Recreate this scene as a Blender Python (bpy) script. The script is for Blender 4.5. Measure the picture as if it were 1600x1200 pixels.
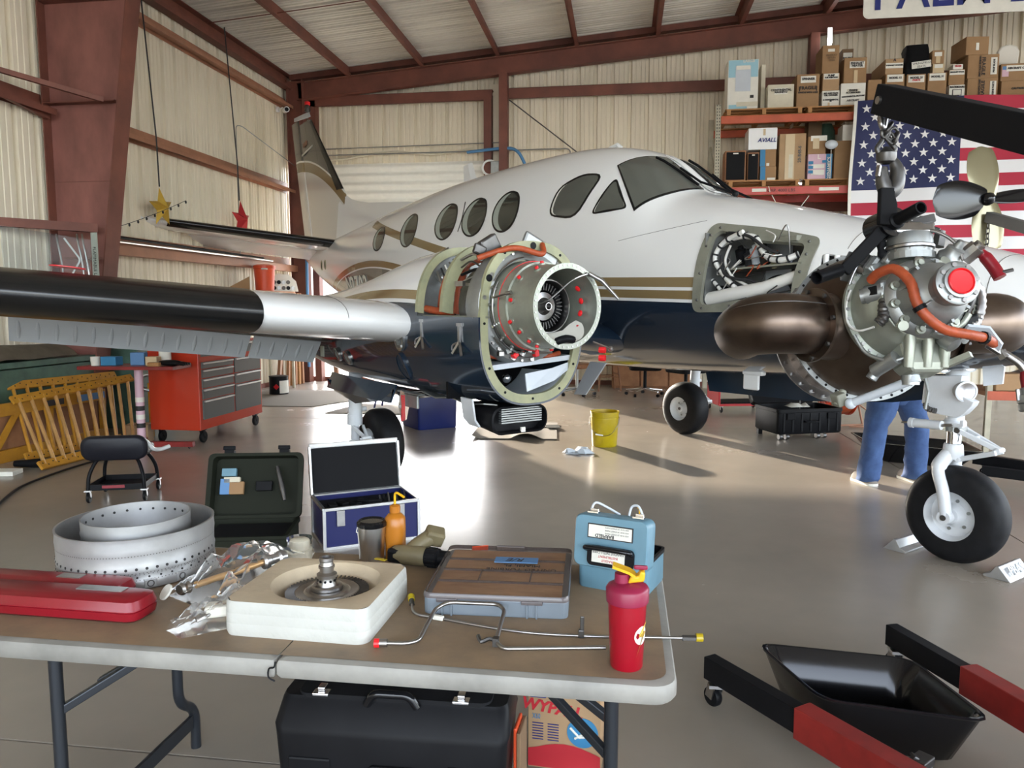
import bpy, math, random
from mathutils import Vector, Matrix, Euler, noise
random.seed(7)
R = math.radians
PI = math.pi
sc = bpy.context.scene
col = sc.collection
for o in list(bpy.data.objects):
    bpy.data.objects.remove(o)

# ------------------------------------------------------------------ camera
CAM_H = 1.5
PITCH = math.atan(125 / 1200.0)
YAW = math.atan(175 / 1200.0 * math.cos(PITCH))
cd = bpy.data.cameras.new('camera')
cd.sensor_fit = 'HORIZONTAL'
cd.sensor_width = 36.0
cd.lens = 27.0
cd.clip_start = 0.05
cd.clip_end = 500
cam = bpy.data.objects.new('camera', cd)
cam.location = (0, 0, CAM_H)
cam.rotation_euler = (PI / 2 - PITCH, 0, YAW)
col.objects.link(cam)
sc.camera = cam

# ------------------------------------------------------------------ world, sun, exposure
SUN_AZ = Vector((0.57, -0.82))          # direction the light travels over the floor
SUN_EL = R(13.8)
w = bpy.data.worlds.new('sky')
sc.world = w
w.use_nodes = True
nt = w.node_tree
bg = nt.nodes['Background']
sky = nt.nodes.new('ShaderNodeTexSky')
sky.sky_type = 'NISHITA'
sky.sun_disc = False
sky.sun_elevation = R(38)
sky.sun_rotation = math.atan2(-SUN_AZ.x, -SUN_AZ.y)
sky.air_density = 1.0
sky.dust_density = 3.0
sky.ozone_density = 1.0
hs = nt.nodes.new('ShaderNodeHueSaturation'); hs.inputs['Saturation'].default_value = 0.45
nt.links.new(sky.outputs[0], hs.inputs['Color']); nt.links.new(hs.outputs[0], bg.inputs[0])
bg.inputs[1].default_value = 0.57
sl = bpy.data.lights.new('sun', 'SUN')
sl.energy = 4.6
sl.angle = R(1.2)
sl.color = (1.0, 0.9, 0.76)
so = bpy.data.objects.new('sun', sl)
d = Vector((SUN_AZ.x, SUN_AZ.y, -math.tan(SUN_EL) * SUN_AZ.length))
so.rotation_euler = d.to_track_quat('-Z', 'Y').to_euler()
so.location = (-20, 30, 15)
col.objects.link(so)
sc.view_settings.view_transform = 'Standard'
sc.view_settings.look = 'None'
sc.view_settings.gamma = 1.0
sc.view_settings.use_curve_mapping = False
sc.view_settings.exposure = 2.05

# ------------------------------------------------------------------ helpers: placing
_fw = Vector((-math.sin(YAW) * math.cos(PITCH), math.cos(YAW) * math.cos(PITCH), -math.sin(PITCH)))
_rt = Vector((math.cos(YAW), math.sin(YAW), 0))
_up = _rt.cross(_fw)
_C = Vector((0, 0, CAM_H))
def sight(x, y):
    return _fw + _rt * ((x - 800) / 1200.0) - _up * ((y - 600) / 1200.0)
def at_z(x, y, z=0.0):
    d = sight(x, y); return _C + d * ((z - CAM_H) / d.z)
def at_x(x, y, X):
    d = sight(x, y); return _C + d * (X / d.x)
def at_y(x, y, Y):
    d = sight(x, y); return _C + d * (Y / d.y)
def at_d(x, y, t):
    return _C + sight(x, y) * t

# ------------------------------------------------------------------ helpers: mesh
class MB:
    def __init__(s):
        s.v = []; s.f = []; s.mi = []; s.cur = 0
    def add(s, vs, fs, M=None):
        b = len(s.v)
        if M is not None:
            vs = [M @ Vector(p) for p in vs]
        s.v += [tuple(p) for p in vs]
        s.f += [tuple(i + b for i in f) for f in fs]
        s.mi += [s.cur] * len(fs)
        return s
    def mat(s, i):
        s.cur = i; return s
    def box(s, c, size, rz=0, M=None, rot=None):
        x, y, z = [k / 2 for k in size]
        vs = [(-x,-y,-z),(x,-y,-z),(x,y,-z),(-x,y,-z),(-x,-y,z),(x,-y,z),(x,y,z),(-x,y,z)]
        T = Matrix.Translation(c)
        if rot: T = T @ Euler(rot).to_matrix().to_4x4()
        elif rz: T = T @ Matrix.Rotation(rz, 4, 'Z')
        if M is not None: T = M @ T
        return s.add(vs, [(0,3,2,1),(4,5,6,7),(0,1,5,4),(1,2,6,5),(2,3,7,6),(3,0,4,7)], T)
    def box2(s, a, b):
        return s.box([(i + j) / 2 for i, j in zip(a, b)], [abs(j - i) for i, j in zip(a, b)])
    def frust(s, c, s0, s1, h, M=None):
        "box whose bottom is s0 and whose top is s1"
        a, b = s0[0] / 2, s0[1] / 2; e, f = s1[0] / 2, s1[1] / 2
        vs = [(-a,-b,0),(a,-b,0),(a,b,0),(-a,b,0),(-e,-f,h),(e,-f,h),(e,f,h),(-e,f,h)]
        T = Matrix.Translation(c)
        if M is not None: T = M @ T
        return s.add(vs, [(0,3,2,1),(4,5,6,7),(0,1,5,4),(1,2,6,5),(2,3,7,6),(3,0,4,7)], T)
    def bar(s, p0, p1, w, h, up=(0, 0, 1)):
        p0 = Vector(p0); p1 = Vector(p1); d = (p1 - p0); L = d.length; d.normalize()
        u = Vector(up)
        if abs(d.dot(u)) > 0.99: u = Vector((0, 1, 0))
        r = d.cross(u).normalized(); u = r.cross(d)
        M = Matrix((( d.x, r.x, u.x, (p0.x + p1.x) / 2), (d.y, r.y, u.y, (p0.y + p1.y) / 2), (d.z, r.z, u.z, (p0.z + p1.z) / 2), (0, 0, 0, 1)))
        return s.box((0, 0, 0), (L, w, h), M=M)
    def lathe(s, prof, o=(0,0,0), ax=(0,0,1), n=24, a0=0.0, a1=2*PI, M=None):
        "profile of (radius, distance along the axis)"
        ax = Vector(ax).normalized(); o = Vector(o)
        t = Vector((1, 0, 0)) if abs(ax.x) < 0.9 else Vector((0, 1, 0))
        u = ax.cross(t).normalized(); w_ = ax.cross(u)
        full = abs(a1 - a0 - 2 * PI) < 1e-6
        m = n if full else n + 1
        vs = []; fs = []; idx = []
        for r, h in prof:
            if r < 1e-7:
                idx.append([len(vs)] * m); vs.append(o + ax * h)
            else:
                row = []
                for k in range(m):
                    a = a0 + (a1 - a0) * k / n
                    row.append(len(vs)); vs.append(o + ax * h + (u * math.cos(a) + w_ * math.sin(a)) * r)
                idx.append(row)
        for i in range(len(prof) - 1):
            for k in range(n):
                k2 = (k + 1) % m
                q = [idx[i][k], idx[i][k2], idx[i+1][k2], idx[i+1][k]]
                q2 = []
                for e in q:
                    if e not in q2: q2.append(e)
                if len(q2) > 2: fs.append(tuple(q2))
        return s.add(vs, fs, M)
    def cyl(s, p0, p1, r0, r1=None, n=16, caps=True):
        p0 = Vector(p0); p1 = Vector(p1); L = (p1 - p0).length
        if r1 is None: r1 = r0
        pr = [(r0, 0), (r1, L)]
        if caps: pr = [(0, 0)] + pr + [(0, L)]
        return s.lathe(pr, p0, p1 - p0, n)
    def ring(s, o, ax, ro, ri, t, n=32):
        "flat washer of thickness t"
        return s.lathe([(ri, 0), (ro, 0), (ro, t), (ri, t), (ri, 0)], o, ax, n)
    def torus(s, o, ax, Rr, r, n=32, m=10, a0=0.0, a1=2*PI):
        return s.lathe([(Rr + r * math.cos(2*PI*k/m), r * math.sin(2*PI*k/m)) for k in range(m + 1)], o, ax, n, a0, a1)
    def sphere(s, c, r, n=14, m=9, sx=1, sy=1, sz=1):
        M = Matrix.Translation(c) @ Matrix.Diagonal((sx, sy, sz, 1))
        return s.lathe([(r * math.sin(PI*k/m), -r * math.cos(PI*k/m)) for k in range(m + 1)], (0,0,0), (0,0,1), n, M=M)
    def tube(s, pts, r, n=8, closed=False, caps=True):
        "round tube along points; r a number or a list"
        P = [Vector(p) for p in pts]; N = len(P)
        rs = r if isinstance(r, (list, tuple)) else [r] * N
        vs = []; fs = []
        prev = None
        for i in range(N):
            if closed: t = P[(i+1) % N] - P[i-1]
            else: t = P[min(i+1, N-1)] - P[max(i-1, 0)]
            if t.length < 1e-9: t = Vector((0, 0, 1))
            t.normalize()
            if prev is None:
                q = Vector((0, 0, 1)) if abs(t.z) < 0.9 else Vector((1, 0, 0))
                u = t.cross(q).normalized()
            else:
                u = prev - t * prev.dot(t)
                if u.length < 1e-6: u = t.orthogonal()
                u.normalize()
            prev = u; w_ = t.cross(u)
            for k in range(n):
                a = 2 * PI * k / n
                vs.append(P[i] + (u * math.cos(a) + w_ * math.sin(a)) * rs[i])
        for i in range(N if closed else N - 1):
            j = (i + 1) % N
            for k in range(n):
                k2 = (k + 1) % n
                fs.append((i*n+k, i*n+k2, j*n+k2, j*n+k))
        if caps and not closed:
            fs.append(tuple(range(n))[::-1]); fs.append(tuple((N-1)*n + k for k in range(n)))
        return s.add(vs, fs)
    def prism(s, poly, h, M=None, z0=0.0):
        "polygon in xy pushed up by h"
        n = len(poly)
        vs = [(x, y, z0) for x, y in poly] + [(x, y, z0 + h) for x, y in poly]
        fs = [tuple(range(n))[::-1], tuple(range(n, 2*n))] + [(i, (i+1) % n, n + (i+1) % n, n + i) for i in range(n)]
        return s.add(vs, fs, M)
    def loft(s, secs, closed=True, cap=(True, True)):
        "list of rings with the same number of points"
        n = len(secs[0]); vs = [p for sec in secs for p in sec]; fs = []
        for i in range(len(secs) - 1):
            for k in range(n if closed else n - 1):
                k2 = (k + 1) % n
                fs.append((i*n+k, i*n+k2, (i+1)*n+k2, (i+1)*n+k))
        if cap[0]: fs.append(tuple(range(n))[::-1])
        if cap[1]: fs.append(tuple((len(secs)-1)*n + k for k in range(n)))
        return s.add(vs, fs)
    def sheet(s, rows, t=0.0, nrm=None):
        "grid of points; with t a second skin is laid behind it and the rim closed"
        m = len(rows[0]); n = len(rows)
        vs = [Vector(p) for r_ in rows for p in r_]
        fs = [(i*m+k, i*m+k+1, (i+1)*m+k+1, (i+1)*m+k) for i in range(n-1) for k in range(m-1)]
        if t:
            ns = [Vector((0,0,0)) for _ in vs]
            for f in fs:
                a = (vs[f[1]] - vs[f[0]]).cross(vs[f[3]] - vs[f[0]])
                for i in f: ns[i] += a
            N = len(vs)
            back = [v - nn.normalized() * t if nn.length > 0 else v for v, nn in zip(vs, ns)]
            fs2 = [tuple(i + N for i in f[::-1]) for f in fs]
            rim = [k for k in range(m)] + [i*m+m-1 for i in range(1, n)] + [(n-1)*m+k for k in range(m-2, -1, -1)] + [i*m for i in range(n-2, 0, -1)]
            fr = [(rim[i], rim[i] + N, rim[(i+1) % len(rim)] + N, rim[(i+1) % len(rim)]) for i in range(len(rim))]
            vs = vs + back; fs = fs + fs2 + fr
        return s.add(vs, fs)
    def rbox(s, c, size, r, M=None, n=4):
        "box with rounded upright edges"
        x, y = size[0] / 2, size[1] / 2
        poly = rrect(x * 2, y * 2, r, n)
        T = Matrix.Translation((c[0], c[1], c[2] - size[2] / 2))
        if M is not None: T = M @ T
        return s.prism(poly, size[2], T)
    def build(s, name, mat, parent=None, smooth=None, bevel=0.0, loc=None, rot=None, seg=2, sub=0):
        me = bpy.data.meshes.new(name)
        me.from_pydata(s.v, [], s.f)
        mats = mat if isinstance(mat, (list, tuple)) else [mat]
        for m in mats:
            me.materials.append(MAT[m] if isinstance(m, str) else m)
        if len(mats) > 1:
            me.polygons.foreach_set('material_index', s.mi)
        me.update()
        if smooth is not None:
            me.polygons.foreach_set('use_smooth', [True] * len(me.polygons))
            me.set_sharp_from_angle(angle=R(smooth))
        o = bpy.data.objects.new(name, me)
        col.objects.link(o)
        if parent is not None: o.parent = parent
        if loc is not None: o.location = loc
        if rot is not None: o.rotation_euler = rot
        if bevel:
            b = o.modifiers.new('bevel', 'BEVEL'); b.width = bevel; b.segments = seg; b.limit_method = 'ANGLE'; b.angle_limit = R(40)
        if sub:
            b = o.modifiers.new('sub', 'SUBSURF'); b.levels = sub; b.render_levels = sub
        return o

def rrect(w_, h_, r, n=4):
    "rounded rectangle, counter-clockwise"
    pts = []
    for cx, cy, a in ((w_/2-r, h_/2-r, 0), (-w_/2+r, h_/2-r, 90), (-w_/2+r, -h_/2+r, 180), (w_/2-r, -h_/2+r, 270)):
        for k in range(n + 1):
            t = R(a + 90 * k / n)
            pts.append((cx + r * math.cos(t), cy + r * math.sin(t)))
    return pts
def smooth_path(pts, k=6):
    "Catmull-Rom through the points"
    P = [Vector(p) for p in pts]; out = []
    for i in range(len(P) - 1):
        p0 = P[max(i-1, 0)]; p1 = P[i]; p2 = P[i+1]; p3 = P[min(i+2, len(P)-1)]
        for j in range(k):
            t = j / k
            out.append(0.5 * ((2*p1) + (p2-p0)*t + (2*p0-5*p1+4*p2-p3)*t*t + (3*p1-p0-3*p2+p3)*t**3))
    out.append(P[-1]); return out
def bend_path(pts, r, k=5):
    "polyline with rounded corners of radius r"
    P = [Vector(p) for p in pts]; out = [P[0]]
    for i in range(1, len(P) - 1):
        a = (P[i-1] - P[i]); b = (P[i+1] - P[i])
        q = min(r, a.length * 0.45, b.length * 0.45)
        a = P[i] + a.normalized() * q; b = P[i] + b.normalized() * q
        for j in range(k + 1):
            t = j / k
            out.append(a * (1-t)**2 + P[i] * 2*t*(1-t) + b * t*t)
    out.append(P[-1]); return out
def frame(o, x, y=None, z=None):
    "matrix whose columns are the given axes"
    x = Vector(x).normalized()
    if z is not None:
        z = Vector(z).normalized(); y_ = z.cross(x).normalized(); z_ = x.cross(y_)
    else:
        y_ = Vector(y).normalized(); z_ = x.cross(y_).normalized(); y_ = z_.cross(x)
    return Matrix(((x.x, y_.x, z_.x, o[0]), (x.y, y_.y, z_.y, o[1]), (x.z, y_.z, z_.z, o[2]), (0, 0, 0, 1)))

def tag(o, label=None, cat=None, group=None, kind=None):
    if label: o['label'] = label
    if cat: o['category'] = cat
    if group: o['group'] = group
    if kind: o['kind'] = kind
    return o
def thing(name, label, cat, loc=(0, 0, 0), rz=0.0, group=None):
    o = bpy.data.objects.new(name, None)
    o.empty_display_size = 0.1
    o.location = loc; o.rotation_euler = (0, 0, rz)
    col.objects.link(o)
    return tag(o, label, cat, group)
def struct(o):
    o['kind'] = 'structure'; return o
def copy_tree(o, parent=None):
    c = o.copy(); col.objects.link(c); c.parent = parent
    for ch in [k for k in bpy.data.objects if k.parent is o]:
        copy_tree(ch, c)
    return c
_dg = None
def text_mesh(txt, size, depth=0.0015, align='CENTER', shear=0.0, bold=0.0, sx=1.0):
    cu = bpy.data.curves.new('txt', 'FONT')
    cu.body = txt; cu.size = size; cu.extrude = depth; cu.align_x = align; cu.align_y = 'CENTER'
    cu.shear = shear; cu.offset = bold; cu.resolution_u = 2
    o = bpy.data.objects.new('txt', cu); col.objects.link(o)
    bpy.context.view_layer.update()
    dg = bpy.context.evaluated_depsgraph_get()
    me = bpy.data.meshes.new_from_object(o.evaluated_get(dg))
    bpy.data.objects.remove(o); bpy.data.curves.remove(cu)
    if sx != 1.0:
        for v in me.vertices: v.co.x *= sx
    return me
def lettering(txt, size, M, mat, parent, name='lettering', **kw):
    "flat print: letters in the xy plane of M"
    me = text_mesh(txt, size, **kw)
    me.transform(M); me.materials.clear(); me.materials.append(MAT[mat])
    o = bpy.data.objects.new(name, me); col.objects.link(o); o.parent = parent
    return o

# ------------------------------------------------------------------ materials
MAT = {}
def mat(name, c, rough=0.5, metal=0.0, var=0.0, scale=8.0, bump=0.0, bscale=40.0, c2=None, coat=0.0, alpha=1.0, trans=0.0, emit=0.0, stretch=None, detail=4.0, rvar=0.0, ior=1.45):
    m = bpy.data.materials.new(name); m.use_nodes = True
    t = m.node_tree; b = t.nodes['Principled BSDF']
    b.inputs['Base Color'].default_value = (*c, 1)
    b.inputs['Roughness'].default_value = rough
    b.inputs['Metallic'].default_value = metal
    b.inputs['IOR'].default_value = ior
    if coat: b.inputs['Coat Weight'].default_value = coat; b.inputs['Coat Roughness'].default_value = 0.08
    if alpha < 1: b.inputs['Alpha'].default_value = alpha
    if trans: b.inputs['Transmission Weight'].default_value = trans
    if emit:
        b.inputs['Emission Color'].default_value = (*c, 1); b.inputs['Emission Strength'].default_value = emit
    if var or bump or rvar:
        tc = t.nodes.new('ShaderNodeTexCoord'); src = tc.outputs['Object']
        if stretch:
            mp = t.nodes.new('ShaderNodeMapping'); mp.inputs['Scale'].default_value = stretch
            t.links.new(src, mp.inputs[0]); src = mp.outputs[0]
        nz = t.nodes.new('ShaderNodeTexNoise'); nz.inputs['Scale'].default_value = scale; nz.inputs['Detail'].default_value = detail
        nz.inputs['Roughness'].default_value = 0.6
        t.links.new(src, nz.inputs['Vector'])
        if var:
            rp = t.nodes.new('ShaderNodeValToRGB')
            rp.color_ramp.elements[0].position = 0.3; rp.color_ramp.elements[1].position = 0.7
            d_ = c2 if c2 else tuple(k * (1 - var) for k in c)
            e_ = c if c2 else tuple(min(1, k * (1 + var * 0.6)) for k in c)
            rp.color_ramp.elements[0].color = (*d_, 1); rp.color_ramp.elements[1].color = (*e_, 1)
            t.links.new(nz.outputs['Fac'], rp.inputs[0]); t.links.new(rp.outputs[0], b.inputs['Base Color'])
        if rvar:
            mr = t.nodes.new('ShaderNodeMapRange'); mr.inputs[3].default_value = max(0.02, rough - rvar); mr.inputs[4].default_value = min(1, rough + rvar)
            t.links.new(nz.outputs['Fac'], mr.inputs[0]); t.links.new(mr.outputs[0], b.inputs['Roughness'])
        if bump:
            n2 = t.nodes.new('ShaderNodeTexNoise'); n2.inputs['Scale'].default_value = bscale; n2.inputs['Detail'].default_value = 3
            t.links.new(src, n2.inputs['Vector'])
            bp = t.nodes.new('ShaderNodeBump'); bp.inputs['Strength'].default_value = bump; bp.inputs['Distance'].default_value = 0.01
            t.links.new(n2.outputs['Fac'], bp.inputs['Height']); t.links.new(bp.outputs[0], b.inputs['Normal'])
    MAT[name] = m
    return m
mat('floor', (0.325, 0.28, 0.228), 0.25, var=0.2, scale=0.7, bump=0.035, bscale=9, rvar=0.09, detail=7, c2=(0.25, 0.22, 0.182))
mat('joint', (0.02, 0.017, 0.013), 0.8)
mat('apron', (0.40, 0.385, 0.345), 0.8, var=0.1, scale=1.0)
mat('siding', (0.78, 0.70, 0.55), 0.5, var=0.06, scale=1.5, stretch=(1, 1, 0.35), c2=(0.70, 0.63, 0.49))
mat('roofing', (0.76, 0.73, 0.64), 0.5, var=0.15, scale=1.2, c2=(0.6, 0.57, 0.5), stretch=(0.3, 2, 2))
mat('oxide', (0.20, 0.068, 0.045), 0.55, var=0.3, scale=2.5, bump=0.03, c2=(0.12, 0.042, 0.03))
mat('oxide_pink', (0.27, 0.105, 0.085), 0.55, var=0.3, scale=2.2, stretch=(1.5, 1.5, 0.7), c2=(0.165, 0.065, 0.052), bump=0.04, bscale=18)
mat('oxide_light', (0.36, 0.17, 0.10), 0.45, var=0.2, scale=3)
mat('curtain', (0.88, 0.86, 0.78), 0.4, var=0.05)
mat('white', (0.78, 0.785, 0.77), 0.3, var=0.03, scale=2)
mat('paint_white', (0.80, 0.80, 0.785), 0.16, coat=0.5, var=0.035, scale=1.2)
mat('paint_navy', (0.012, 0.024, 0.042), 0.14, coat=0.6, var=0.2, scale=3)
mat('paint_gold', (0.235, 0.165, 0.075), 0.25, coat=0.4, metal=0.2)
mat('paint_grey', (0.20, 0.19, 0.175), 0.2, coat=0.4, var=0.15, scale=5)
mat('fin_grey', (0.075, 0.075, 0.07), 0.25, coat=0.3, var=0.2, scale=6)
mat('boot', (0.010, 0.010, 0.010), 0.22, var=0.2, scale=4)
mat('rubber', (0.010, 0.010, 0.011), 0.55, var=0.3, scale=20, bump=0.02, ior=1.28)
mat('black', (0.008, 0.008, 0.009), 0.42, var=0.2, scale=10, ior=1.2)
mat('black_matt', (0.008, 0.008, 0.009), 0.75, bump=0.05, bscale=120, ior=1.25)
mat('black_gloss', (0.006, 0.006, 0.007), 0.12)
mat('aluminium', (0.62, 0.62, 0.61), 0.32, metal=1.0, var=0.12, scale=10)
mat('alu_grey', (0.31, 0.32, 0.31), 0.4, metal=0.75, var=0.18, scale=9)
mat('alu_green', (0.335, 0.35, 0.295), 0.40, metal=0.6, var=0.15, scale=9)
mat('chrome', (0.8, 0.8, 0.8), 0.1, metal=1.0)
mat('steel', (0.42, 0.41, 0.40), 0.3, metal=1.0, var=0.2, scale=14)
mat('steel_dark', (0.13, 0.125, 0.12), 0.4, metal=0.9, var=0.25, scale=12)
mat('bronze_steel', (0.185, 0.14, 0.108), 0.33, metal=0.95, var=0.4, scale=4.5, c2=(0.10, 0.074, 0.06), rvar=0.08)
mat('chromate', (0.37, 0.36, 0.21), 0.5, var=0.3, scale=9, c2=(0.26, 0.27, 0.17))
mat('chromate_grey', (0.25, 0.25, 0.20), 0.5, metal=0.2, var=0.2, scale=8)
mat('gear_white', (0.66, 0.68, 0.70), 0.3, coat=0.2, var=0.06, scale=10)
mat('panel_grey', (0.52, 0.56, 0.60), 0.35, coat=0.1, var=0.06, scale=4)
mat('hose', (0.36, 0.065, 0.02), 0.45, var=0.25, scale=30, bump=0.1, bscale=150)
mat('red', (0.50, 0.012, 0.018), 0.35)
mat('red_cap', (0.75, 0.015, 0.02), 0.35)
mat('red_tool', (0.21, 0.006, 0.013), 0.3, var=0.12, scale=6, bump=0.02, bscale=150)
mat('red_chest', (0.45, 0.032, 0.010), 0.3, coat=0.3)
mat('glass', (0.045, 0.05, 0.04), 0.04, coat=0.3, ior=1.5)
mat('glass_ws', (0.10, 0.105, 0.09), 0.04, coat=0.3, ior=1.5)
mat('glass_clear', (0.9, 0.95, 0.93), 0.02, trans=1.0, ior=1.05)
mat('glass_tint', (0.33, 0.34, 0.28), 0.03, trans=0.85, ior=1.1)
mat('seal', (0.34, 0.37, 0.32), 0.6)
mat('cardboard', (0.33, 0.195, 0.092), 0.75, var=0.14, scale=3, c2=(0.27, 0.155, 0.072))
mat('cardboard_b', (0.40, 0.255, 0.135), 0.75, var=0.14, scale=3)
mat('cardboard_d', (0.19, 0.115, 0.06), 0.75, var=0.14, scale=3)
mat('paper', (0.72, 0.70, 0.62), 0.8, var=0.06)
mat('paper_old', (0.62, 0.57, 0.44), 0.8, var=0.15, scale=3)
mat('tape', (0.55, 0.42, 0.25), 0.3)
mat('ink', (0.02, 0.018, 0.018), 0.6)
mat('ink_soft', (0.12, 0.11, 0.10), 0.6)
mat('ink_blue', (0.012, 0.022, 0.16), 0.6)
mat('ink_cyan', (0.035, 0.19, 0.36), 0.6)
mat('ink_red', (0.48, 0.02, 0.03), 0.6)
mat('sky_blue_print', (0.30, 0.52, 0.60), 0.6)
mat('pink_print', (0.60, 0.40, 0.47), 0.6)
mat('rack_orange', (0.46, 0.085, 0.032), 0.45, var=0.2, scale=5)
mat('rack_red', (0.46, 0.06, 0.045), 0.45, var=0.15, scale=5)
mat('rack_post', (0.42, 0.38, 0.28), 0.5, var=0.2, scale=6)
mat('pallet', (0.40, 0.20, 0.075), 0.75, var=0.25, scale=5, stretch=(1, 8, 8))
mat('wood', (0.24, 0.10, 0.04), 0.5, var=0.3, scale=5)
mat('plank', (0.32, 0.15, 0.07), 0.7, var=0.3, scale=4)
mat('flag_red', (0.36, 0.012, 0.035), 0.7)
mat('flag_white', (0.68, 0.67, 0.67), 0.7)
mat('flag_blue', (0.014, 0.018, 0.075), 0.7)
mat('denim', (0.055, 0.105, 0.24), 0.85, var=0.35, scale=9, c2=(0.03, 0.06, 0.155), bump=0.5, bscale=14)
mat('shoe', (0.20, 0.17, 0.14), 0.7, var=0.2, scale=20)
mat('skin', (0.42, 0.23, 0.16), 0.5)
mat('shirt', (0.06, 0.07, 0.1), 0.8)
mat('yellow_plastic', (0.42, 0.31, 0.008), 0.32, var=0.12, scale=7)
mat('amber', (0.40, 0.14, 0.012), 0.3)
mat('yellow', (0.72, 0.40, 0.01), 0.4)
mat('yellow_paint', (0.52, 0.25, 0.022), 0.45, var=0.25, scale=6, c2=(0.36, 0.16, 0.02))
mat('copper_tube', (0.62, 0.36, 0.14), 0.32, metal=0.5, var=0.2, scale=8)
mat('green_paint', (0.068, 0.13, 0.095), 0.5, var=0.35, scale=5)
mat('tarp', (0.115, 0.095, 0.065), 0.8, var=0.3, scale=5, bump=0.2, bscale=12)
mat('blue_plastic', (0.006, 0.014, 0.10), 0.35, var=0.15, scale=5)
mat('blue_case', (0.004, 0.007, 0.075), 0.4)
mat('barfield', (0.12, 0.235, 0.30), 0.36, var=0.12, scale=9, bump=0.03, bscale=120)
mat('foam', (0.50, 0.50, 0.46), 0.85, var=0.06, scale=6, bump=0.18, bscale=60)
mat('foam_top', (0.52, 0.42, 0.29), 0.85, var=0.16, scale=5, bump=0.18, bscale=60)
mat('table_top', (0.32, 0.22, 0.13), 0.55, var=0.28, scale=5, bump=0.05, bscale=60, c2=(0.17, 0.125, 0.085), detail=9)
mat('table_edge', (0.27, 0.26, 0.235), 0.5, var=0.28, scale=6, bump=0.06, bscale=40)
mat('table_leg', (0.022, 0.025, 0.03), 0.35, metal=0.3)
mat('zinc', (0.40, 0.40, 0.395), 0.4, metal=0.6, var=0.14, scale=9, bump=0.02)
mat('clear_bag', (0.94, 0.93, 0.91), 0.1, trans=0.96, ior=1.08)
mat('clear_smoke', (0.88, 0.80, 0.75), 0.08, trans=0.97, ior=1.03)
mat('case_grey', (0.17, 0.20, 0.23), 0.4)
mat('case_lid', (0.12, 0.105, 0.105), 0.2)
mat('plywood', (0.52, 0.35, 0.2), 0.65, var=0.3, scale=7, c2=(0.30, 0.18, 0.10), stretch=(1, 3, 1), detail=6)
mat('masking_blue', (0.10, 0.22, 0.42), 0.6)
mat('olive', (0.014, 0.016, 0.010), 0.7, ior=1.25)
mat('drill_olive', (0.16, 0.13, 0.07), 0.5, var=0.15, scale=20)
mat('shaker', (0.30, 0.004, 0.014), 0.3)
mat('shaker_lid', (0.24, 0.012, 0.045), 0.35)
mat('carpet', (0.21, 0.185, 0.15), 0.95, bump=0.3, bscale=90)
mat('carpet_dark', (0.10, 0.095, 0.09), 0.95, bump=0.3, bscale=90)
mat('star_gold', (0.55, 0.35, 0.05), 0.35, metal=0.4)
mat('star_red', (0.45, 0.025, 0.03), 0.35, metal=0.3)
mat('acrylic', (0.85, 0.9, 0.92), 0.05, trans=0.96, ior=1.05)
mat('lamp_glow', (1.0, 0.98, 0.95), 0.4, emit=9.0)
mat('prop_gold', (0.20, 0.175, 0.10), 0.2, metal=0.6, coat=0.4)
mat('hoist_red', (0.21, 0.016, 0.013), 0.4, var=0.25, scale=8)
mat('blue_hose', (0.08, 0.22, 0.42), 0.5)
mat('vinyl', (0.008, 0.008, 0.012), 0.45, ior=1.35)
mat('drawer_grey', (0.10, 0.10, 0.095), 0.45)
mat('wire_white', (0.72, 0.71, 0.67), 0.45)
mat('wire_black', (0.02, 0.02, 0.022), 0.45)
mat('orange_bucket', (0.62, 0.07, 0.02), 0.4)
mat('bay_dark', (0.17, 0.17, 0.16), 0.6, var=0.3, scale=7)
mat('cushion', (0.65, 0.62, 0.55), 0.7)
mat('bright_wall', (0.5, 0.49, 0.46), 0.7)
# ================================================================== the hangar
XW, YB, XE, YF = -6.4, 14.4, 11.0, -9.0
RS = 0.08                                            # roof slope, rising to the right
def roof_z(X): return 5.78 + (X + 6.4) * RS          # underside of the roof sheet at X

# floor: concrete slabs with saw-cut joints between them
fb = MB().box2((XW, YF, -0.30), (XE, YB, -0.012)).build('floor', 'joint'); struct(fb)
xs = [XW, -4.8, -1.14, 2.52, 6.18, XE]; ys = [YF, 2.24, 9.56, YB]
for i in range(len(xs) - 1):
    if i in (0, 1): continue
    for j in range(len(ys) - 1):
        x0 = xs[i] if i > 2 else XW
        MB().box2((x0 + (0 if x0 == XW else .0045), ys[j] + .0045, -0.012), (xs[i+1] - .0045, ys[j+1] - .0045, 0)).build('slab', 'floor', fb)
a = MB().box2((-80, YB + .001, -0.3), (80, 90, -0.02)).build('ground_rear', 'apron'); struct(a)
a = MB().box2((-80, -80, -0.3), (80, YF - .001, -0.02)).build('ground_front', 'apron'); struct(a)

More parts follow.
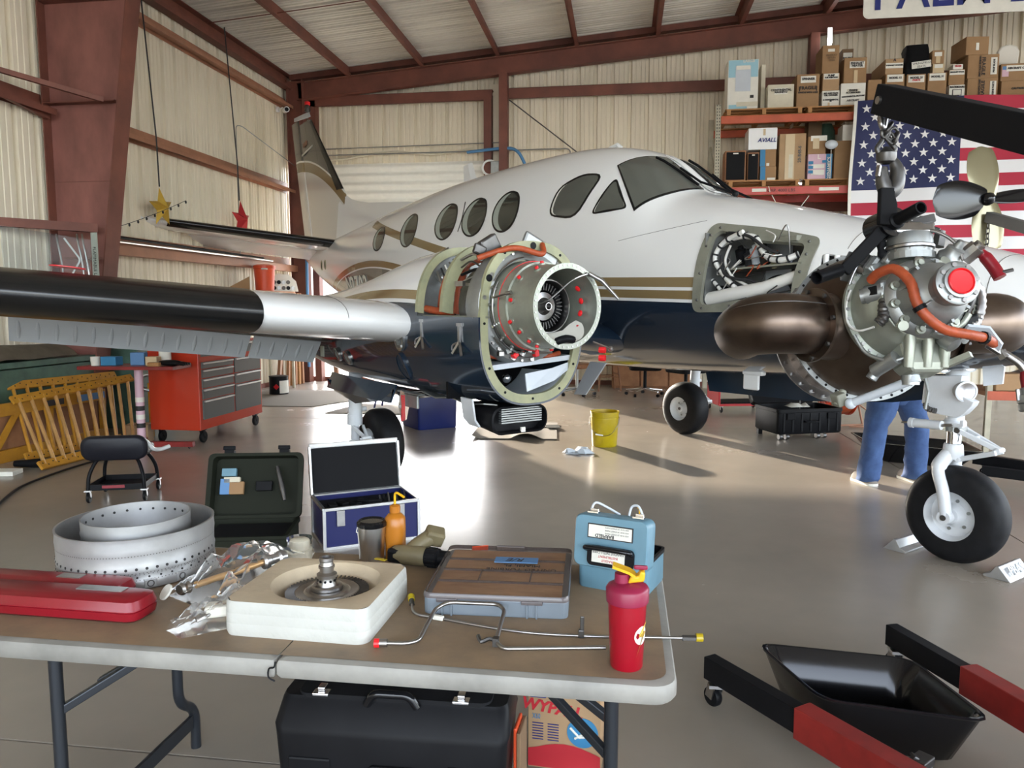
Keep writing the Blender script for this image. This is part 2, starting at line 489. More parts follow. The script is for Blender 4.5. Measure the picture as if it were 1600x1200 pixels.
# ribbed sheets
def rib_profile(W=0.915):
    "one sheet: three high ribs, two low ones between each pair"
    p = []; s = W / 3
    for k in range(3):
        x = k * s
        p += [(x, 0), (x + .014, .05), (x + .066, .05), (x + .08, 0), (x + .125, 0), (x + .131, .010), (x + .149, .010), (x + .155, 0),
              (x + .215, 0), (x + .221, .010), (x + .239, .010), (x + .245, 0)]
    p.append((W, 0)); return p
PROF = rib_profile()
def sheet_mesh(name, L, mname):
    "sheet in local xz: x across, z along, ribs stand out to -y"
    m = MB(); n = len(PROF)
    vs = [(x, y, 0) for x, y in PROF] + [(x, y, L) for x, y in PROF]
    m.add(vs, [(k, k + 1, n + k + 1, n + k) for k in range(n - 1)])
    return m
def wall(name, label_mat, o, xdir, length, height, ribs_to):
    root = MB()
    # bottom rail that carries the sheets
    p = Vector(o); q = p + Vector(xdir) * length
    root.bar(p + Vector((0, 0, .04)), q + Vector((0, 0, .04)), 0.05, 0.08)
    r = root.build(name, 'oxide'); struct(r)
    n = int(math.ceil(length / 0.915))
    me = None
    for k in range(n):
        pos = p + Vector(xdir) * (k * 0.915)
        h = height(pos, pos + Vector(xdir) * 0.915)
        x0 = Vector(xdir)
        M = Matrix(((x0.x, ribs_to[0], 0, pos.x), (x0.y, ribs_to[1], 0, pos.y), (0, 0, 1, 0), (0, 0, 0, 1)))
        segs = h if isinstance(h, list) else [(0, h)]
        for z0, z1 in segs:
            m = MB(); nn = len(PROF)
            s = z1 if not callable(z1) else None
            vs = [(x, y, z0) for x, y in PROF] + [(x, y, (z1 if s is not None else z1(x))) for x, y in PROF]
            m.add(vs, [(i, i + 1, nn + i + 1, nn + i) for i in range(nn - 1)], M)
            m.build('panel', label_mat, r)
    return r
wl = wall('wall_left', 'siding', (XW, YF, 0), (0, 1, 0), YB - YF, lambda a, b: 5.9, (-1, 0))
# the ribs of the left wall bulge away from the room, as its outer face does
def bh(a, b):
    top = lambda x, a=a: roof_z(a.x + x) + 0.1
    DX0, DX1, DZ = -5.86, -2.50, 4.10
    if b.x > DX0 + .3 and a.x < DX1 - .3:
        return [(DZ, top)]
    return [(0, top)]
wb = wall('wall_back', 'siding', (XW, YB, 0), (1, 0, 0), XE - XW, bh, (0, 1))
wr = MB().box2((XE, YF, 5.0), (XE + .1, YB, 7.4)).box2((XE, 12.6, 0), (XE + .1, YB, 5.0)).box2((XE, YF, 0), (XE + .1, YF + 1.5, 5.0)).build('wall_right', 'siding'); struct(wr)
a = MB().box2((XE + .001, YF, -0.3), (80, YB, -0.02)).build('ground_side', 'apron'); struct(a)

# roof: sheets run up the slope, ribs along x
rf = MB()
rf.bar((XW - .3, YF - .1, roof_z(XW - .3) + .12), (XE + .2, YF - .1, roof_z(XE + .2) + .12), .12, .16)
rf = rf.build('ceiling', 'oxide'); struct(rf)
ny = int((YB - YF) / 0.915) + 1
nn = len(PROF)
for k in range(ny):
    m = MB()
    y0 = YB - (k + 1) * 0.915
    vs = [(XW - .3, y0 + x, roof_z(XW - .3) + y) for x, y in PROF] + [(XE + .2, y0 + x, roof_z(XE + .2) + y) for x, y in PROF]
    m.add(vs, [(i, i + 1, nn + i + 1, nn + i) for i in range(nn - 1)])
    m.build('panel', 'roofing', rf)
# purlins (Z sections)
def zee(m, p0, p1, h=0.2, f=0.07, t=0.006, up=Vector((0, 0, 1)), flip=1):
    p0 = Vector(p0); p1 = Vector(p1); d_ = (p1 - p0).normalized(); s_ = d_.cross(up).normalized() * flip
    m.bar(p0, p1, t, h, up)
    m.bar(p0 + up * h/2 + s_ * f/2, p1 + up * h/2 + s_ * f/2, f, t, up)
    m.bar(p0 - up * h/2 - s_ * f/2, p1 - up * h/2 - s_ * f/2, f, t, up)
k = 0
for X in [-5.12 + 1.4 * i for i in range(-0, 12)]:
    if X > XE: break
    m = MB(); zee(m, (X, YB - .1, roof_z(X) - .105), (X, YF, roof_z(X) - .105))
    o = m.build('trim_%d' % (k + 1), 'oxide'); struct(o); k += 1
def trim(m, mname='oxide', **kw):
    global k
    k += 1
    o = m.build('trim_%d' % k, mname, **kw); return struct(o)
# sag rods between the purlins
m = MB()
for yy in (11.2, 8.2): m.tube([(-6.2, yy, roof_z(-6.2) - .12), (8, yy, roof_z(8) - .12)], .008, 5)
trim(m, 'oxide')
# eave strut along the left wall
m = MB()
m.box2((XW + .02, YF, 5.52), (XW + .03, YB, 5.76)); m.box2((XW + .02, YF, 5.50), (XW + .17, YB, 5.512)); m.box2((XW + .02, YF, 5.76), (XW + .14, YB, 5.77))
m.box2((XW + .165, YF, 5.50), (XW + .172, YB, 5.56))
trim(m, 'oxide')
# girts of the left wall: open C sections, lip towards the room
for zz in (5.14, 3.59, 2.17):
    m = MB()
    m.box2((XW + .01, 8.1, zz + .05), (XW + .2, YB - .2, zz + .058)); m.box2((XW + .01, 8.1, zz - .058), (XW + .2, YB - .2, zz - .05)) if zz < 3 else None
    m.box2((XW + .192, 8.1, zz - (.06 if zz < 3 else .0)), (XW + .2, YB - .2, zz + .058))
    m.box2((XW + .005, 8.1, zz - .0), (XW + .012, YB - .2, zz + .2))
    trim(m, 'oxide_light')
    m = MB()
    m.box2((XW + .01, YF, zz + .03), (XW + .2, 7.9, zz + .038)); m.box2((XW + .192, YF, zz - .03), (XW + .2, 7.9, zz + .038)); m.box2((XW + .005, YF, zz), (XW + .012, 7.9, zz + .2))
    if zz > 3: trim(m, 'oxide')
# girts of the back wall
def girt_back(x0, x1, z):
    m = MB()
    m.box2((x0, YB - .2, z - .1), (x1, YB - .193, z + .08)); m.box2((x0, YB - .2, z + .073), (x1, YB - .01, z + .08)); m.box2((x0, YB - .2, z - .1), (x1, YB - .15, z - .094))
    trim(m, 'oxide')
girt_back(-5.92, -2.42, 5.29); girt_back(-2.12, 3.0, 5.30); girt_back(3.25, XE, 5.30)
girt_back(-2.12, XE, 3.2); girt_back(-2.12, XE, 1.6)
# frame rafter along the back wall
def ibeam(m, p0, p1, h, f, t=.012, up=Vector((0, 0, 1))):
    p0 = Vector(p0); p1 = Vector(p1)
    m.bar(p0, p1, t, h, up); m.bar(p0 + up * h/2, p1 + up * h/2, f, t, up); m.bar(p0 - up * h/2, p1 - up * h/2, f, t, up)
m = MB(); ibeam(m, (-6.1, YB - .25, roof_z(-6.1) - .36), (XE, YB - .25, roof_z(XE) - .36), .30, .16); trim(m, 'oxide')
# back eave angle against the wall
m = MB(); m.bar((-6.3, YB - .1, roof_z(-6.3) - .05), (XE, YB - .1, roof_z(XE) - .05), .16, .10); trim(m, 'oxide')
# corner column, door jambs, wind posts
m = MB(); ibeam(m, (-6.14, YB - .25, 0), (-6.14, YB - .25, roof_z(-6.14) - .15), .3, .2, up=Vector((1, 0, 0))); trim(m, 'oxide')
m = MB(); m.box2((-5.93, YB - .2, 0), (-5.80, YB - .02, 5.3)); trim(m, 'oxide')
m = MB(); m.box2((-2.58, YB - .22, 0), (-2.44, YB - .02, 5.3)); trim(m, 'oxide')
m = MB(); m.box2((-2.43, YB - .06, 0), (-2.30, YB - .04, 5.5)); trim(m, 'siding')
m = MB(); ibeam(m, (-2.2, YB - .26, 0), (-2.2, YB - .26, roof_z(-2.2) - .5), .14, .2, up=Vector((1, 0, 0))); m.box2((-2.27, YB - .37, 0), (-2.13, YB - .35, roof_z(-2.2) - .5)); trim(m, 'oxide')
m = MB(); ibeam(m, (3.12, YB - .26, 0), (3.12, YB - .26, roof_z(3.12) - .5), .14, .2, up=Vector((1, 0, 0))); m.box2((3.05, YB - .37, 0), (3.19, YB - .35, roof_z(3.12) - .5)); trim(m, 'oxide')
# the big tapered frame column of the left wall and its rafter
CY = 8.0
m = MB()
pts = [(XW + .04, 0), (-6.02, 0), (-5.27, 4.95), (-5.15, 5.2), (XW + .04, 5.75)]
vs = [(x, CY - .006, z) for x, z in pts] + [(x, CY + .006, z) for x, z in pts]
n5 = len(pts)
m.add(vs, [tuple(range(n5))[::-1], tuple(range(n5, 2 * n5))] + [(i, (i + 1) % n5, n5 + (i + 1) % n5, n5 + i) for i in range(n5)])
web = trim(m, 'oxide_pink')
m = MB()
m.bar((-6.02, CY, 0), (-5.27, CY, 4.95), .24, .016, up=(1, 0, 0))
m.bar((XW + .04, CY, 0), (XW + .04, CY, 5.75), .24, .016, up=(1, 0, 0))
m.bar((XW + .04, CY - .06, 3.70), (-5.5, CY - .06, 3.70), .11, .012)
m.bar((XW + .04, CY - .06, 4.78), (-5.32, CY - .06, 4.78), .11, .016)
m.bar((XW + .04, CY - .004, 2.86), (-5.6, CY - .004, 2.86), .016, .006)
trim(m, 'oxide')
m = MB()
ibeam(m, (-5.25, CY, 5.30), (XE, CY, roof_z(XE) - .45), .7, .24); trim(m, 'oxide')
# flange brace across the column to the wall
m = MB(); m.bar((-6.9 + .55, 7.0, 3.86), (-5.62, CY - .13, 3.70), .05, .05); m.bar((-6.3, 7.3, 3.62), (-6.32, CY - .1, 3.55), .05, .05); trim(m, 'oxide')
# diagonal rod brace on the back wall
m = MB(); m.tube([(-2.1, YB - .3, 5.15), (3.0, YB - .3, 1.2)], .012, 6); trim(m, 'steel_dark')
# pipes and hoses along the back wall
m = MB()
m.tube(bend_path([(-5.7, YB - .12, 4.30), (-1.2, YB - .12, 4.30), (-1.0, YB - .12, 4.3), (-1.0, YB - .12, 0.5)], .15), .013, 6)
m.tube([(-5.9, YB - .1, 4.42), (-2.2, YB - .1, 4.45)], .010, 6)
trim(m, 'alu_grey')
m = MB(); m.tube([(-5.95 + .35 * i, YB - .1, 4.25 - .05 * math.sin(i * 1.1) + .01 * i) for i in range(10)], .022, 6); trim(m, 'paper_old')

# roll-up door, a third down
dr = MB(); dr.box2((-5.82, YB - .03, 2.42), (-2.56, YB - .01, 2.50)); dr = dr.build('door_1', 'alu_grey'); struct(dr)
def slat_mesh():
    m = MB(); P = [(-.0, 0), (-.006, .03), (-.04, .055), (-.05, .085), (-.04, .115), (-.006, .14), (0, .165)]
    vs = [(-5.82, YB - .005 + y, z) for y, z in P] + [(-2.56, YB - .005 + y, z) for y, z in P]
    n = len(P); m.add(vs, [(i, n + i, n + i + 1, i + 1) for i in range(n - 1)]); return m
s0 = None
for i in range(10):
    if s0 is None:
        s0 = slat_mesh().build('slat', 'curtain', dr, smooth=50); s0.location = (0, 0, 2.5)
    else:
        c = s0.copy(); col.objects.link(c); c.location = (0, 0, 2.5 + .165 * i)
m = MB(); m.cyl((-5.8, YB + .36, 4.35), (-2.5, YB + .36, 4.35), .2, n=20); m.build('drum', 'alu_grey', dr)
m = MB(); m.box2((-5.9, YB + .056, 3.95), (-2.4, YB + .075, 4.5)); m.build('light_leak_stop', 'siding', dr)  # unseen strip added behind the ribs to block light leaking in above the door
# low bright annex wall seen through the open door
m = MB(); m.box2((-16, 27, 0), (6, 27.3, 3.0)); a = m.build('wall_annex', 'bright_wall'); struct(a)
# ================================================================== the aircraft
# local frame: x forward from the nose gear, y to its left, z up
TH = R(-47.5)
AC = thing('airplane', 'white, gold and navy twin-engine airplane with its near engine removed', 'airplane', (1.949, 4.733, 0), TH)
def ac_world(s, l, z):
    return Vector((1.949 + math.cos(TH) * s - math.sin(TH) * l, 4.733 + math.sin(TH) * s + math.cos(TH) * l, z))

def interp(tab, x):
    "tab sorted by falling x; smooth between the rows"
    if x >= tab[0][0]: return tab[0][1:]
    for i in range(len(tab) - 1):
        a, b = tab[i], tab[i+1]
        if x >= b[0]:
            p = tab[max(i-1, 0)]; q = tab[min(i+2, len(tab)-1)]
            t = (a[0] - x) / (a[0] - b[0]); out = []
            for k in range(1, len(a)):
                h = a[0] - b[0]
                m0 = (b[k] - p[k]) / max(1e-6, p[0] - b[0]) * h if i > 0 else (b[k] - a[k])
                m1 = (q[k] - a[k]) / max(1e-6, a[0] - q[0]) * h if i + 2 < len(tab) else (b[k] - a[k])
                out.append((2*t**3 - 3*t*t + 1) * a[k] + (t**3 - 2*t*t + t) * m0 + (-2*t**3 + 3*t*t) * b[k] + (t**3 - t*t) * m1)
            return tuple(out)
    return tab[-1][1:]
#      s,    half width, top,  bottom, height of the widest line
FUS = [(.98, .004, 1.455, 1.445, 1.45), (.93, .075, 1.52, 1.38, 1.45), (.80, .15, 1.585, 1.315, 1.455), (.5, .275, 1.685, 1.225, 1.47), (.2, .385, 1.78, 1.155, 1.50),
       (-.3, .52, 1.93, 1.08, 1.54), (-.8, .615, 2.075, 1.03, 1.58), (-1.4, .68, 2.23, 1.0, 1.63), (-1.75, .70, 2.305, .985, 1.66), (-1.93, .705, 2.365, .98, 1.69), (-2.10, .707, 2.50, .975, 1.72),
       (-2.30, .71, 2.645, .97, 1.75), (-2.6, .71, 2.77, .965, 1.80), (-3.0, .71, 2.85, .96, 1.83), (-3.6, .71, 2.885, .96, 1.85), (-4.6, .71, 2.88, .965, 1.87),
       (-5.4, .705, 2.85, .98, 1.90), (-6.2, .67, 2.79, 1.06, 1.95), (-7.0, .60, 2.72, 1.18, 2.0), (-8.0, .48, 2.63, 1.36, 2.05), (-9.0, .345, 2.545, 1.60, 2.1),
       (-10.0, .20, 2.46, 1.90, 2.18), (-10.6, .11, 2.40, 2.13, 2.27), (-10.95, .03, 2.34, 2.25, 2.30)]
FN = 2.35
def fus_pt(s, ph, off=0.0):
    "ph: angle from the top, positive towards the right-hand side (-y)"
    w_, zt, zb, zm = interp(FUS, s)
    c, q = math.cos(ph), math.sin(ph)
    y = -w_ * math.copysign(abs(q) ** (2 / FN), q)
    h = (zt - zm) if c >= 0 else (zm - zb)
    z = zm + h * math.copysign(abs(c) ** (2 / FN), c)
    if off:
        e = 1e-3
        a = fus_pt(s, ph + e) - fus_pt(s, ph - e); b = fus_pt(s + .01, ph) - fus_pt(s - .01, ph)
        n = a.cross(b)
        if n.length > 1e-9:
            n.normalize()
            if n.y * y + n.z * (z - zm) < 0: n = -n
            return Vector((s, y, z)) + n * off
    return Vector((s, y, z))
def fus_phi(s, z):
    w_, zt, zb, zm = interp(FUS, s)
    if z >= zm: return math.acos(min(1, max(0, ((z - zm) / (zt - zm)))) ** (FN / 2))
    return PI - math.acos(min(1, max(0, ((zm - z) / (zm - zb)))) ** (FN / 2))
def side(s, z, off=0.0):
    return fus_pt(s, fus_phi(s, z), off)

# --- paint: flat colours laid out along the body
def paint_material():
    m = bpy.data.materials.new('livery'); m.use_nodes = True
    t = m.node_tree; b = t.nodes['Principled BSDF']
    b.inputs['Roughness'].default_value = 0.17; b.inputs['Coat Weight'].default_value = 0.5; b.inputs['Coat Roughness'].default_value = 0.05
    tc = t.nodes.new('ShaderNodeTexCoord'); sp = t.nodes.new('ShaderNodeSeparateXYZ'); t.links.new(tc.outputs['Object'], sp.inputs[0])
    def mth(op, a, b_=None, c_=None):
        n = t.nodes.new('ShaderNodeMath'); n.operation = op
        for i, v in enumerate((a, b_, c_)):
            if v is None: continue
            if isinstance(v, (int, float)): n.inputs[i].default_value = v
            else: t.links.new(v, n.inputs[i])
        return n.outputs[0]
    X, Z = sp.outputs['X'], sp.outputs['Z']
    def band(v, lo, hi): return mth('MULTIPLY', mth('GREATER_THAN', v, lo), mth('LESS_THAN', v, hi))
    def mix(fac, colr, prev):
        n = t.nodes.new('ShaderNodeMix'); n.data_type = 'RGBA'
        t.links.new(fac, n.inputs[0])
        if isinstance(prev, tuple): n.inputs[6].default_value = prev
        else: t.links.new(prev, n.inputs[6])
        n.inputs[7].default_value = colr
        return n.outputs[2]
    WHITE, NAVY, GOLD, GREY = (.80, .80, .785, 1), (.012, .021, .036, 1), (.235, .165, .075, 1), (.115, .105, .095, 1)
    fwd = mth('GREATER_THAN', X, -5.6); aft = mth('LESS_THAN', X, -5.6)
    v = mth('SUBTRACT', Z, mth('MULTIPLY_ADD', X, -0.026, 1.470))
    c = mix(mth('MULTIPLY', fwd, mth('LESS_THAN', v, 0)), NAVY, WHITE)
    fs = mth('MULTIPLY', fwd, mth('LESS_THAN', X, -0.55))
    c = mix(mth('MULTIPLY', fs, band(v, .022, .082)), GOLD, c)
    c = mix(mth('MULTIPLY', fs, band(v, .104, .172)), GOLD, c)
    q = mth('ADD', X, 7.1); zg = mth('SUBTRACT', 1.95, mth('MULTIPLY', mth('MULTIPLY', q, q), 0.07)); v2 = mth('SUBTRACT', Z, zg)
    c = mix(mth('MULTIPLY', aft, mth('LESS_THAN', v2, 0)), GREY, c)
    c = mix(mth('MULTIPLY', aft, band(v2, .018, .095)), GOLD, c)
    v3 = mth('SUBTRACT', Z, mth('MULTIPLY_ADD', X, -0.213, 1.005))
    c = mix(mth('MULTIPLY', mth('MULTIPLY', mth('LESS_THAN', X, -3.6), mth('GREATER_THAN', X, -7.15)), band(v3, -.045, .045)), GOLD, c)
    t.links.new(c, b.inputs['Base Color'])
    MAT['livery'] = m
paint_material()

# --- fuselage skin, with the nose bay and the louvre openings cut out
BAY = [(-1.385, 2.02), (-.655, 1.875), (-.70, 1.50), (-1.44, 1.46)]
LOUV = [(-.60, 1.80), (-.28, 1.765), (-.28, 1.585), (-.60, 1.60)]
def inside(poly, x, y):
    r_ = False
    for i in range(len(poly)):
        x1, y1 = poly[i]; x2, y2 = poly[i-1]
        if (y1 > y) != (y2 > y) and x < (x2 - x1) * (y - y1) / (y2 - y1) + x1: r_ = not r_
    return r_
m = MB()
ST = []
s = .98
while s > -10.96:
    ST.append(s)
    s -= .02 if s > .6 else (.0333 if s > -2.8 else .12)
ST.append(-10.95)
NA = 96
rows = [[fus_pt(s, 2 * PI * k / NA) for k in range(NA)] for s in ST]
vs = [p for r_ in rows for p in r_]; fs = []
for i in range(len(ST) - 1):
    for k in range(NA):
        k2 = (k + 1) % NA
        c = (rows[i][k] + rows[i+1][k2]) / 2
        if c.y < 0 and (inside(BAY, c.x, c.z) or inside(LOUV, c.x, c.z)): continue
        fs.append((i*NA+k, (i+1)*NA+k, (i+1)*NA+k2, i*NA+k2))
fs.append(tuple(range(NA))); fs.append(tuple((len(ST)-1)*NA + k for k in range(NA))[::-1])
fus = m.add(vs, fs).build('fuselage', 'livery', AC, smooth=40)

def poly_loop(poly, k=10, r=.05):
    "closed, corner-rounded polygon in (s, z)"
    P = [Vector((x, y, 0)) for x, y in poly]; out = []
    n = len(P)
    for i in range(n):
        a = (P[i-1] - P[i]); b = (P[(i+1) % n] - P[i]); q = min(r, a.length*.4, b.length*.4)
        a2 = P[i] + a.normalized()*q; b2 = P[i] + b.normalized()*q
        for j in range(k//2 + 1):
            t = j / (k//2); v = a2*(1-t)**2 + P[i]*2*t*(1-t) + b2*t*t; out.append((v.x, v.y))
        nx = P[(i+1) % n] + (P[i] - P[(i+1) % n]).normalized()*min(r, b.length*.4)
        for j in range(1, k): 
            v = b2 + (nx - b2) * (j / k); out.append((v.x, v.y))
    return out
def patch(loop, off, nr=6, centre=None):
    "a surface patch that fills a loop in (s, z) on the right-hand side"
    c = centre or (sum(p[0] for p in loop) / len(loop), sum(p[1] for p in loop) / len(loop))
    vs = [side(c[0], c[1], off)]; n = len(loop); fs = []
    for r_ in range(1, nr + 1):
        for p in loop: vs.append(side(c[0] + (p[0]-c[0]) * r_/nr, c[1] + (p[1]-c[1]) * r_/nr, off))
    for k in range(n): fs.append((0, 1 + k, 1 + (k+1) % n))
    for r_ in range(nr - 1):
        for k in range(n):
            k2 = (k+1) % n; fs.append((1+r_*n+k, 1+(r_+1)*n+k, 1+(r_+1)*n+k2, 1+r_*n+k2))
    return MB().add(vs, fs)
def band_ring(loop, w_in, off, w_out=0.0, depth=.01):
    "a proud frame along a loop"
    c = (sum(p[0] for p in loop) / len(loop), sum(p[1] for p in loop) / len(loop))
    def sh(p, d_):
        v = Vector((p[0]-c[0], p[1]-c[1])); L = v.length; v = v * ((L + d_) / L); return (c[0] + v.x, c[1] + v.y)
    A = [side(*sh(p, w_out), off - depth) for p in loop]; B = [side(*sh(p, w_out), off) for p in loop]
    C = [side(*sh(p, -w_in), off) for p in loop]; D = [side(*sh(p, -w_in), off - depth) for p in loop]
    n = len(loop); m = MB(); vs = A + B + C + D; fs = []
    for j in range(3):
        for k in range(n): fs.append((j*n+k, j*n+(k+1) % n, (j+1)*n+(k+1) % n, (j+1)*n+k))
    return m.add(vs, fs)
# --- cabin windows: dark pane, pale inner reveal at the rear, thin dark rim
for i, (s0, z0, a, b_) in enumerate([(-3.78, 2.34, .205, .185), (-4.33, 2.34, .215, .185), (-4.89, 2.345, .215, .185), (-5.76, 2.325, .205, .185), (-6.67, 2.295, .185, .145)]):
    loop = [(s0 + a * math.cos(2*PI*k/40), z0 + b_ * math.sin(2*PI*k/40)) for k in range(40)]
    wn = band_ring(loop, .012, .005, .006).build('window', 'boot', AC, smooth=40)
    patch(loop, .0025).build('reveal', 'seal', wn, smooth=60)
    l2 = [(s0 + .055 * (a / .2) + a * .78 * math.cos(2*PI*k/40), z0 + b_ * .97 * math.sin(2*PI*k/40)) for k in range(40)]
    patch(l2, .0035).build('pane', 'glass', wn, smooth=60)
# --- cockpit side windows
def cock_window(poly, r, dx):
    loop = poly_loop(poly, 8, r)
    wn = band_ring(loop, .012, .006, .006).build('window', 'boot', AC, smooth=40)
    patch(loop, .003).build('reveal', 'paper', wn, smooth=60)
    c = (sum(p[0] for p in loop)/len(loop), sum(p[1] for p in loop)/len(loop))
    patch([(c[0] + dx + (p[0]-c[0]) * .9, c[1] + (p[1]-c[1]) * .97) for p in loop], .0042).build('pane', 'glass_ws', wn, smooth=60)
cock_window([(-3.10, 2.24), (-2.72, 2.18), (-2.56, 2.52), (-2.80, 2.555), (-3.05, 2.47)], .14, .012)
cock_window([(-2.545, 2.20), (-2.19, 2.215), (-2.42, 2.475)], .05, .004)
# --- windshield: two panes with a centre post, wipers
def ws_pane(sgn):
    ob = (-2.12, fus_phi(-2.12, 2.185)); ot = (-2.50, fus_phi(-2.50, 2.585)); it = (-2.33, .07); ib = (-1.93, .075)
    def grid(o_, inset):
        rows = []
        for i in range(13):
            u = inset + (1 - 2*inset) * i / 12; row = []
            for j in range(17):
                v = inset + (1 - 2*inset) * j / 16
                s = (ob[0]*(1-u) + ot[0]*u) * (1-v) + (ib[0]*(1-u) + it[0]*u) * v
                ph = (ob[1]*(1-u) + ot[1]*u) * (1-v) + (ib[1]*(1-u) + it[1]*u) * v
                s += .05 * math.sin(PI * v) * (1 - u)         # lower edge bows forward
                p = fus_pt(s, ph, o_); row.append((p.x, p.y * sgn, p.z))
            rows.append(row if sgn > 0 else row[::-1])
        return rows
    g = MB(); g.sheet(grid(.006, 0), .012)
    wp = g.build('windshield', 'boot', AC, smooth=50)
    MB().sheet(grid(.0075, .03)).build('pane', 'glass_ws', wp, smooth=60)
    return wp
for sgn in (1, -1): ws_pane(sgn)
rows = [[(s + (.0), y, fus_pt(s, abs(y) * .1, .0).z + .012) for y in (-.035, 0, .035)] for s in [-1.86 - .03*i for i in range(18)]]
MB().sheet(rows, .006).build('center_post', 'paint_white', AC, smooth=50)
for p0 in (.10, -.30):
    m = MB(); m.tube([fus_pt(-1.72, p0 - .12, .02), fus_pt(-1.98, p0 - .02, .035), fus_pt(-2.14, p0 + .04, .03)], .010, 6); m.sphere(fus_pt(-1.72, p0 - .12, .02), .025); m.build('wiper_arm', 'black', AC, smooth=40)
    MB().tube([fus_pt(-1.96 - .07*i, p0 + .02 + .025*i, .022) for i in range(6)], .011, 6).build('wiper', 'black', AC, smooth=40)
# --- skin seams
def seam(pts, name='panel_seam', r=.0025, mt='ink_soft'):
    MB().tube(pts, r, 4).build(name, mt, AC)
seam([fus_pt(-.47, .02 + .1 * k, .0005) for k in range(16)]); seam([fus_pt(.25, .02 + .1 * k, .0005) for k in range(26)])
seam([side(-4.60 + .04 * math.sin(k * .3) , 2.52 - .03 * k, .001) for k in range(11)], r=.006, mt='ink')
seam([side(-2.2 + .06 * k, 1.97 + .008 * k, .0005) for k in range(13)], r=.0015)
# --- registration on the tail cone
for i, ch in enumerate('N2702'):
    s0 = -7.98 + i * .20; z0 = 1.74
    p = side(s0, z0, .004); ax = (side(s0 + .05, z0, .004) - side(s0 - .05, z0, .004)).normalized(); up = (side(s0, z0 + .05, .004) - side(s0, z0 - .05, .004)).normalized()
    lettering(ch, .34, frame(p, ax, up), 'paper', AC, depth=.003, shear=.12, bold=.006)
# two little oval ports below the tailplane
for s0 in (-9.52, -9.28):
    loop = [(s0 + .055 * math.cos(2*PI*k/20), 2.10 + .075 * math.sin(2*PI*k/20)) for k in range(20)]
    pt = band_ring(loop, .015, .006, .0).build('port', 'chromate', AC, smooth=40); patch(loop, .002, 3).build('port_dark', 'black', pt)
# blade antennas
m = MB(); m.loft([[(-5.42, .012, 2.83), (-5.30, 0, 2.83), (-5.42, -.012, 2.83), (-5.62, 0, 2.83)], [(-5.52, .008, 3.09), (-5.43, 0, 3.1), (-5.52, -.008, 3.09), (-5.63, 0, 3.08)]]); m.build('antenna', 'white', AC, bevel=.01)
m = MB(); m.loft([[(-2.76, -.46, 1.02), (-2.58, -.45, 1.02), (-2.58, -.47, 1.02), (-2.78, -.47, 1.02)], [(-3.0, -.46, .72), (-2.84, -.455, .73), (-2.84, -.465, .73), (-3.0, -.465, .72)]]); m.build('antenna', 'panel_grey', AC, bevel=.006)
m = MB(); m.box((-1.32, -.22, .96), (.13, .025, .12)); m.box((-1.30, -.22, 1.03), (.17, .05, .05)); m.build('antenna', 'white', AC, bevel=.01)
m = MB(); m.tube([fus_pt(-2.95, .0, .0), fus_pt(-3.0, 0, .03), fus_pt(-3.1, 0, .0)], .02, 6); m.build('beacon', 'white', AC, smooth=50)
m = MB(); m.tube([side(-4.95, 1.99, .0), side(-4.95, 1.99, .05), side(-4.65, 2.06, .06)], .008, 5); m.build('pitot_tube', 'steel', AC)

# --- nose bay: frame, box behind it, looms and instruments
BL = poly_loop(BAY, 12, .06)
fr = band_ring(BL, .05, .012, .028, .03).build('bay_frame', 'chromate_grey', AC, smooth=30)
for i in range(0, len(BL), 5):
    c = (sum(p[0] for p in BL)/len(BL), sum(p[1] for p in BL)/len(BL)); v = Vector((BL[i][0]-c[0], BL[i][1]-c[1])); v *= (v.length - .018) / v.length
    MB().sphere(side(c[0]+v.x, c[1]+v.y, .014), .009, 8, 5).build('rivet', 'steel_dark', fr)
inl = poly_loop([(-1.36, 1.99), (-.675, 1.855), (-.715, 1.52), (-1.41, 1.48)], 12, .04)
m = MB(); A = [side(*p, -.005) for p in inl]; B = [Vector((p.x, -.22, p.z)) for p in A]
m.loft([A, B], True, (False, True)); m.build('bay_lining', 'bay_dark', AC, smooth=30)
for (a, b, mt) in [((-1.40, -.40, 1.73), (-1.16, -.40, 1.98), 'alu_grey'), ((-1.2, -.25, 1.55), (-1.0, -.25, 1.95), 'panel_grey')]:
    MB().box2((a[0], a[1]-.01, a[2]), (b[0], b[1], b[2])).build('bay_panel', mt, AC)
MB().box((-1.0, -.42, 1.735), (.62, .34, .012), rot=(0, R(-2), 0)).build('bay_shelf', 'chromate_grey', AC)
MB().box((-1.39, -.50, 1.74), (.012, .3, .46)).build('bay_bulkhead', 'alu_grey', AC)
m = MB(); m.tube([(-1.38, -.60, 1.53), (-1.2, -.62, 1.56), (-.95, -.60, 1.60), (-.74, -.56, 1.67)], [.05, .045, .04, .035], 10); m.build('bay_duct', 'wire_white', AC, smooth=60)
rnd = random.Random(3)
def loom(pts, r, mt, ties=0):
    P = smooth_path(pts, 8); o = MB().tube(P, r, 7).build('wire_loom', mt, AC, smooth=60)
    if ties:
        for i in range(2, len(P) - 1, ties): MB().tube([P[i] - (P[i+1]-P[i]).normalized()*.006, P[i] + (P[i+1]-P[i]).normalized()*.006], r*1.25, 7).build('cable_tie', 'wire_black', o)
loom([(-1.36, -.55, 1.88), (-1.2, -.58, 1.93), (-1.05, -.58, 1.92), (-.98, -.58, 1.83), (-.92, -.58, 1.78), (-.82, -.58, 1.77), (-.74, -.55, 1.80)], .020, 'wire_white', 5)
loom([(-1.12, -.6, 1.96), (-1.28, -.6, 1.90), (-1.34, -.61, 1.80), (-1.27, -.61, 1.70), (-1.15, -.62, 1.60), (-1.05, -.61, 1.55)], .017, 'wire_white', 4)
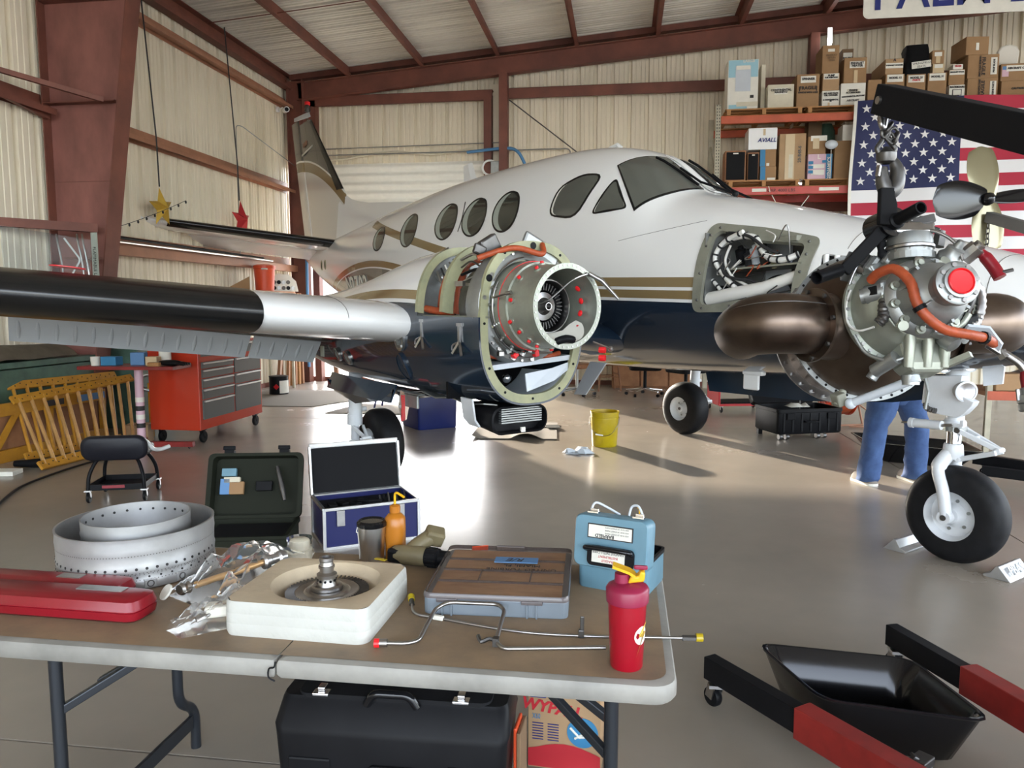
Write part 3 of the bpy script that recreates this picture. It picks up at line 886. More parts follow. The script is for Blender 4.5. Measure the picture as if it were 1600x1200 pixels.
loom([(-1.28, -.57, 1.97), (-1.08, -.60, 1.93), (-.95, -.60, 1.85), (-.86, -.58, 1.81)], .011, 'wire_black')
loom([(-1.30, -.6, 1.82), (-1.25, -.62, 1.70), (-1.14, -.62, 1.66), (-1.05, -.6, 1.65), (-.98, -.58, 1.60)], .010, 'wire_black')
loom([(-1.22, -.6, 1.88), (-1.26, -.6, 1.78), (-1.2, -.6, 1.68), (-1.08, -.6, 1.62), (-1.02, -.6, 1.60)], .009, 'wire_white')
loom([(-1.00, -.56, 1.60), (-.92, -.55, 1.66), (-.84, -.54, 1.66), (-.80, -.5, 1.58)], .014, 'black')
loom([(-1.38, -.58, 1.66), (-1.30, -.6, 1.60), (-1.24, -.6, 1.55)], .013, 'wire_white', 4)
for i in range(16):
    a = Vector((-1.3 + rnd.random()*.5, -.58 - rnd.random()*.05, 1.58 + rnd.random()*.33))
    loom([a, a + Vector((rnd.uniform(-.09, .09), .0, rnd.uniform(-.09, .09))), a + Vector((rnd.uniform(-.16, .16), .05, rnd.uniform(-.12, .12)))], .004, ['wire_white', 'wire_black', 'hose', 'steel'][i % 4])
for (x, z, r, mt) in [(-1.20, 1.80, .035, 'black'), (-1.09, 1.80, .03, 'panel_grey'), (-1.14, 1.775, .028, 'wire_black'), (-1.02, 1.79, .03, 'steel_dark'), (-.95, 1.765, .02, 'chromate')]:
    m = MB(); m.cyl((x, -.50, z - .035), (x + .01, -.54, z + .05), r, n=12); m.cyl((x, -.50, z + .03), (x, -.53, z + .075), r*.5, n=10); m.build('instrument', mt, AC, smooth=40)
for (x, z, r) in [(-1.33, 1.60, .022), (-1.30, 1.545, .025)]:
    MB().cyl((x, -.50, z), (x, -.58, z), r, n=6).build('knob', 'black', AC)
MB().box((-.86, -.45, 1.90), (.2, .2, .035)).build('bay_unit', 'chromate_grey', AC, bevel=.004)
# --- louvre opening with white tubes behind it
LL = poly_loop(LOUV, 8, .02)
lf = band_ring(LL, .012, .008, .03, .02).build('louver_frame', 'paint_white', AC, smooth=30)
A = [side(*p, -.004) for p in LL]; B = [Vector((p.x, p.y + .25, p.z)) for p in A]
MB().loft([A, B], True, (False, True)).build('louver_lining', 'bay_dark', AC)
for i in range(5):
    s0 = -.565 + i * .062
    p = side(s0, 1.69, -.03)
    MB().tube([(s0, p.y, 1.60), (s0, p.y, 1.79 - i*.008)], .017, 10).build('louver_tube', 'white', AC, smooth=60)

# --- fin, rudder
def foil_sec(le, te, th, up=(0, 1, 0), n=10):
    "closed section between two points; th = thickness; up = direction of thickness"
    le = Vector(le); te = Vector(te); up = Vector(up); out = []
    def tk(t): return th * (1.45 * math.sqrt(max(t, 0)) - .6 * t - 1.75 * t*t + 1.4 * t**3 - .5 * t**4) * 1.0
    T = [0, .008, .03, .07, .13, .22, .34, .5, .68, .85, 1.0]
    for t in T: out.append(le + (te - le) * t + up * (tk(t) + (.002 if t == 1 else 0)))
    for t in T[-1:0:-1]: out.append(le + (te - le) * t - up * (tk(t) + .002))
    return out
def fin_le(z): return -9.25 - (z - 3.28) / (4.61 - 3.28) * 1.37
def fin_te(z): return -10.93 - (z - 2.33) / (4.7 - 2.33) * .62
secs = [foil_sec((fin_le(z), 0, z), (fin_te(z) + .38, 0, z), .10 - .03 * (z - 2.4)) for z in [2.35 + .1 * i for i in range(23)]]
def fin_mat(name):
    m = bpy.data.materials.new(name); m.use_nodes = True; t = m.node_tree; b = t.nodes['Principled BSDF']
    b.inputs['Roughness'].default_value = .22; b.inputs['Coat Weight'].default_value = .35
    tc = t.nodes.new('ShaderNodeTexCoord'); sp = t.nodes.new('ShaderNodeSeparateXYZ'); t.links.new(tc.outputs['Object'], sp.inputs[0])
    def mth(op, a, b_):
        n = t.nodes.new('ShaderNodeMath'); n.operation = op
        for i, v in enumerate((a, b_)):
            if isinstance(v, (int, float)): n.inputs[i].default_value = v
            else: t.links.new(v, n.inputs[i])
        return n.outputs[0]
    q = mth('ADD', sp.outputs['X'], 11.35)
    v = mth('SUBTRACT', sp.outputs['Z'], mth('SUBTRACT', 3.93, mth('MULTIPLY', mth('MULTIPLY', q, q), .155)))
    prev = None
    for lim, c in ((-.16, (.235, .165, .075, 1)), (0, (.75, .74, .70, 1)), (.03, (.075, .075, .07, 1))):
        n = t.nodes.new('ShaderNodeMix'); n.data_type = 'RGBA'
        t.links.new(mth('GREATER_THAN', v, lim), n.inputs[0])
        if prev is None: n.inputs[6].default_value = (.62, .61, .575, 1)
        else: t.links.new(prev, n.inputs[6])
        n.inputs[7].default_value = c; prev = n.outputs[2]
    t.links.new(prev, b.inputs['Base Color']); MAT[name] = m
fin_mat('fin_paint')
fin = MB().loft(secs).build('fin', 'fin_paint', AC, smooth=40)
secs = [foil_sec((fin_te(z) + .37, 0, z), (fin_te(z), 0, z), .05 - .012 * (z - 2.4), n=8) for z in [2.33 + .1 * i for i in range(24)]]
MB().loft(secs).build('rudder', 'fin_paint', AC, smooth=40)
# de-icing boot on the fin edge
secs = []
for z in [3.26 + .09 * i for i in range(15)]:
    full = foil_sec((fin_le(z) + .006, 0, z), (fin_te(z) + .38, 0, z), .104 - .03 * (z - 2.4)); secs.append(full[:5][::-1] + full[-4:][::-1])
MB().loft(secs, False, (False, False)).build('fin_boot', 'boot', fin, smooth=50)
# fin cap with its beacon
m = MB(); m.loft([foil_sec((-10.58, 0, 4.60), (-11.4, 0, 4.66), .034), foil_sec((-10.64, 0, 4.68), (-11.4, 0, 4.72), .026)]); m.build('fin_cap', 'panel_grey', AC, smooth=40)
m = MB(); m.lathe([(0, 0), (.05, 0), (.05, .07), (.03, .11), (0, .12)], (-10.72, 0, 4.70), (0, 0, 1), 12); m.build('beacon', 'steel_dark', AC, smooth=50)
m = MB(); m.lathe([(0, 0), (.045, 0), (.045, .05), (.0, .07)], (-10.72, 0, 4.81), (0, 0, 1), 12); m.build('beacon_lens', 'red_cap', AC, smooth=50)
MB().bar((-10.98, -.024, 4.02), (-10.45, -.030, 4.10), .006, .03).build('stripe_mark', 'paper', fin)
MB().bar((-10.90, -.026, 4.17), (-10.72, -.028, 4.20), .006, .07).build('emblem', 'oxide_light', fin)
# dorsal fillet
secs = []
for i in range(14):
    t = i / 13; s = -6.6 - 2.75 * t; zt = [2.76, 2.80, 2.83, 2.85, 2.87, 2.89, 2.91, 2.93, 2.95, 2.985, 3.02, 3.07, 3.16, 3.30][i]; zb = interp(FUS, s)[1] - .12; w_ = .10
    secs.append([(s, 0, zt), (s, .018, zt - .03), (s, w_, zb), (s, -w_, zb), (s, -.018, zt - .03)])
MB().loft(secs).build('dorsal_fin', 'livery', AC, smooth=50)
# --- tailplane
def tail_half(sg):
    secs = []; bs = []; el = []
    for i in range(9):
        t = i / 8; l = .12 + 2.75 * t; z = 2.38 + .115 * (l - .1) * .72 + .02 * t; le = (-9.02 - .28 * t, sg * l, z + .03); te = (-9.98 - .10 * t, sg * l, z - .03)
        f_ = foil_sec(le, te, .15 - .03 * t, (0, 0, 1)); secs.append(f_ if sg > 0 else f_)
        ee = foil_sec((te[0] - .01, sg * l, z - .03), (te[0] - .44 + .1 * t, sg * l, z - .15), .03, (0, 0, 1)); el.append(ee)
        full = foil_sec((le[0] + .006, sg * l, z + .03), te, .157 - .03 * t, (0, 0, 1)); 
        if .03 < t < .97 or i in (0,): bs.append(full[:5][::-1] + full[-4:][::-1])
    tp = MB().loft(secs).build('tailplane', 'paint_white', AC, smooth=40)
    MB().loft(el).build('elevator', 'paint_white', tp, smooth=40)
    MB().loft(bs, False, (False, False)).build('tail_boot', 'boot', tp, smooth=50)
    return tp
tail_half(-1); tail_half(1)
rows = []

# --- wings
def wing_sec(l, sg, zoff=0.0, scale=1.0):
    a = abs(l); c = 2.15 - .21 * (a - 2.0); z = 1.385 + .085 * (a - 2.5) + zoff
    le = Vector((-2.34 - .03 * (a - 2.5), sg * a, z)); te = Vector((le.x - c * .82, sg * a, z + .02))
    return foil_sec(le, te, (.29 - .014 * (a - 2.5)), (0, 0, 1)), le, te
for sg in (-1, 1):
    MB().loft([wing_sec(l, sg)[0] for l in [.5, 1.2, 2.0]]).build('wing_root', 'paint_navy', AC, smooth=40)
    W = MB().loft([wing_sec(l, sg)[0] for l in [2.0, 2.6, 3.2, 4.0, 5.0, 6.0, 7.0, 7.5]]).build('wing', 'paint_white', AC, smooth=40)
    bs = []
    for l in (3.3, 3.6, 4.2, 5.0, 6.0, 7.0):
        a = l; c = 2.15 - .21 * (a - 2.0); z = 1.385 + .085 * (a - 2.5)
        le = Vector((-2.330 - .03 * (a - 2.5), sg * a, z)); te = Vector((le.x - c * .82, sg * a, z + .02))
        f_ = foil_sec(le, te, (.29 - .014 * (a - 2.5)) + .008, (0, 0, 1)); bs.append(f_[:6][::-1] + f_[-5:][::-1])
    MB().loft(bs, False, (False, False)).build('wing_boot', 'boot', W, smooth=50)
    if sg < 0:
        # flaps, drooped
        def flap(l0, l1, n):
            hinge = lambda l: Vector((-3.98, sg * l, 1.235 + .112 * (l - 2.9)))
            rows = []
            for l in (l0, l1):
                h = hinge(l); rows.append([h + Vector((.02, 0, .035)), h + Vector((-.03, 0, -.02)), h + Vector((-.11, 0, -.085)), h + Vector((-.20, 0, -.17))])
            fl = MB().sheet(rows, .02).build('flap', 'panel_grey', AC, smooth=30)
            for k in range(n):
                l = l0 + (l1 - l0) * (k + .5) / n; h = hinge(l)
                MB().tube([h + Vector((-.035, 0, -.013)), h + Vector((-.11, 0, -.075)), h + Vector((-.18, -.0, -.14))], [.010, .019, .012], 8).build('bead', 'panel_grey', fl, smooth=60)
        flap(4.52, 2.93, 14); flap(2.90, 2.36, 5)
        # piano hinge along the lower skin, red filler disc and the landing light lens
        MB().tube([(-3.90, sg * l, 1.262 + .112 * (l - 2.9)) for l in (2.3, 3, 4, 5, 6)], .012, 6).build('hinge', 'steel', W)
        MB().lathe([(0, 0), (.09, 0), (.09, .006), (0, .006)], (-2.78, -4.25, 1.70), (0, .11, 1), 20).build('filler_cap', 'red', W)
        seam([(wing_sec(2.78, -1)[0][k] + Vector((0, 0, .002 if k < 8 else 0))) for k in range(0, 9)], r=.002)

# --- nacelles
def nac_secs(tab, l0, n=36):
    out = []
    for s, hw, zt, zb, p in tab:
        ring = []; zm = (zt + zb) / 2
        for k in range(n):
            a = 2 * PI * k / n; c, q = math.cos(a), math.sin(a); e = 2 / p
            ring.append(Vector((s, l0 - hw * math.copysign(abs(q)**e, q), zm + (zt - zb) / 2 * math.copysign(abs(c)**e, c))))
        out.append(ring)
    return out
NACT = [(-1.5, .365, 1.865, .915, 2.5), (-1.85, .37, 1.872, .90, 2.5), (-2.25, .375, 1.872, .885, 2.5), (-2.6, .375, 1.845, .875, 2.5), (-3.0, .365, 1.79, .87, 2.4), (-3.4, .35, 1.72, .875, 2.4),
        (-3.9, .32, 1.655, .89, 2.3), (-4.5, .27, 1.60, .93, 2.2), (-5.1, .20, 1.56, .99, 2.1), (-5.7, .11, 1.50, 1.10, 2.0), (-6.05, .03, 1.42, 1.25, 2.0)]
NL = -1.985
def nac_paint():
    m = bpy.data.materials.new('nacelle_paint'); m.use_nodes = True; t = m.node_tree; b = t.nodes['Principled BSDF']
    b.inputs['Roughness'].default_value = .15; b.inputs['Coat Weight'].default_value = .5
    tc = t.nodes.new('ShaderNodeTexCoord'); sp = t.nodes.new('ShaderNodeSeparateXYZ'); t.links.new(tc.outputs['Object'], sp.inputs[0])
    def mth(op, a, b_):
        n = t.nodes.new('ShaderNodeMath'); n.operation = op
        for i, v in enumerate((a, b_)):
            if isinstance(v, (int, float)): n.inputs[i].default_value = v
            else: t.links.new(v, n.inputs[i])
        return n.outputs[0]
    q = mth('ADD', sp.outputs['X'], 2.75)
    v = mth('SUBTRACT', sp.outputs['Z'], mth('SUBTRACT', 1.515, mth('MULTIPLY', mth('MULTIPLY', q, q), .05)))
    prev = None
    for lim, c in ((0, (.75, .75, .73, 1)), (.025, (.235, .165, .075, 1)), (.085, (.80, .80, .785, 1))):
        n = t.nodes.new('ShaderNodeMix'); n.data_type = 'RGBA'
        t.links.new(mth('GREATER_THAN', v, lim), n.inputs[0])
        if prev is None: n.inputs[6].default_value = (.012, .021, .036, 1)
        else: t.links.new(prev, n.inputs[6])
        n.inputs[7].default_value = c; prev = n.outputs[2]
    t.links.new(prev, b.inputs['Base Color']); MAT['nacelle_paint'] = m
nac_paint()
# right nacelle: the rear body is whole, the upper cowling ahead of the firewall is off
full = nac_secs([r_ for r_ in NACT if r_[0] <= -2.25], NL)
MB().loft(full, True, (False, True)).build('nacelle', 'nacelle_paint', AC, smooth=40)
# lower cowling still on (below z = 1.42)
low = []
for s_, hw, zt, zb, p_ in NACT[:3]:
    zm = (zt + zb) / 2; h = (zt - zb) / 2; ac = math.acos(((1.425 - zm) / h) ** (p_ / 2)); row = []
    for k in range(41):
        a = ac + (2*PI - 2*ac) * k / 40; c, q = math.cos(a), math.sin(a); e = 2 / p_
        row.append(Vector((s_, NL - hw * math.copysign(abs(q)**e, q), zm + h * math.copysign(abs(c)**e, c))))
    low.append(row)
MB().sheet(low, .012).build('lower_cowling', 'paint_navy', AC, smooth=40)
# hoop frames
def hoop(s, w_, t, mt, name, zlo=None, hw=.0, n=72):
    r_ = interp(NACT, s); o_ = nac_secs([(s, *r_)], NL, n)[0]; zm = (r_[1] + r_[2]) / 2; cc = Vector((s, NL, zm))
    sel = [p for p in o_ if zlo is None or p.z >= zlo]
    if zlo is not None:
        i0 = max(range(len(sel)), key=lambda i: (sel[i] - sel[i-1]).length); sel = sel[i0:] + sel[:i0]
    m = MB(); X = Vector((t, 0, 0))
    rows = []
    for p in sel:
        d_ = (cc - p); d_.normalize(); rows.append([p, p + d_ * w_, p + d_ * w_ - X, p - X])
    vs = [q for r in rows for q in r]; fs = []; N = len(rows)
    for i in range(N if zlo is None else N - 1):
        j = (i + 1) % N
        for k in range(4): fs.append((i*4+k, i*4+(k+1) % 4, j*4+(k+1) % 4, j*4+k))
    m.add(vs, fs); return m.build(name, mt, AC, smooth=30), sel, cc
fr1, sel, cc = hoop(-1.5, .052, .03, 'chromate', 'front_frame')
for i in range(0, len(sel), 6):
    d_ = (cc - sel[i]).normalized(); p = sel[i] + d_ * .027
    r0 = .021 if (i // 6) % 2 == 0 and sel[i].z > 1.3 else .008
    MB().cyl(p - Vector((.01, 0, 0)), p + Vector((.003, 0, 0)), r0, n=14).build('lightening_hole' if r0 > .02 else 'rivet', 'black', fr1)
hoop(-1.93, .08, .035, 'chromate', 'mid_frame', 1.42)
hoop(-2.25, .05, .03, 'chromate', 'firewall_frame', 1.42)
m = MB(); sec = nac_secs([(-2.29, .365, 1.86, .90, 2.5)], NL)[0]; m.loft([sec, [p + Vector((-.01, 0, 0)) for p in sec]]); m.build('firewall', 'alu_grey', AC)
MB().box((-1.88, NL, 1.425), (.76, .66, .012)).build('bay_floor', 'chromate_grey', AC)
# chin: front lower bay with shelf, duct panels
MB().box((-1.62, NL + .02, 1.155), (.2, .58, .03), rot=(R(4), 0, 0)).build('shelf', 'panel_grey', AC)
m = MB(); m.sheet([[(-1.50, NL - .04, .985), (-1.50, NL + .16, 1.04), (-1.50, NL + .30, 1.12)], [(-1.52, NL - .04, 1.09), (-1.52, NL + .16, 1.115), (-1.52, NL + .30, 1.15)]], .01); m.build('duct_panel', 'panel_grey', AC)
rows = [[p + (Vector((s, NL, 1.2)) - p).normalized() * .05 for p in sorted([q for q in nac_secs([(s, *interp(NACT, s))], NL, 48)[0] if q.z < 1.08], key=lambda v: v.y)] for s in (-1.51, -1.8, -2.2)]
n_ = min(len(r_) for r_ in rows); MB().sheet([r_[:n_] for r_ in rows], .004).build('chin_liner', 'panel_grey', AC, smooth=50)
MB().box((-2.0, NL, 1.02), (.02, .6, .22)).build('chin_bulkhead', 'black', AC)
for (y, z, r) in [(-.13, 1.06, .028), (-.02, 1.045, .03), (-.18, 1.03, .02)]:
    MB().sphere((-1.75, NL + y, z), r).build('reservoir', 'chrome', AC, smooth=60)
loomN = lambda pts, r, mt, nm='hose': MB().tube(smooth_path(pts, 7), r, 9).build(nm, mt, AC, smooth=60)
loomN([(-1.62, NL - .26, 1.20), (-1.55, NL - .1, 1.19), (-1.52, NL + .05, 1.215), (-1.6, NL + .16, 1.23)], .017, 'hose')
loomN([(-1.62, NL + .02, 1.19), (-1.54, NL + .12, 1.185), (-1.56, NL + .24, 1.2)], .016, 'hose')
loomN([(-1.62, NL - .28, 1.23), (-1.56, NL - .12, 1.235), (-1.55, NL + .1, 1.25)], .006, 'wire_black', 'cable')
# gas generator with the open front flange
EZ = 1.487; EY = NL - .035
ga = MB(); ga.lathe([(.29, -1.66), (.345, -1.63), (.35, -1.56), (.33, -1.52), (.27, -1.50)], (0, EY, EZ), (1, 0, 0), 56); ga = ga.build('inlet_case', 'alu_grey', AC, smooth=35)
m = MB(); m.lathe([(.262, -1.535), (.256, -1.44), (.243, -1.38), (.233, -1.28), (.225, -1.16), (.235, -1.15), (.235, -1.125), (.205, -1.125), (.205, -1.2), (.195, -1.42), (.17, -1.45), (.0, -1.46)], (0, EY, EZ), (1, 0, 0), 56); gg = m.build('gas_generator_case', 'alu_green', AC, smooth=35)
m = MB(); m.lathe([(.198, -1.43), (.165, -1.40), (.15, -1.30), (.145, -1.30), (.14, -1.42)], (0, EY, EZ), (1, 0, 0), 40); m.build('liner_wall', 'steel', gg, smooth=40)
m = MB(); m.lathe([(.135, -1.40), (.13, -1.36), (.09, -1.36), (.085, -1.41)], (0, EY, EZ), (1, 0, 0), 40); m.build('stator_ring', 'black', gg, smooth=40)
m = MB(); m.lathe([(.083, -1.41), (.08, -1.35), (.05, -1.345), (.04, -1.38), (.028, -1.36), (.022, -1.30), (.018, -1.30), (.016, -1.36), (0, -1.36)], (0, EY, EZ), (1, 0, 0), 32); m.build('shaft_bore', 'steel', gg, smooth=40)
vane = None
for k in range(36):
    a = 2 * PI * k / 36
    M = Matrix.Translation((0, EY, EZ)) @ Matrix.Rotation(a, 4, 'X')
    m = MB().box((-1.355, .112, 0), (.014, .04, .006), M=M); m.build('vane', 'steel_dark', gg)
for k in range(44):
    a = 2 * PI * k / 44; p = Vector((-1.122, EY + .222 * math.cos(a), EZ + .222 * math.sin(a)))
    MB().cyl(p - Vector((.006, 0, 0)), p, .006, n=6).build('bolt', 'steel', gg)
for a_, x, r in [(200, -1.34, .238), (172, -1.32, .236), (215, -1.30, .234), (232, -1.28, .233), (245, -1.27, .232), (140, -1.32, .236), (120, -1.25, .231), (98, -1.32, .236), (262, -1.36, .240), (280, -1.33, .237)]:
    q = Vector((0, math.cos(R(a_)), math.sin(R(a_)))); p = Vector((x, EY, EZ)) + q * r
    b = MB().lathe([(.021, -.006), (.021, .006), (.013, .008), (0, .008)], p, q, 14).build('boss', 'alu_green', gg, smooth=40)
    MB().lathe([(.011, .006), (.011, .02), (.006, .02), (0, .02)], p, q, 10).build('red_cap', 'red_cap', b, smooth=40)
for (yy, zz) in [(.16, .1), (.18, -.04), (.16, -.12), (.185, .03)]:
    p = Vector((-1.24, EY + yy, EZ + zz)); MB().lathe([(.018, 0), (.018, -.004), (.008, -.012), (0, -.012)], p, (-.0, yy, zz), 12).build('red_cap', 'red_cap', gg, smooth=40)
MB().sheet([[(-1.13 - .05 * i, EY - .06 + .24 * j / 5, EZ - .21 + .006 * ((i + j) % 2) + .07 * max(0, j - 2.5) / 2.5 + i * .02) for j in range(6)] for i in range(4)], .003).build('rag', 'paper', AC, smooth=60)
MB().tube(smooth_path([(-1.14, EY - .08, EZ - .195), (-1.12, EY - .02, EZ - .175), (-1.13, EY + .05, EZ - .185)], 4), [.01] + [.022] * 7 + [.01], 8).build('glove', 'black', AC, smooth=60)
m = MB(); m.tube(smooth_path([(-1.45, EY - .20, EZ + .03), (-1.2, EY - .12, EZ + .02), (-1.12, EY + .02, EZ + .14), (-1.11, EY + .13, EZ + .18)], 7), .0045, 6); m.build('pull_cable', 'steel', AC)
m = MB(); m.tube([(-1.11, EY + .13, EZ + .18), (-1.08, EY + .2, EZ + .14), (-1.02, EY + .27, EZ + .04)], [.012, .014, .007], 8); m.build('cable_end', 'steel', AC, smooth=60)
m = MB(); m.tube([(-1.15, EY + .2, EZ - .2), (-1.1, EY + .29, EZ - .24)], .007, 6); m.sphere((-1.1, EY + .29, EZ - .24), .016, 8, 6); m.build('fitting', 'steel', AC)
for dz in (0, -.045): MB().cyl((-1.13, EY + .23, EZ - .245 + dz), (-1.10, EY + .25, EZ - .245 + dz), .018, n=12).build('red_cap', 'red_cap', AC)
loomN([(-1.56, EY - .31, EZ + .27), (-1.48, EY - .12, EZ + .33), (-1.44, EY + .05, EZ + .30), (-1.5, EY + .10, EZ + .36)], .017, 'hose')
m = MB(); m.box((-1.62, EY - .19, EZ + .35), (.05, .12, .10), rot=(R(30), 0, 0)); m.box((-1.60, EY - .27, EZ + .32), (.03, .08, .06), rot=(R(-20), 0, 0)); m.build('lift_bracket', 'steel_dark', AC, bevel=.01)
m = MB(); m.box((-1.53, EY + .1, EZ + .31), (.03, .28, .16), rot=(R(-25), 0, 0)); m.build('inlet_plate', 'alu_grey', AC, bevel=.03)
for (y, z) in [(-.25, .18), (-.3, .05), (-.2, -.24), (-.1, -.30), (.03, -.31)]:
    p = (-1.53, EY + y, EZ + z); MB().cyl(p, (-1.50, EY + y, EZ + z), .014, n=6).build('bolt', 'steel', ga)
MB().tube([(-1.49, EY - .12, EZ - .27), (-1.48, EY + .16, EZ - .275)], .008, 6).build('rod', 'steel', AC)
for i in range(6):
    MB().box((-1.49, EY - .2 + i * .05, EZ - .27 + .015 * math.sin(i * 2.)), (.03, .035, .03), rot=(R(20 * i), 0, 0)).build('fitting', ['steel', 'alu_grey', 'red_cap'][i % 3], ga, bevel=.004)
MB().sheet([[(-1.56, NL - .30, 1.40), (-1.56, NL - .12, 1.22)], [(-1.56, NL - .30, 1.27), (-1.56, NL - .20, 1.22)]], .006).build('side_baffle', 'panel_grey', AC)
MB().torus((-1.43, EY, EZ), (1, 0, 0), .2565, .002, 56, 6).build('red_stripe', 'red_cap', gg)
MB().lathe([(.2455, -1.372), (.252, -1.37), (.252, -1.36), (.240, -1.358)], (0, EY, EZ), (1, 0, 0), 56).build('case_rib', 'alu_green', gg, smooth=30)
for k in range(14):
    a = R(95 + 14*k); p = Vector((-1.515, EY + .318*math.cos(a), EZ + .318*math.sin(a))); MB().cyl(p, p + Vector((.012, 0, 0)), .009, n=6).build('bolt', 'steel', ga)
for k, (a0, a1, rr_, mt) in enumerate([(150, 215, .275, 'steel'), (185, 250, .285, 'steel_dark'), (100, 150, .285, 'steel'), (215, 275, .30, 'steel')]):
    MB().tube([(-1.46 - .01*k, EY + rr_*math.cos(R(a0 + (a1 - a0)*i/12)), EZ + rr_*math.sin(R(a0 + (a1 - a0)*i/12))) for i in range(13)], .005, 6).build('fuel_line', mt, AC, smooth=60)
for k, a in enumerate((158, 178, 203, 222, 240, 258)):
    q = Vector((0, math.cos(R(a)), math.sin(R(a)))); p = Vector((-1.47, EY, EZ)) + q*.262; MB().lathe([(.012, 0), (.014, .012), (.009, .016), (.009, .03), (0, .03)], p, q, 8).build('fitting', ['steel', 'alu_grey', 'chrome'][k % 3], gg, smooth=30)
m = MB(); m.tube(smooth_path([(-1.47, EY - .27, EZ + .06), (-1.40, EY - .30, EZ + .05), (-1.30, EY - .28, EZ + .07)], 5), .006, 6); m.cyl((-1.31, EY - .28, EZ + .07), (-1.28, EY - .27, EZ + .075), .012, n=8); m.build('igniter_lead', 'steel', AC, smooth=50)

# accessories in the firewall bay
loomN([(-2.2, NL - .22, 1.46), (-2.12, NL - .24, 1.60), (-2.12, NL - .18, 1.70), (-2.18, NL - .05, 1.72)], .032, 'hose')
loomN([(-2.02, NL - .21, 1.44), (-2.0, NL - .20, 1.60), (-2.02, NL - .15, 1.74), (-2.05, NL + .02, 1.80)], .028, 'hose')
MB().cyl((-2.16, NL - .235, 1.44), (-2.165, NL - .235, 1.475), .027, n=12).build('clamp', 'ink_cyan', AC)
loomN([(-2.26, NL - .30, 1.47), (-2.12, NL - .28, 1.455), (-2.05, NL - .2, 1.45)], .024, 'hose')
m = MB(); m.tube([(-2.26, NL - .2, 1.66), (-2.1, NL - .1, 1.78), (-1.98, NL, 1.80)], .025, 9); m.tube([(-2.26, NL - .22, 1.68), (-2.0, NL - .2, 1.52)], .014, 8); m.build('engine_mount', 'alu_grey', AC, smooth=60)
m = MB(); m.torus((-2.22, NL - .17, 1.665), (1, -.3, 0), .032, .01, 18, 8); m.build('mount_ring', 'steel', AC, smooth=60)
for i in range(7): loomN([(-2.24, NL - .05 - .03*i, 1.83 - .02*i), (-2.1, NL - .08 - .025*i, 1.80 - .05*i), (-2.02, NL - .12 - .02*i, 1.70 - .06*i)], .006, ['steel', 'wire_white', 'wire_black'][i % 3], 'cable')
for i in range(8):
    z = 1.45 + .045 * i; loomN([(-1.88, NL - .26, z), (-1.75, NL - .27 + .02*(i % 3), z + .03), (-1.62, NL - .28, z - .01)], .006 + .003*(i % 2), ['steel_dark', 'steel', 'black'][i % 3], 'line')
m = MB(); m.lathe([(.26, 0), (.27, .02), (.27, .1), (.25, .12)], (-1.86, EY, EZ), (1, 0, 0), 40); m.build('compressor_case', 'steel_dark', AC, smooth=40)
m = MB(); m.tube([(-1.80, NL - .3, 1.62), (-1.58, NL - .31, 1.60)], .01, 6); m.box((-1.78, NL - .33, 1.62), (.09, .02, .03)); m.build('lever', 'steel', AC)
# cowl latches hanging from the lower cowling
for s0, z0 in ((-2.17, 1.345), (-1.70, 1.33)):
    y0 = NL - .385; m = MB(); m.box((s0, y0, z0), (.022, .012, .11)); m.bar((s0, y0, z0 - .05), (s0 + .055, y0 - .02, z0 - .125), .014, .014); m.bar((s0, y0, z0 - .05), (s0 - .045, y0 - .02, z0 - .12), .014, .014)
    m.tube(smooth_path([(s0, y0, z0 - .05), (s0 - .04, y0 - .02, z0 - .07), (s0 - .05, y0 - .02, z0 - .1)], 4), .006, 6); m.box((s0, y0, z0 + .05), (.05, .012, .018)); m.build('cowl_latch', 'steel', AC)
# oval access opening and round patch on the nacelle side
def nac_side(s, z, off=0.0):
    hw, zt, zb, p = interp(NACT, s); zm = (zt + zb) / 2; t = min(1, abs((z - zm) / ((zt - zb) / 2)))
    return Vector((s, NL - hw * (1 - t**p) ** (1/p) - off, z))
def nac_oval(s0, z0, a, b, w_, rim, core, name):
    L0 = [(s0 + a*math.cos(2*PI*k/28), z0 + b*math.sin(2*PI*k/28)) for k in range(28)]
    A = [nac_side(*p, .016) for p in L0]; B = [nac_side(s0 + (p[0]-s0)*(1-w_/a), z0 + (p[1]-z0)*(1-w_/b), .016) for p in L0]; C = [nac_side(*p, -.004) for p in L0]
    m = MB(); n = 28; m.add(C + A + B, [(j*n+k, j*n+(k+1) % n, (j+1)*n+(k+1) % n, (j+1)*n+k) for j in range(2) for k in range(n)])
    o = m.build(name, rim, AC, smooth=40)
    m = MB(); m.add([nac_side(s0, z0, .004)] + [p - Vector((0, -.004, 0)) for p in B], [(0, 1 + k, 1 + (k+1) % n) for k in range(n)]); m.build('recess', core, o); return o
ov = nac_oval(-2.50, 1.285, .07, .10, .018, 'aluminium', 'bay_dark', 'access_port')
for i in range(4): MB().box((-2.50 + .012*(-1)**i, NL - .388, 1.22 + .035*i), (.06, .012, .016), rot=(0, R(15*i), 0)).build('fitting', ['steel', 'alu_grey'][i % 2], ov)
nac_oval(-2.54, 1.075, .065, .095, .012, 'paint_navy', 'paint_navy', 'cover_plate')
nac_oval(-3.80, 1.09, .06, .055, .014, 'aluminium', 'bay_dark', 'drain_port'); nac_oval(-3.57, 1.075, .06, .055, .014, 'aluminium', 'bay_dark', 'drain_port')
m = MB(); m.box((-4.13, NL - .31, 1.10), (.07, .01, .09)); m.build('placard', 'seal', AC)
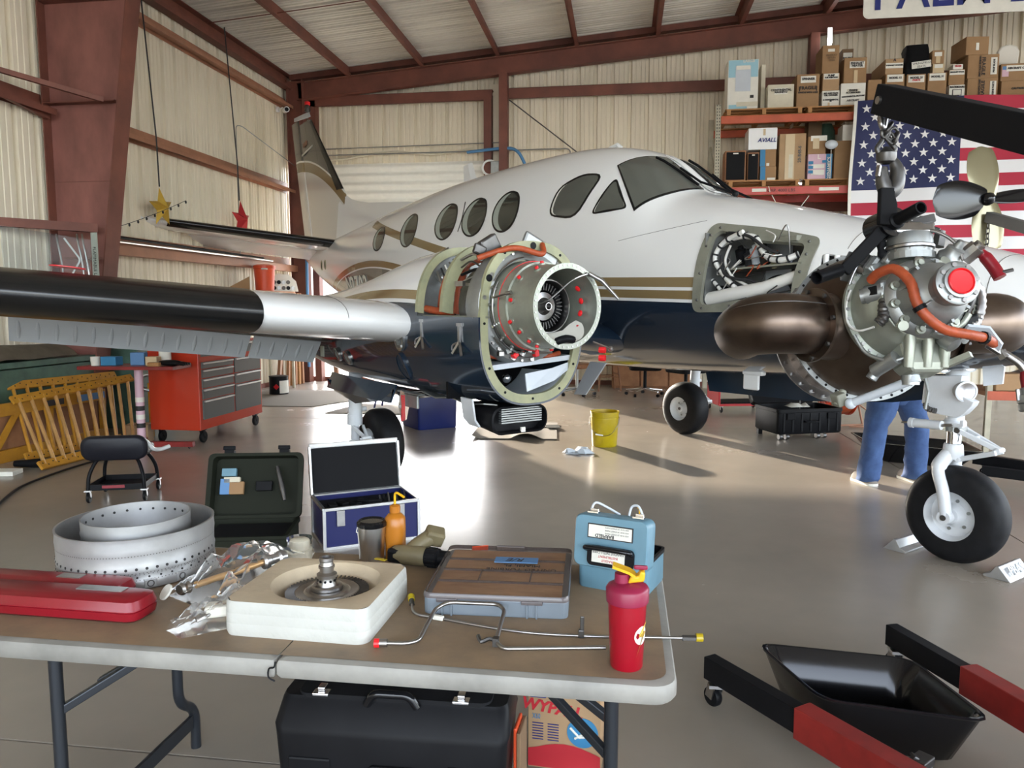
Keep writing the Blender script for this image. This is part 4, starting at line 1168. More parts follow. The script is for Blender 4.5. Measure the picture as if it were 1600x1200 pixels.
# oil cooler hanging under the chin
oc = MB(); A = rrect(.42, .17, .07, 5)
o1 = [Vector((-1.63, NL + .0 + x * .98, .80 + y)) for x, y in A]; o2 = [Vector((-1.95, NL + x, .82 + y * .8)) for x, y in A]; i1 = [Vector((-1.625, NL + x * .93, .80 + y * .86)) for x, y in A]; i2 = [Vector((-1.70, NL + x * .93, .80 + y * .86)) for x, y in A]
oc.loft([o2, o1, i1, i2], True, (True, True)); oc = oc.build('oil_cooler_duct', 'black', AC, smooth=40)
for i in range(7): MB().box((-1.655, NL + .02, .785 + i * .014), (.03, .30, .008)).build('cooler_fin', 'alu_grey', oc)
MB().box((-1.63, NL + .02, .737), (.012, .03, .03)).build('tag', 'paper', oc)
m = MB(); m.sheet([[(-1.9, NL - .25, .93), (-1.75, NL - .26, .93)], [(-1.9, NL - .23, .80), (-1.75, NL - .24, .80)], [(-1.88, NL - .20, .76), (-1.75, NL - .21, .76)]], .012); m.build('cooler_bracket', 'gear_white', AC, smooth=40)
m = MB(); m.sheet([[(-2.7 + .2*i, NL - .12, .875 + .01*(i % 2)) for i in range(6)], [(-2.7 + .2*i, NL - .22, .90 - .025*((i + 1) % 2)) for i in range(6)]], .008); m.build('lower_flange', 'alu_grey', AC)
m = MB(); m.box((-2.62, NL - .25, .83), (.26, .02, .09)); m.box((-2.62, NL - .24, .885), (.34, .05, .012)); m.build('hinge_bracket', 'alu_grey', AC, bevel=.008)
m = MB(); m.loft([[(-2.66, NL - .30, .90), (-2.60, NL - .30, .90), (-2.60, NL - .27, .90), (-2.66, NL - .27, .90)], [(-2.68, NL - .31, .79), (-2.59, NL - .31, .79), (-2.59, NL - .27, .79), (-2.68, NL - .27, .79)], [(-2.65, NL - .30, .68), (-2.60, NL - .30, .70), (-2.60, NL - .285, .70), (-2.65, NL - .285, .68)]]); m.build('streamer_bag', 'clear_bag', AC, smooth=60)
MB().bar((-2.64, NL - .29, .87), (-2.63, NL - .295, .69), .008, .03).build('red_streamer', 'red', AC)
# main gear doors
rows = [[(-4.05 + .14*i, NL - .26 - .035*math.sin(PI*i/10), .93), (-4.05 + .14*i, NL - .31 - .035*math.sin(PI*i/10), .80)] + ([(-4.05 + .14*i, NL - .29, .72 + .02*abs(i - 4))] if True else []) for i in range(10)]
rows = [[Vector(p) + Vector((0, 0, (.07 if i in (0, 9) else (.02 if i in (1, 8) else 0)) if j == 2 else 0)) for j, p in enumerate(r_)] for i, r_ in enumerate(rows)]
MB().sheet(rows, .014).build('gear_door', 'paint_navy', AC, smooth=50)
MB().sheet([[(x, y + .44, z) for x, y, z in r_] for r_ in rows], .014).build('gear_door', 'paint_navy', AC, smooth=50)

# left nacelle, closed, with a blunt intake
NACL = [(-1.72, .30, 1.80, 1.0, 2.3), (-1.76, .35, 1.85, .93, 2.4)] + NACT[1:]
MB().loft(nac_secs(NACL, 1.985)).build('nacelle', 'nacelle_paint', AC, smooth=40)

# --- wheels
def wheel(c, rt, wt, rr, name='wheel', sgn=-1):
    m = MB(); P = []
    for k in range(21):
        a = -PI/2 * 1.0 + PI * k / 20
        P.append((rr + .0 + (rt - rr) * (abs(math.cos(a)) ** .55), wt / 2 * math.copysign(abs(math.sin(a)) ** .75, math.sin(a))))
    m.lathe(P, c, (0, 1, 0), 56); t = m.build(name, 'rubber', AC, smooth=40)
    h = wt / 2
    for sd in (1, -1):
        m = MB(); m.lathe([(rr + .004, h*.55), (rr + .012, h*.86), (rr + .002, h*.92), (rr*.93, h*.80), (rr*.86, h*.42), (rr*.74, h*.32), (rr*.5, h*.34), (rr*.38, h*.50), (rr*.30, h*.80), (rr*.16, h*.82), (0, h*.82)], c, (0, sd, 0), 40)
        rm = m.build('rim', 'gear_white', t, smooth=35)
        if sd == sgn:
            for k in range(6):
                a = 2*PI*k/6 + .3; p = Vector(c) + Vector((rr*.60*math.cos(a), sd*h*.34, rr*.60*math.sin(a)))
                MB().cyl(p, p + Vector((0, sd*.008, 0)), .010, n=8).build('bolt', 'alu_grey', rm)
            MB().cyl(Vector(c) + Vector((0, sd*h*.80, 0)), Vector(c) + Vector((0, sd*h*.88, 0)), rr*.13, n=12).build('axle_nut', 'steel_dark', rm)
    return t
wheel((0.0, 0, .275), .285, .19, .145)
wheel((-4.0, 2.0, .30), .305, .23, .135); wheel((-3.93, -1.86, .30), .305, .23, .135)
# nose gear
G = []
m = MB(); m.tube(smooth_path([(0.0, -.125, .275), (-.02, -.13, .42), (-.07, -.10, .54), (-.06, -.04, .61), (-.04, 0, .64)], 6), [.03] + [.034]*12 + [.042]*12, 12)
m.tube(smooth_path([(0.0, .125, .275), (-.02, .13, .42), (-.07, .10, .54), (-.06, .04, .61), (-.04, 0, .64)], 6), [.03] + [.034]*12 + [.042]*12, 12)
m.cyl((0, -.155, .275), (0, -.10, .275), .038, n=16); m.cyl((0, .155, .275), (0, .10, .275), .038, n=16); m.lathe([(.05, .60), (.058, .62), (.052, .68), (.046, .69)], (-.04, 0, 0), (0, 0, 1), 20)
m.build('nose_fork', 'gear_white', AC, smooth=45)
MB().cyl((0, -.160, .275), (0, -.150, .275), .017, n=12).build('axle_end', 'steel_dark', AC)
MB().cyl((-.04, 0, .64), (-.04, 0, .80), .040, n=20).build('piston', 'chrome', AC, smooth=40)
m = MB(); m.lathe([(.045, .77), (.062, .78), (.062, .82), (.05, .83), (.05, .86), (.058, .88), (.056, .98), (.062, 1.05), (.062, 1.2)], (-.04, 0, 0), (0, 0, 1), 20)
m.prism([(-.17, 1.08), (-.18, .92), (-.12, .87), (.02, .855), (.06, .88), (.10, .93), (.11, .955), (.03, .99), (.04, 1.1)], .07, frame((0, -.055, 0), (1, 0, 0), (0, 0, 1)), z0=-.01)
m.build('nose_strut', 'gear_white', AC, smooth=40, bevel=.004)
m = MB(); m.cyl((-.245, -.10, .795), (-.065, -.10, .80), .027, n=16); m.cyl((-.25, -.10, .795), (-.225, -.10, .795), .030, n=16); m.build('steering_cylinder', 'gear_white', AC, smooth=40)
m = MB(); m.cyl((-.30, -.10, .79), (-.245, -.10, .795), .006, n=8); m.cyl((-.065, -.1, .80), (.01, -.09, .81), .009, n=8); m.build('steering_rod', 'steel', AC)
m = MB(); m.box((.02, -.085, .81), (.06, .03, .02)); m.box((.045, -.09, .825), (.02, .02, .035)); m.build('clevis', 'gear_white', AC, bevel=.003)
m = MB(); m.ring((-.04, 0, .765), (0, 0, 1), .066, .045, .03, 20); m.build('collar', 'alu_grey', AC)
for a, b in (((.0, 0, .775), (.21, 0, .685)), ((.21, 0, .675), (-.0, 0, .60))):
    m = MB(); m.bar((a[0], -.045, a[2]), (b[0], -.01, b[2]), .02, .028); m.bar((a[0], .045, a[2]), (b[0], .01, b[2]), .02, .028); m.bar((a[0]*.6+b[0]*.4, -.03, a[2]*.6+b[2]*.4), (a[0]*.6+b[0]*.4, .03, a[2]*.6+b[2]*.4), .02, .02); m.cyl((b[0], -.035, b[2]), (b[0], .035, b[2]), .016, n=10)
    m.build('torque_link', 'gear_white', AC, bevel=.004)
MB().cyl((.0, -.06, .775), (.0, .06, .775), .017, n=10).build('link_pin', 'steel_dark', AC)
for (x, y, z, r) in [(.055, -.10, 1.01, .057), (.05, -.06, 1.165, .045), (-.06, -.12, 1.15, .04)]:
    dr_ = Vector((.75, -.62, -.08)).normalized(); p = Vector((x, y, z))
    lh = MB().lathe([(r*.5, -r*1.3), (r*.9, -r*.9), (r, -.01), (r*1.06, 0), (r*1.06, .014), (r*.88, .016)], p, dr_, 24).build('landing_light', 'gear_white', AC, smooth=40)
    MB().lathe([(r*.88, .010), (r*.5, .006), (.0, .002)], p, dr_, 20).build('reflector', 'chrome', lh, smooth=60)
m = MB(); m.tube(smooth_path([(-.16, -.1, 1.12), (-.15, -.12, 1.0), (-.15, -.12, .94), (-.135, -.13, .90), (-.09, -.13, .885)], 6), .007, 7); m.build('brake_line', 'alu_grey', AC)
m = MB(); m.tube(smooth_path([(-.15, -.125, .925), (-.145, -.13, .90), (-.12, -.135, .89), (-.085, -.135, .885)], 5), [.013 + .004*(i % 2) for i in range(16)], 10); m.build('hydraulic_fitting', 'steel_dark', AC, smooth=30)
m = MB(); m.sheet([[(.05, .10, 1.16), (.17, .10, 1.20)], [(.06, .11, 1.03), (.16, .11, 1.05)]], .015); m.build('gear_fairing', 'gear_white', AC)
m = MB(); m.bar((-.06, 0, 1.05), (-.7, 0, 1.10), .05, .04); m.build('drag_brace', 'gear_white', AC)
m = MB(); m.sheet([[(-2.15, .24, 1.0), (-1.2, .25, 1.0), (-.35, .24, 1.06), (-.12, .23, 1.08)], [(-2.1, .25, .79), (-1.2, .26, .80), (-.55, .25, .86), (-.18, .24, .93)]], .014); m.build('nose_gear_door', 'paint_navy', AC)
# main gear legs
for sg, wy, sx in ((-1, -1.86, -3.93), (1, 2.0, -4.0)):
    ly = wy + sg * .21
    m = MB(); m.cyl((sx - .06, ly, .50), (sx - .03, ly, 1.0), .058, n=18); m.cyl((sx - .07, ly, .47), (sx - .062, ly, .56), .066, n=18); m.cyl((sx - .06, ly - .06, .60), (sx - .06, ly + .1, .60), .02, n=10)
    m.build('main_strut', 'gear_white', AC, smooth=40)
    MB().cyl((sx - .075, ly, .24), (sx - .06, ly, .50), .036, n=16).build('piston', 'gear_white', AC, smooth=40)
    m = MB(); m.cyl((sx - .075, ly, .22), (sx - .07, ly, .34), .052, n=16); m.cyl((sx - .05, ly, .30), (sx, wy, .30), .028, n=12); m.build('axle', 'gear_white', AC, smooth=40)
    for a, b in (((sx - .0, ly, .46), (sx + .17, ly, .385)), ((sx + .17, ly, .375), (sx - .03, ly, .28))):
        m = MB(); m.bar((a[0], ly - .045, a[2]), (b[0], ly - .01, b[2]), .02, .03); m.bar((a[0], ly + .045, a[2]), (b[0], ly + .01, b[2]), .02, .03); m.cyl((b[0], ly - .04, b[2]), (b[0], ly + .04, b[2]), .014, n=8)
        m.build('torque_link', 'gear_white', AC, bevel=.003)
# ================================================================== the power section hanging on the hoist
A0 = at_d(1405, 485, 2.85)
ea = (-_fw + _up * 0.15 + _rt * 0.02).normalized()
EM = frame(A0, ea, z=(0, 0, 1))
EN = thing('turboprop_engine', 'greenish grey turboprop power section with brown exhaust stacks hanging from the hoist', 'engine')
EN.matrix_world = EM
def epart(m, name, mt, parent=None, **kw):
    return m.build(name, mt, parent or EN, **kw)
# exhaust duct
m = MB(); m.lathe([(.196, 0), (.203, -.02), (.212, -.05), (.240, -.11), (.270, -.18), (.285, -.25), (.287, -.272), (.27, -.275), (.2, -.26), (.18, -.2)], (0, 0, 0), (1, 0, 0), 64)
duct = epart(m, 'exhaust_duct', 'bronze_steel', smooth=40)
m = MB(); m.ring((-.287, 0, 0), (1, 0, 0), .305, .265, .012, 64); fl = epart(m, 'duct_flange', 'alu_grey', smooth=30)
for k in range(40):
    a = 2 * PI * k / 40; MB().cyl((-.275, .294 * math.cos(a), .294 * math.sin(a)), (-.2735, .294 * math.cos(a), .294 * math.sin(a)), .0055, n=8).build('bolt_hole', 'black', fl)
m = MB(); m.lathe([(.24, -.29), (.235, -.36), (.24, -.44), (.245, -.50), (.0, -.50)], (0, 0, 0), (1, 0, 0), 48); epart(m, 'turbine_housing', 'bronze_steel', smooth=40)
m = MB(); m.ring((-.51, 0, 0), (1, 0, 0), .285, .24, .01, 48); fl2 = epart(m, 'rear_flange', 'steel', smooth=30)
for k in range(30):
    a = 2 * PI * k / 30; MB().box((-.496, .268 * math.cos(a), .268 * math.sin(a)), (.02, .012, .012)).build('clip', 'steel', fl2)
# stacks
def stack(sg):
    pb = MB(); pb.lathe([(.135, .0), (.13, .06), (.122, .10), (.118, .12)], (-.150, sg * .155, -.03), (.28, sg, 0), 36); epart(pb, 'exhaust_port', 'bronze_steel', smooth=50)
    fx = Vector((.28, sg, 0)).normalized(); o = Vector((-.150, sg * .155, -.03)) + fx * .125
    f_ = epart(MB().ring(o, fx, .142, .105, .012, 40), 'port_flange', 'bronze_steel', smooth=30)
    for k in range(8):
        a = 2*PI*k/8; u = Vector((0, 0, 1)); v = fx.cross(u); p = o + fx*.012 + (u*math.cos(a) + v*math.sin(a))*.130
        MB().cyl(p, p + fx*.01, .009, n=6).build('bolt', 'steel_dark', f_)
    P = smooth_path([o + fx*.0, o + fx*.06, o + fx*.13 + Vector((-.02, 0, .004)), o + fx*.19 + Vector((-.07, 0, .008)), o + fx*.225 + Vector((-.15, 0, .012)), o + fx*.23 + Vector((-.25, 0, .012))], 7)
    n = len(P); rs = [.110 + .006 * math.sin(PI * i / n) for i in range(n)]
    m = MB(); m.tube(P, rs, 36, caps=False); m.tube([p for p in P[::-1]], [q - .004 for q in rs], 36, caps=False)
    st = epart(m, 'exhaust_stack', 'bronze_steel', smooth=60)
    return st
stack(-1); stack(1)
# reduction gearbox
m = MB(); m.lathe([(.19, -.006), (.212, -.004), (.212, .016), (.19, .018), (.188, .03), (.178, .085), (.165, .12), (.15, .135), (.145, .16), (.138, .165)], (0, 0, 0), (1, 0, 0), 64); gb = epart(m, 'rear_gearbox_case', 'alu_green', smooth=35)
for k in range(36):
    a = 2*PI*k/36; p = Vector((.016, .202*math.cos(a), .202*math.sin(a))); MB().cyl(p, p + Vector((.009, 0, 0)), .0075, n=6).build('nut', 'steel', gb)
m = MB(); m.lathe([(.140, .155), (.143, .175), (.134, .19), (.115, .20), (.108, .25), (.098, .27), (.075, .285), (.06, .30), (.056, .345)], (0, 0, 0), (1, 0, 0), 56); fb_ = epart(m, 'front_gearbox_case', 'alu_grey', smooth=35)
for k in range(12):
    a = 2*PI*k/12 + .2; p = Vector((.19, .122*math.cos(a), .122*math.sin(a))); MB().lathe([(.017, -.01), (.017, .012), (.01, .014), (.01, .024), (0, .024)], p, (1, 0, 0), 12).build('stud', 'alu_green', fb_, smooth=40)
for k in range(9):
    a = 2*PI*k/9; M = Matrix.Rotation(a, 4, 'X'); MB().box((.235, 0, .107), (.06, .010, .012), M=M).build('web', 'alu_grey', fb_)
m = MB(); m.lathe([(.0, .335), (.05, .335), (.07, .345), (.073, .35), (.073, .368), (.066, .372), (.052, .372), (.052, .382), (.044, .384), (.0, .384)], (0, 0, 0), (1, 0, 0), 48); pf = epart(m, 'propeller_flange', 'alu_grey', smooth=35)
for k in range(8):
    a = 2*PI*k/8 + .2; p = Vector((.368, .060*math.cos(a), .060*math.sin(a))); MB().cyl(p, p + Vector((.010, 0, 0)), .0085, n=6).build('dowel', 'steel', pf)
m = MB(); m.lathe([(.043, .384), (.043, .392), (.040, .394), (.037, .388), (0, .386)], (0, 0, 0), (1, 0, 0), 32); epart(m, 'red_plug', 'red_cap', smooth=40)
# lower sump, oil tubes and pump
m = MB(); m.loft([[(.03, -.075, -.16), (.03, .10, -.16), (.13, .10, -.14), (.13, -.075, -.14)], [(.04, -.065, -.235), (.04, .085, -.235), (.14, .085, -.22), (.14, -.065, -.22)], [(.05, -.04, -.265), (.05, .06, -.265), (.13, .06, -.255), (.13, -.04, -.255)]]); epart(m, 'sump', 'alu_green', bevel=.012)
for y in (-.055, .01, .07):
    epart(MB().tube([(.16, y*.9, -.09), (.155, y, -.15), (.13, y, -.235)], [.016, .019, .016], 12), 'oil_tube', 'alu_green', smooth=60)
m = MB(); m.cyl((.07, -.02, -.29), (.075, -.02, -.255), .03, n=14); m.cyl((.04, -.13, -.235), (.12, -.09, -.20), .026, n=14); m.cyl((.03, -.14, -.262), (.04, -.12, -.23), .02, n=12); epart(m, 'drain_fitting', 'alu_grey', smooth=40)
m = MB(); m.lathe([(.0, .0), (.03, .0), (.034, .03), (.028, .06), (.016, .065), (0, .066)], (.155, .06, -.125), (.55, .3, -.75), 16); m.cyl((.17, .06, -.13), (.19, -.0, -.115), .022, n=14); epart(m, 'chip_detector', 'alu_grey', smooth=40)
m = MB(); m.bar((.05, .02, -.26), (.18, .14, -.20), .03, .02); m.build('bracket', 'alu_green', EN)
m = MB(); m.cyl((.08, -.02, -.275), (-.10, -.16, -.335), .016, n=14); m.sphere((-.10, -.16, -.335), .022, 10, 7); m.cyl((.085, -.015, -.285), (.08, -.018, -.25), .024, n=12); epart(m, 'mount_strut', 'panel_grey', smooth=50)
m = MB(); m.box((-.13, -.19, -.315), (.05, .04, .05), rot=(.4, .3, .2)); m.cyl((-.13, -.2, -.34), (-.13, -.17, -.28), .015, n=8); epart(m, 'strut_end', 'chromate_grey', bevel=.006)
# fuel manifold / governor on top
m = MB(); m.lathe([(.06, 0), (.075, .015), (.078, .06), (.07, .09), (.05, .095), (0, .095)], (.10, .0, .165), (.1, 0, 1), 28); epart(m, 'governor', 'alu_grey', smooth=40)
m = MB(); m.lathe([(.085, -.012), (.085, .012)], (.10, .0, .17), (.1, 0, 1), 28); m.ring((.10, 0, .16), (.1, 0, 1), .085, .03, .014, 28); epart(m, 'governor_base', 'alu_grey')
m = MB(); m.loft([[(.06, -.08, .245), (.16, -.07, .245), (.16, .07, .245), (.06, .08, .245)], [(.06, -.10, .285), (.15, -.08, .285), (.15, .075, .285), (.06, .06, .285)], [(.08, -.06, .30), (.13, -.05, .30), (.13, .06, .30), (.08, .05, .30)]]); epart(m, 'beta_valve_body', 'steel', bevel=.01)
for i in range(7): epart(MB().box((.10 + .02*(i % 2), -.09 + .028*i, .292 + .006*(i % 3)), (.035, .018, .03), rot=(.2*i, .1, .3*i)), 'lever_link', ['steel', 'steel_dark', 'alu_grey'][i % 3], bevel=.004)
m = MB(); m.lathe([(.042, 0), (.045, .02), (.032, .035), (.03, .055), (.018, .06), (.012, .085), (0, .085)], (.15, .105, .14), (.7, .25, .65), 20); epart(m, 'overspeed_governor', 'alu_grey', smooth=35)
m = MB(); m.bar((.11, .03, .16), (.14, .13, .125), .06, .05); epart(m, 'accessory_pad', 'alu_grey', bevel=.015)
m = MB(); m.cyl((.12, .095, .205), (.125, .105, .25), .022, n=6); m.cyl((.125, .105, .25), (.127, .108, .262), .014, n=12); epart(m, 'plug', 'steel_dark')
m = MB(); m.cyl((.14, .17, .155), (.18, .20, .185), .030, n=8); m.cyl((.18, .20, .185), (.19, .207, .192), .020, n=12); epart(m, 'connector', 'steel', smooth=35)
m = MB(); m.tube(smooth_path([(.16, .185, .17), (.15, .23, .17), (.16, .26, .12), (.17, .275, .075)], 6), [.018]*8 + [.022]*11, 10); epart(m, 'red_fitting_hose', 'red_tool', smooth=60)
m = MB(); m.tube([(.18, .27, .09), (.19, .31, .098)], .007, 6); epart(m, 'pin', 'steel_dark')
m = MB(); m.box((.05, -.11, .14), (.06, .06, .05), rot=(.5, 0, .2)); m.cyl((.06, -.14, .13), (.06, -.10, .18), .022, n=10); m.cyl((.09, -.09, .15), (.10, -.05, .20), .018, n=10); epart(m, 'valve_block', 'alu_grey', bevel=.008)
m = MB(); m.cyl((.03, -.12, .17), (.05, -.16, .14), .014, n=8); m.cyl((.04, -.15, .16), (.04, -.12, .2), .01, n=8); epart(m, 'elbow', 'steel', smooth=40)
# tach generator at left with its pigtail plug
m = MB(); m.loft([[(.10, -.145, .08), (.10, -.06, .09), (.10, -.06, .0), (.10, -.145, .0)], [(.165, -.15, .07), (.165, -.075, .08), (.165, -.075, .01), (.165, -.15, .01)]]); epart(m, 'torque_box', 'alu_grey', bevel=.012)
m = MB(); m.cyl((.10, -.17, .03), (.14, -.12, .035), .034, n=20); m.cyl((.09, -.185, .028), (.10, -.17, .03), .028, n=20); epart(m, 'transmitter', 'alu_grey', smooth=40)
for i in range(2): epart(MB().box((.145 + .0*i, -.168 + .03*i, .035), (.03, .006, .03), rot=(0, 0, .5)), 'fin', 'black')
m = MB(); P = smooth_path([(.15, -.13, .0), (.16, -.142, -.04), (.16, -.145, -.065), (.15, -.16, -.085)], 5); m.tube(P, [.018 + .003 * (i % 2) for i in range(len(P))], 12); epart(m, 'cannon_plug', 'steel_dark', smooth=30)
# scavenge hose
hp = smooth_path([(.15, -.175, .07), (.19, -.165, .085), (.24, -.135, .085), (.275, -.105, .03), (.285, -.095, -.04), (.29, -.07, -.09), (.285, -.01, -.135), (.27, .08, -.15), (.24, .15, -.155), (.20, .21, -.165)], 9)
h_ = epart(MB().tube(hp, [.0165 + .0012 * (i % 2) for i in range(len(hp))], 12), 'scavenge_hose', 'hose', smooth=60)
for i in (40, 72): MB().tube([hp[i] - (hp[i+1]-hp[i]).normalized()*.008, hp[i] + (hp[i+1]-hp[i]).normalized()*.008], .022, 12).build('clamp', 'black', h_)
m = MB(); m.bar(hp[40], hp[40] + Vector((.0, .07, .045)), .018, .008); epart(m, 'clamp_tab', 'steel', bevel=.003)
# beta cable, bracket and plugs at right
m = MB(); P = smooth_path([(.22, .11, .05), (.20, .17, .03), (.17, .195, -.02), (.15, .19, -.07), (.16, .16, -.10)], 6); m.tube(P, [.018 + .003*(i % 2) for i in range(len(P))], 10); epart(m, 'cable_loom', 'steel', smooth=40)
m = MB(); m.box((.15, .15, -.085), (.05, .075, .055), rot=(.3, .2, .2)); m.box((.17, .12, -.05), (.02, .05, .03)); epart(m, 'linkage', 'black', bevel=.008)
m = MB(); m.sheet([[(.21, .12, -.10), (.22, .19, -.11), (.22, .23, -.17)], [(.17, .12, -.12), (.18, .19, -.14), (.19, .235, -.19)]], .012); epart(m, 'shield', 'panel_grey', smooth=40)
m = MB(); m.cyl((.18, .20, -.165), (.19, .25, -.205), .014, n=8); m.cyl((.185, .24, -.19), (.19, .25, -.215), .018, n=6); epart(m, 'hose_end', 'steel')
# tube that drops to the hanging coupling
dp = smooth_path([(.19, .25, -.20), (.20, .29, -.235), (.205, .31, -.27)], 6)
epart(MB().tube(dp, .0135, 10), 'drop_tube', 'steel', smooth=60)
m = MB(); m.lathe([(.018, 0), (.022, .02), (.022, .055), (.028, .06)], (.205, .308, -.265), (0, .05, -1), 16); epart(m, 'coupling_collar', 'red_tool', smooth=40)
m = MB(); m.lathe([(.026, .055), (.026, .075), (.036, .08), (.039, .09), (.039, .105), (.035, .108), (.039, .112), (.039, .13), (.034, .135), (0, .137)], (.205, .308, -.265), (0, .05, -1), 24); epart(m, 'coupling', 'alu_grey', smooth=35)
for dy in (-.038, .038): epart(MB().bar((.205, .31 + dy, -.325), (.205, .31 + dy, -.365), .008, .012), 'coupling_latch', 'steel', bevel=.002)
m = MB(); m.tube([(.02, .06, -.235), (.03, .065, -.31), (.01, .06, -.37)], .006, 6); epart(m, 'drain_line', 'alu_grey')
# lockwire loom on the A flange
m = MB(); m.tube(smooth_path([(.03, -.19, .07), (.02, -.205, .02), (.02, -.205, -.05), (.06, -.19, -.09), (.12, -.16, -.09)], 6), .004, 6); epart(m, 'sense_line', 'wire_white')
m = MB(); m.prism([(-.06, 0), (.05, .01), (.06, .05), (.03, .12), (-.03, .11)], .006, frame((.0, -.17, .1), (.2, -.9, 0), (.3, .2, 1))); epart(m, 'lifting_bracket', 'steel_dark', bevel=.004)

# more lines, fittings and brackets on the gearbox and duct
erow = lambda pts, r, nm, mt, n=7: epart(MB().tube(smooth_path(pts, 6), r, n), nm, mt, smooth=60)
erow([(.12, .02, .26), (.16, .06, .25), (.19, .11, .20), (.20, .13, .13)], .006, 'oil_line', 'steel')
erow([(.06, -.06, .24), (.05, -.12, .22), (.04, -.17, .15), (.03, -.195, .09)], .006, 'sense_line', 'steel')
erow([(.15, .15, .12), (.19, .17, .06), (.19, .165, .0), (.17, .15, -.05)], .008, 'oil_line', 'steel_dark')
erow([(.16, .06, -.12), (.18, .11, -.10), (.19, .14, -.06)], .011, 'oil_tube', 'alu_green')
erow([(.02, .10, -.19), (.04, .15, -.16), (.03, .19, -.08), (.03, .20, .02)], .007, 'fuel_line', 'steel')
erow([(.13, -.06, -.20), (.11, -.11, -.21), (.05, -.16, -.17), (.03, -.19, -.10)], .007, 'fuel_line', 'alu_grey')
for k in range(10):
    a = 2*PI*k/10 + .15; p = Vector((.100 + .01*math.sin(a), .072*math.cos(a), .182 + .0)); p.x = .10 + .072*math.sin(a); epart(MB().cyl(p, p + Vector((0, 0, .012)), .007, n=6), 'nut', 'steel')
for (x, y, z, r_, mt) in [(.17, -.02, .12, .016, 'steel'), (.18, .06, .115, .018, 'alu_green'), (.14, -.09, .115, .015, 'steel_dark'), (.20, .115, .06, .014, 'steel'), (.19, -.10, -.10, .016, 'alu_green'), (.13, .13, -.13, .018, 'alu_grey')]:
    q = Vector((.35, y, z)).normalized(); epart(MB().lathe([(r_, -.02), (r_, .0), (r_*.7, .004), (r_*.7, .02), (r_*1.1, .022), (r_*1.1, .03), (0, .03)], (x, y, z), q, 10), 'plug', mt, smooth=30)
m = MB(); m.bar((.10, -.10, .275), (.16, .07, .30), .010, .03); m.bar((.10, .06, .29), (.13, .10, .26), .010, .02); epart(m, 'control_lever', 'steel_dark', bevel=.003)
m = MB(); m.lathe([(.079, .03), (.083, .034), (.083, .042), (.079, .046)], (.10, .0, .165), (.1, 0, 1), 28); epart(m, 'governor_rib', 'steel', smooth=30)
for i in range(5): epart(MB().box((.215, .03*math.cos(1.2*i) , .03*math.sin(1.2*i) - .09), (.006, .02, .008), rot=(1.2*i, 0, 0)), 'lockwire_tab', 'steel')
for sg in (-1,):
    fx = Vector((.28, sg, 0)).normalized(); o_ = Vector((-.150, sg*.155, -.03)) + fx*.125; up_ = Vector((.62, -.1, .55)).normalized()
    sp_ = smooth_path([o_ + fx*.01, o_ + fx*.06, o_ + fx*.13 + Vector((-.02, 0, .004)), o_ + fx*.19 + Vector((-.07, 0, .008)), o_ + fx*.225 + Vector((-.15, 0, .012))], 7)
    P_ = []
    for i, p in enumerate(sp_):
        t_ = (sp_[min(i+1, len(sp_)-1)] - sp_[max(i-1, 0)]).normalized(); u_ = Vector((0, 0, 1)); w_ = t_.cross(u_).normalized(); w_ = w_ if w_.x > 0 or w_.y < -.5 else -w_
        P_.append(p + (u_*.55 + w_*.835) * (.1105 + .006*math.sin(PI*i/36)))
    epart(MB().tube(P_, .0022, 6), 'weld_seam', 'steel_dark', smooth=60)

# ================================================================== sling, hook, chain
SL = thing('engine_sling', 'black steel lifting bar with hook plate between hoist chain and engine', 'lifting sling', at_d(1385, 340, 2.75))
def sp(x, y, t): return at_d(x, y, t) - SL.location
m = MB(); m.bar(sp(1318, 424, 2.80), sp(1388, 350, 2.76), .03, .045); m.build('arm', 'black_matt', SL, bevel=.004)
m = MB(); m.lathe([(.019, 0), (.024, 0), (.024, .13), (.019, .13), (.019, 0)], sp(1276, 434, 2.72), sp(1330, 416, 2.82) - sp(1276, 434, 2.72), 20); m.build('crossbar', 'black', SL, smooth=40)
m = MB(); m.cyl(sp(1368, 358, 2.86), sp(1398, 346, 2.74), .052, n=28); m.build('pivot_boss', 'black_gloss', SL, smooth=40)
m = MB(); m.lathe([(.030, 0), (.030, .03), (.022, .035), (.022, .15), (.017, .15), (.017, .03)], sp(1394, 348, 2.75), sp(1434, 327, 2.62) - sp(1394, 348, 2.75), 20); m.build('handle_tube', 'black', SL, smooth=40)
m = MB(); m.prism([(-.028, -.07), (.035, -.075), (.036, .0), (.028, .03), (.026, .06), (-.024, .06), (-.026, 0)], .03, frame(sp(1381, 322, 2.75), _rt, _up)); m.build('plate', 'black_matt', SL, bevel=.005)
m = MB(); m.tube(smooth_path([sp(1379, 375, 2.8), sp(1376, 388, 2.8), sp(1380, 402, 2.8), sp(1376, 420, 2.82), sp(1378, 440, 2.84)], 5), [.012, .014, .017, .018, .016, .012, .012, .016, .019, .02, .017, .012, .01, .014, .019, .021, .018, .014, .012, .01, .008], 8); m.build('strap', 'black_matt', SL, smooth=60)

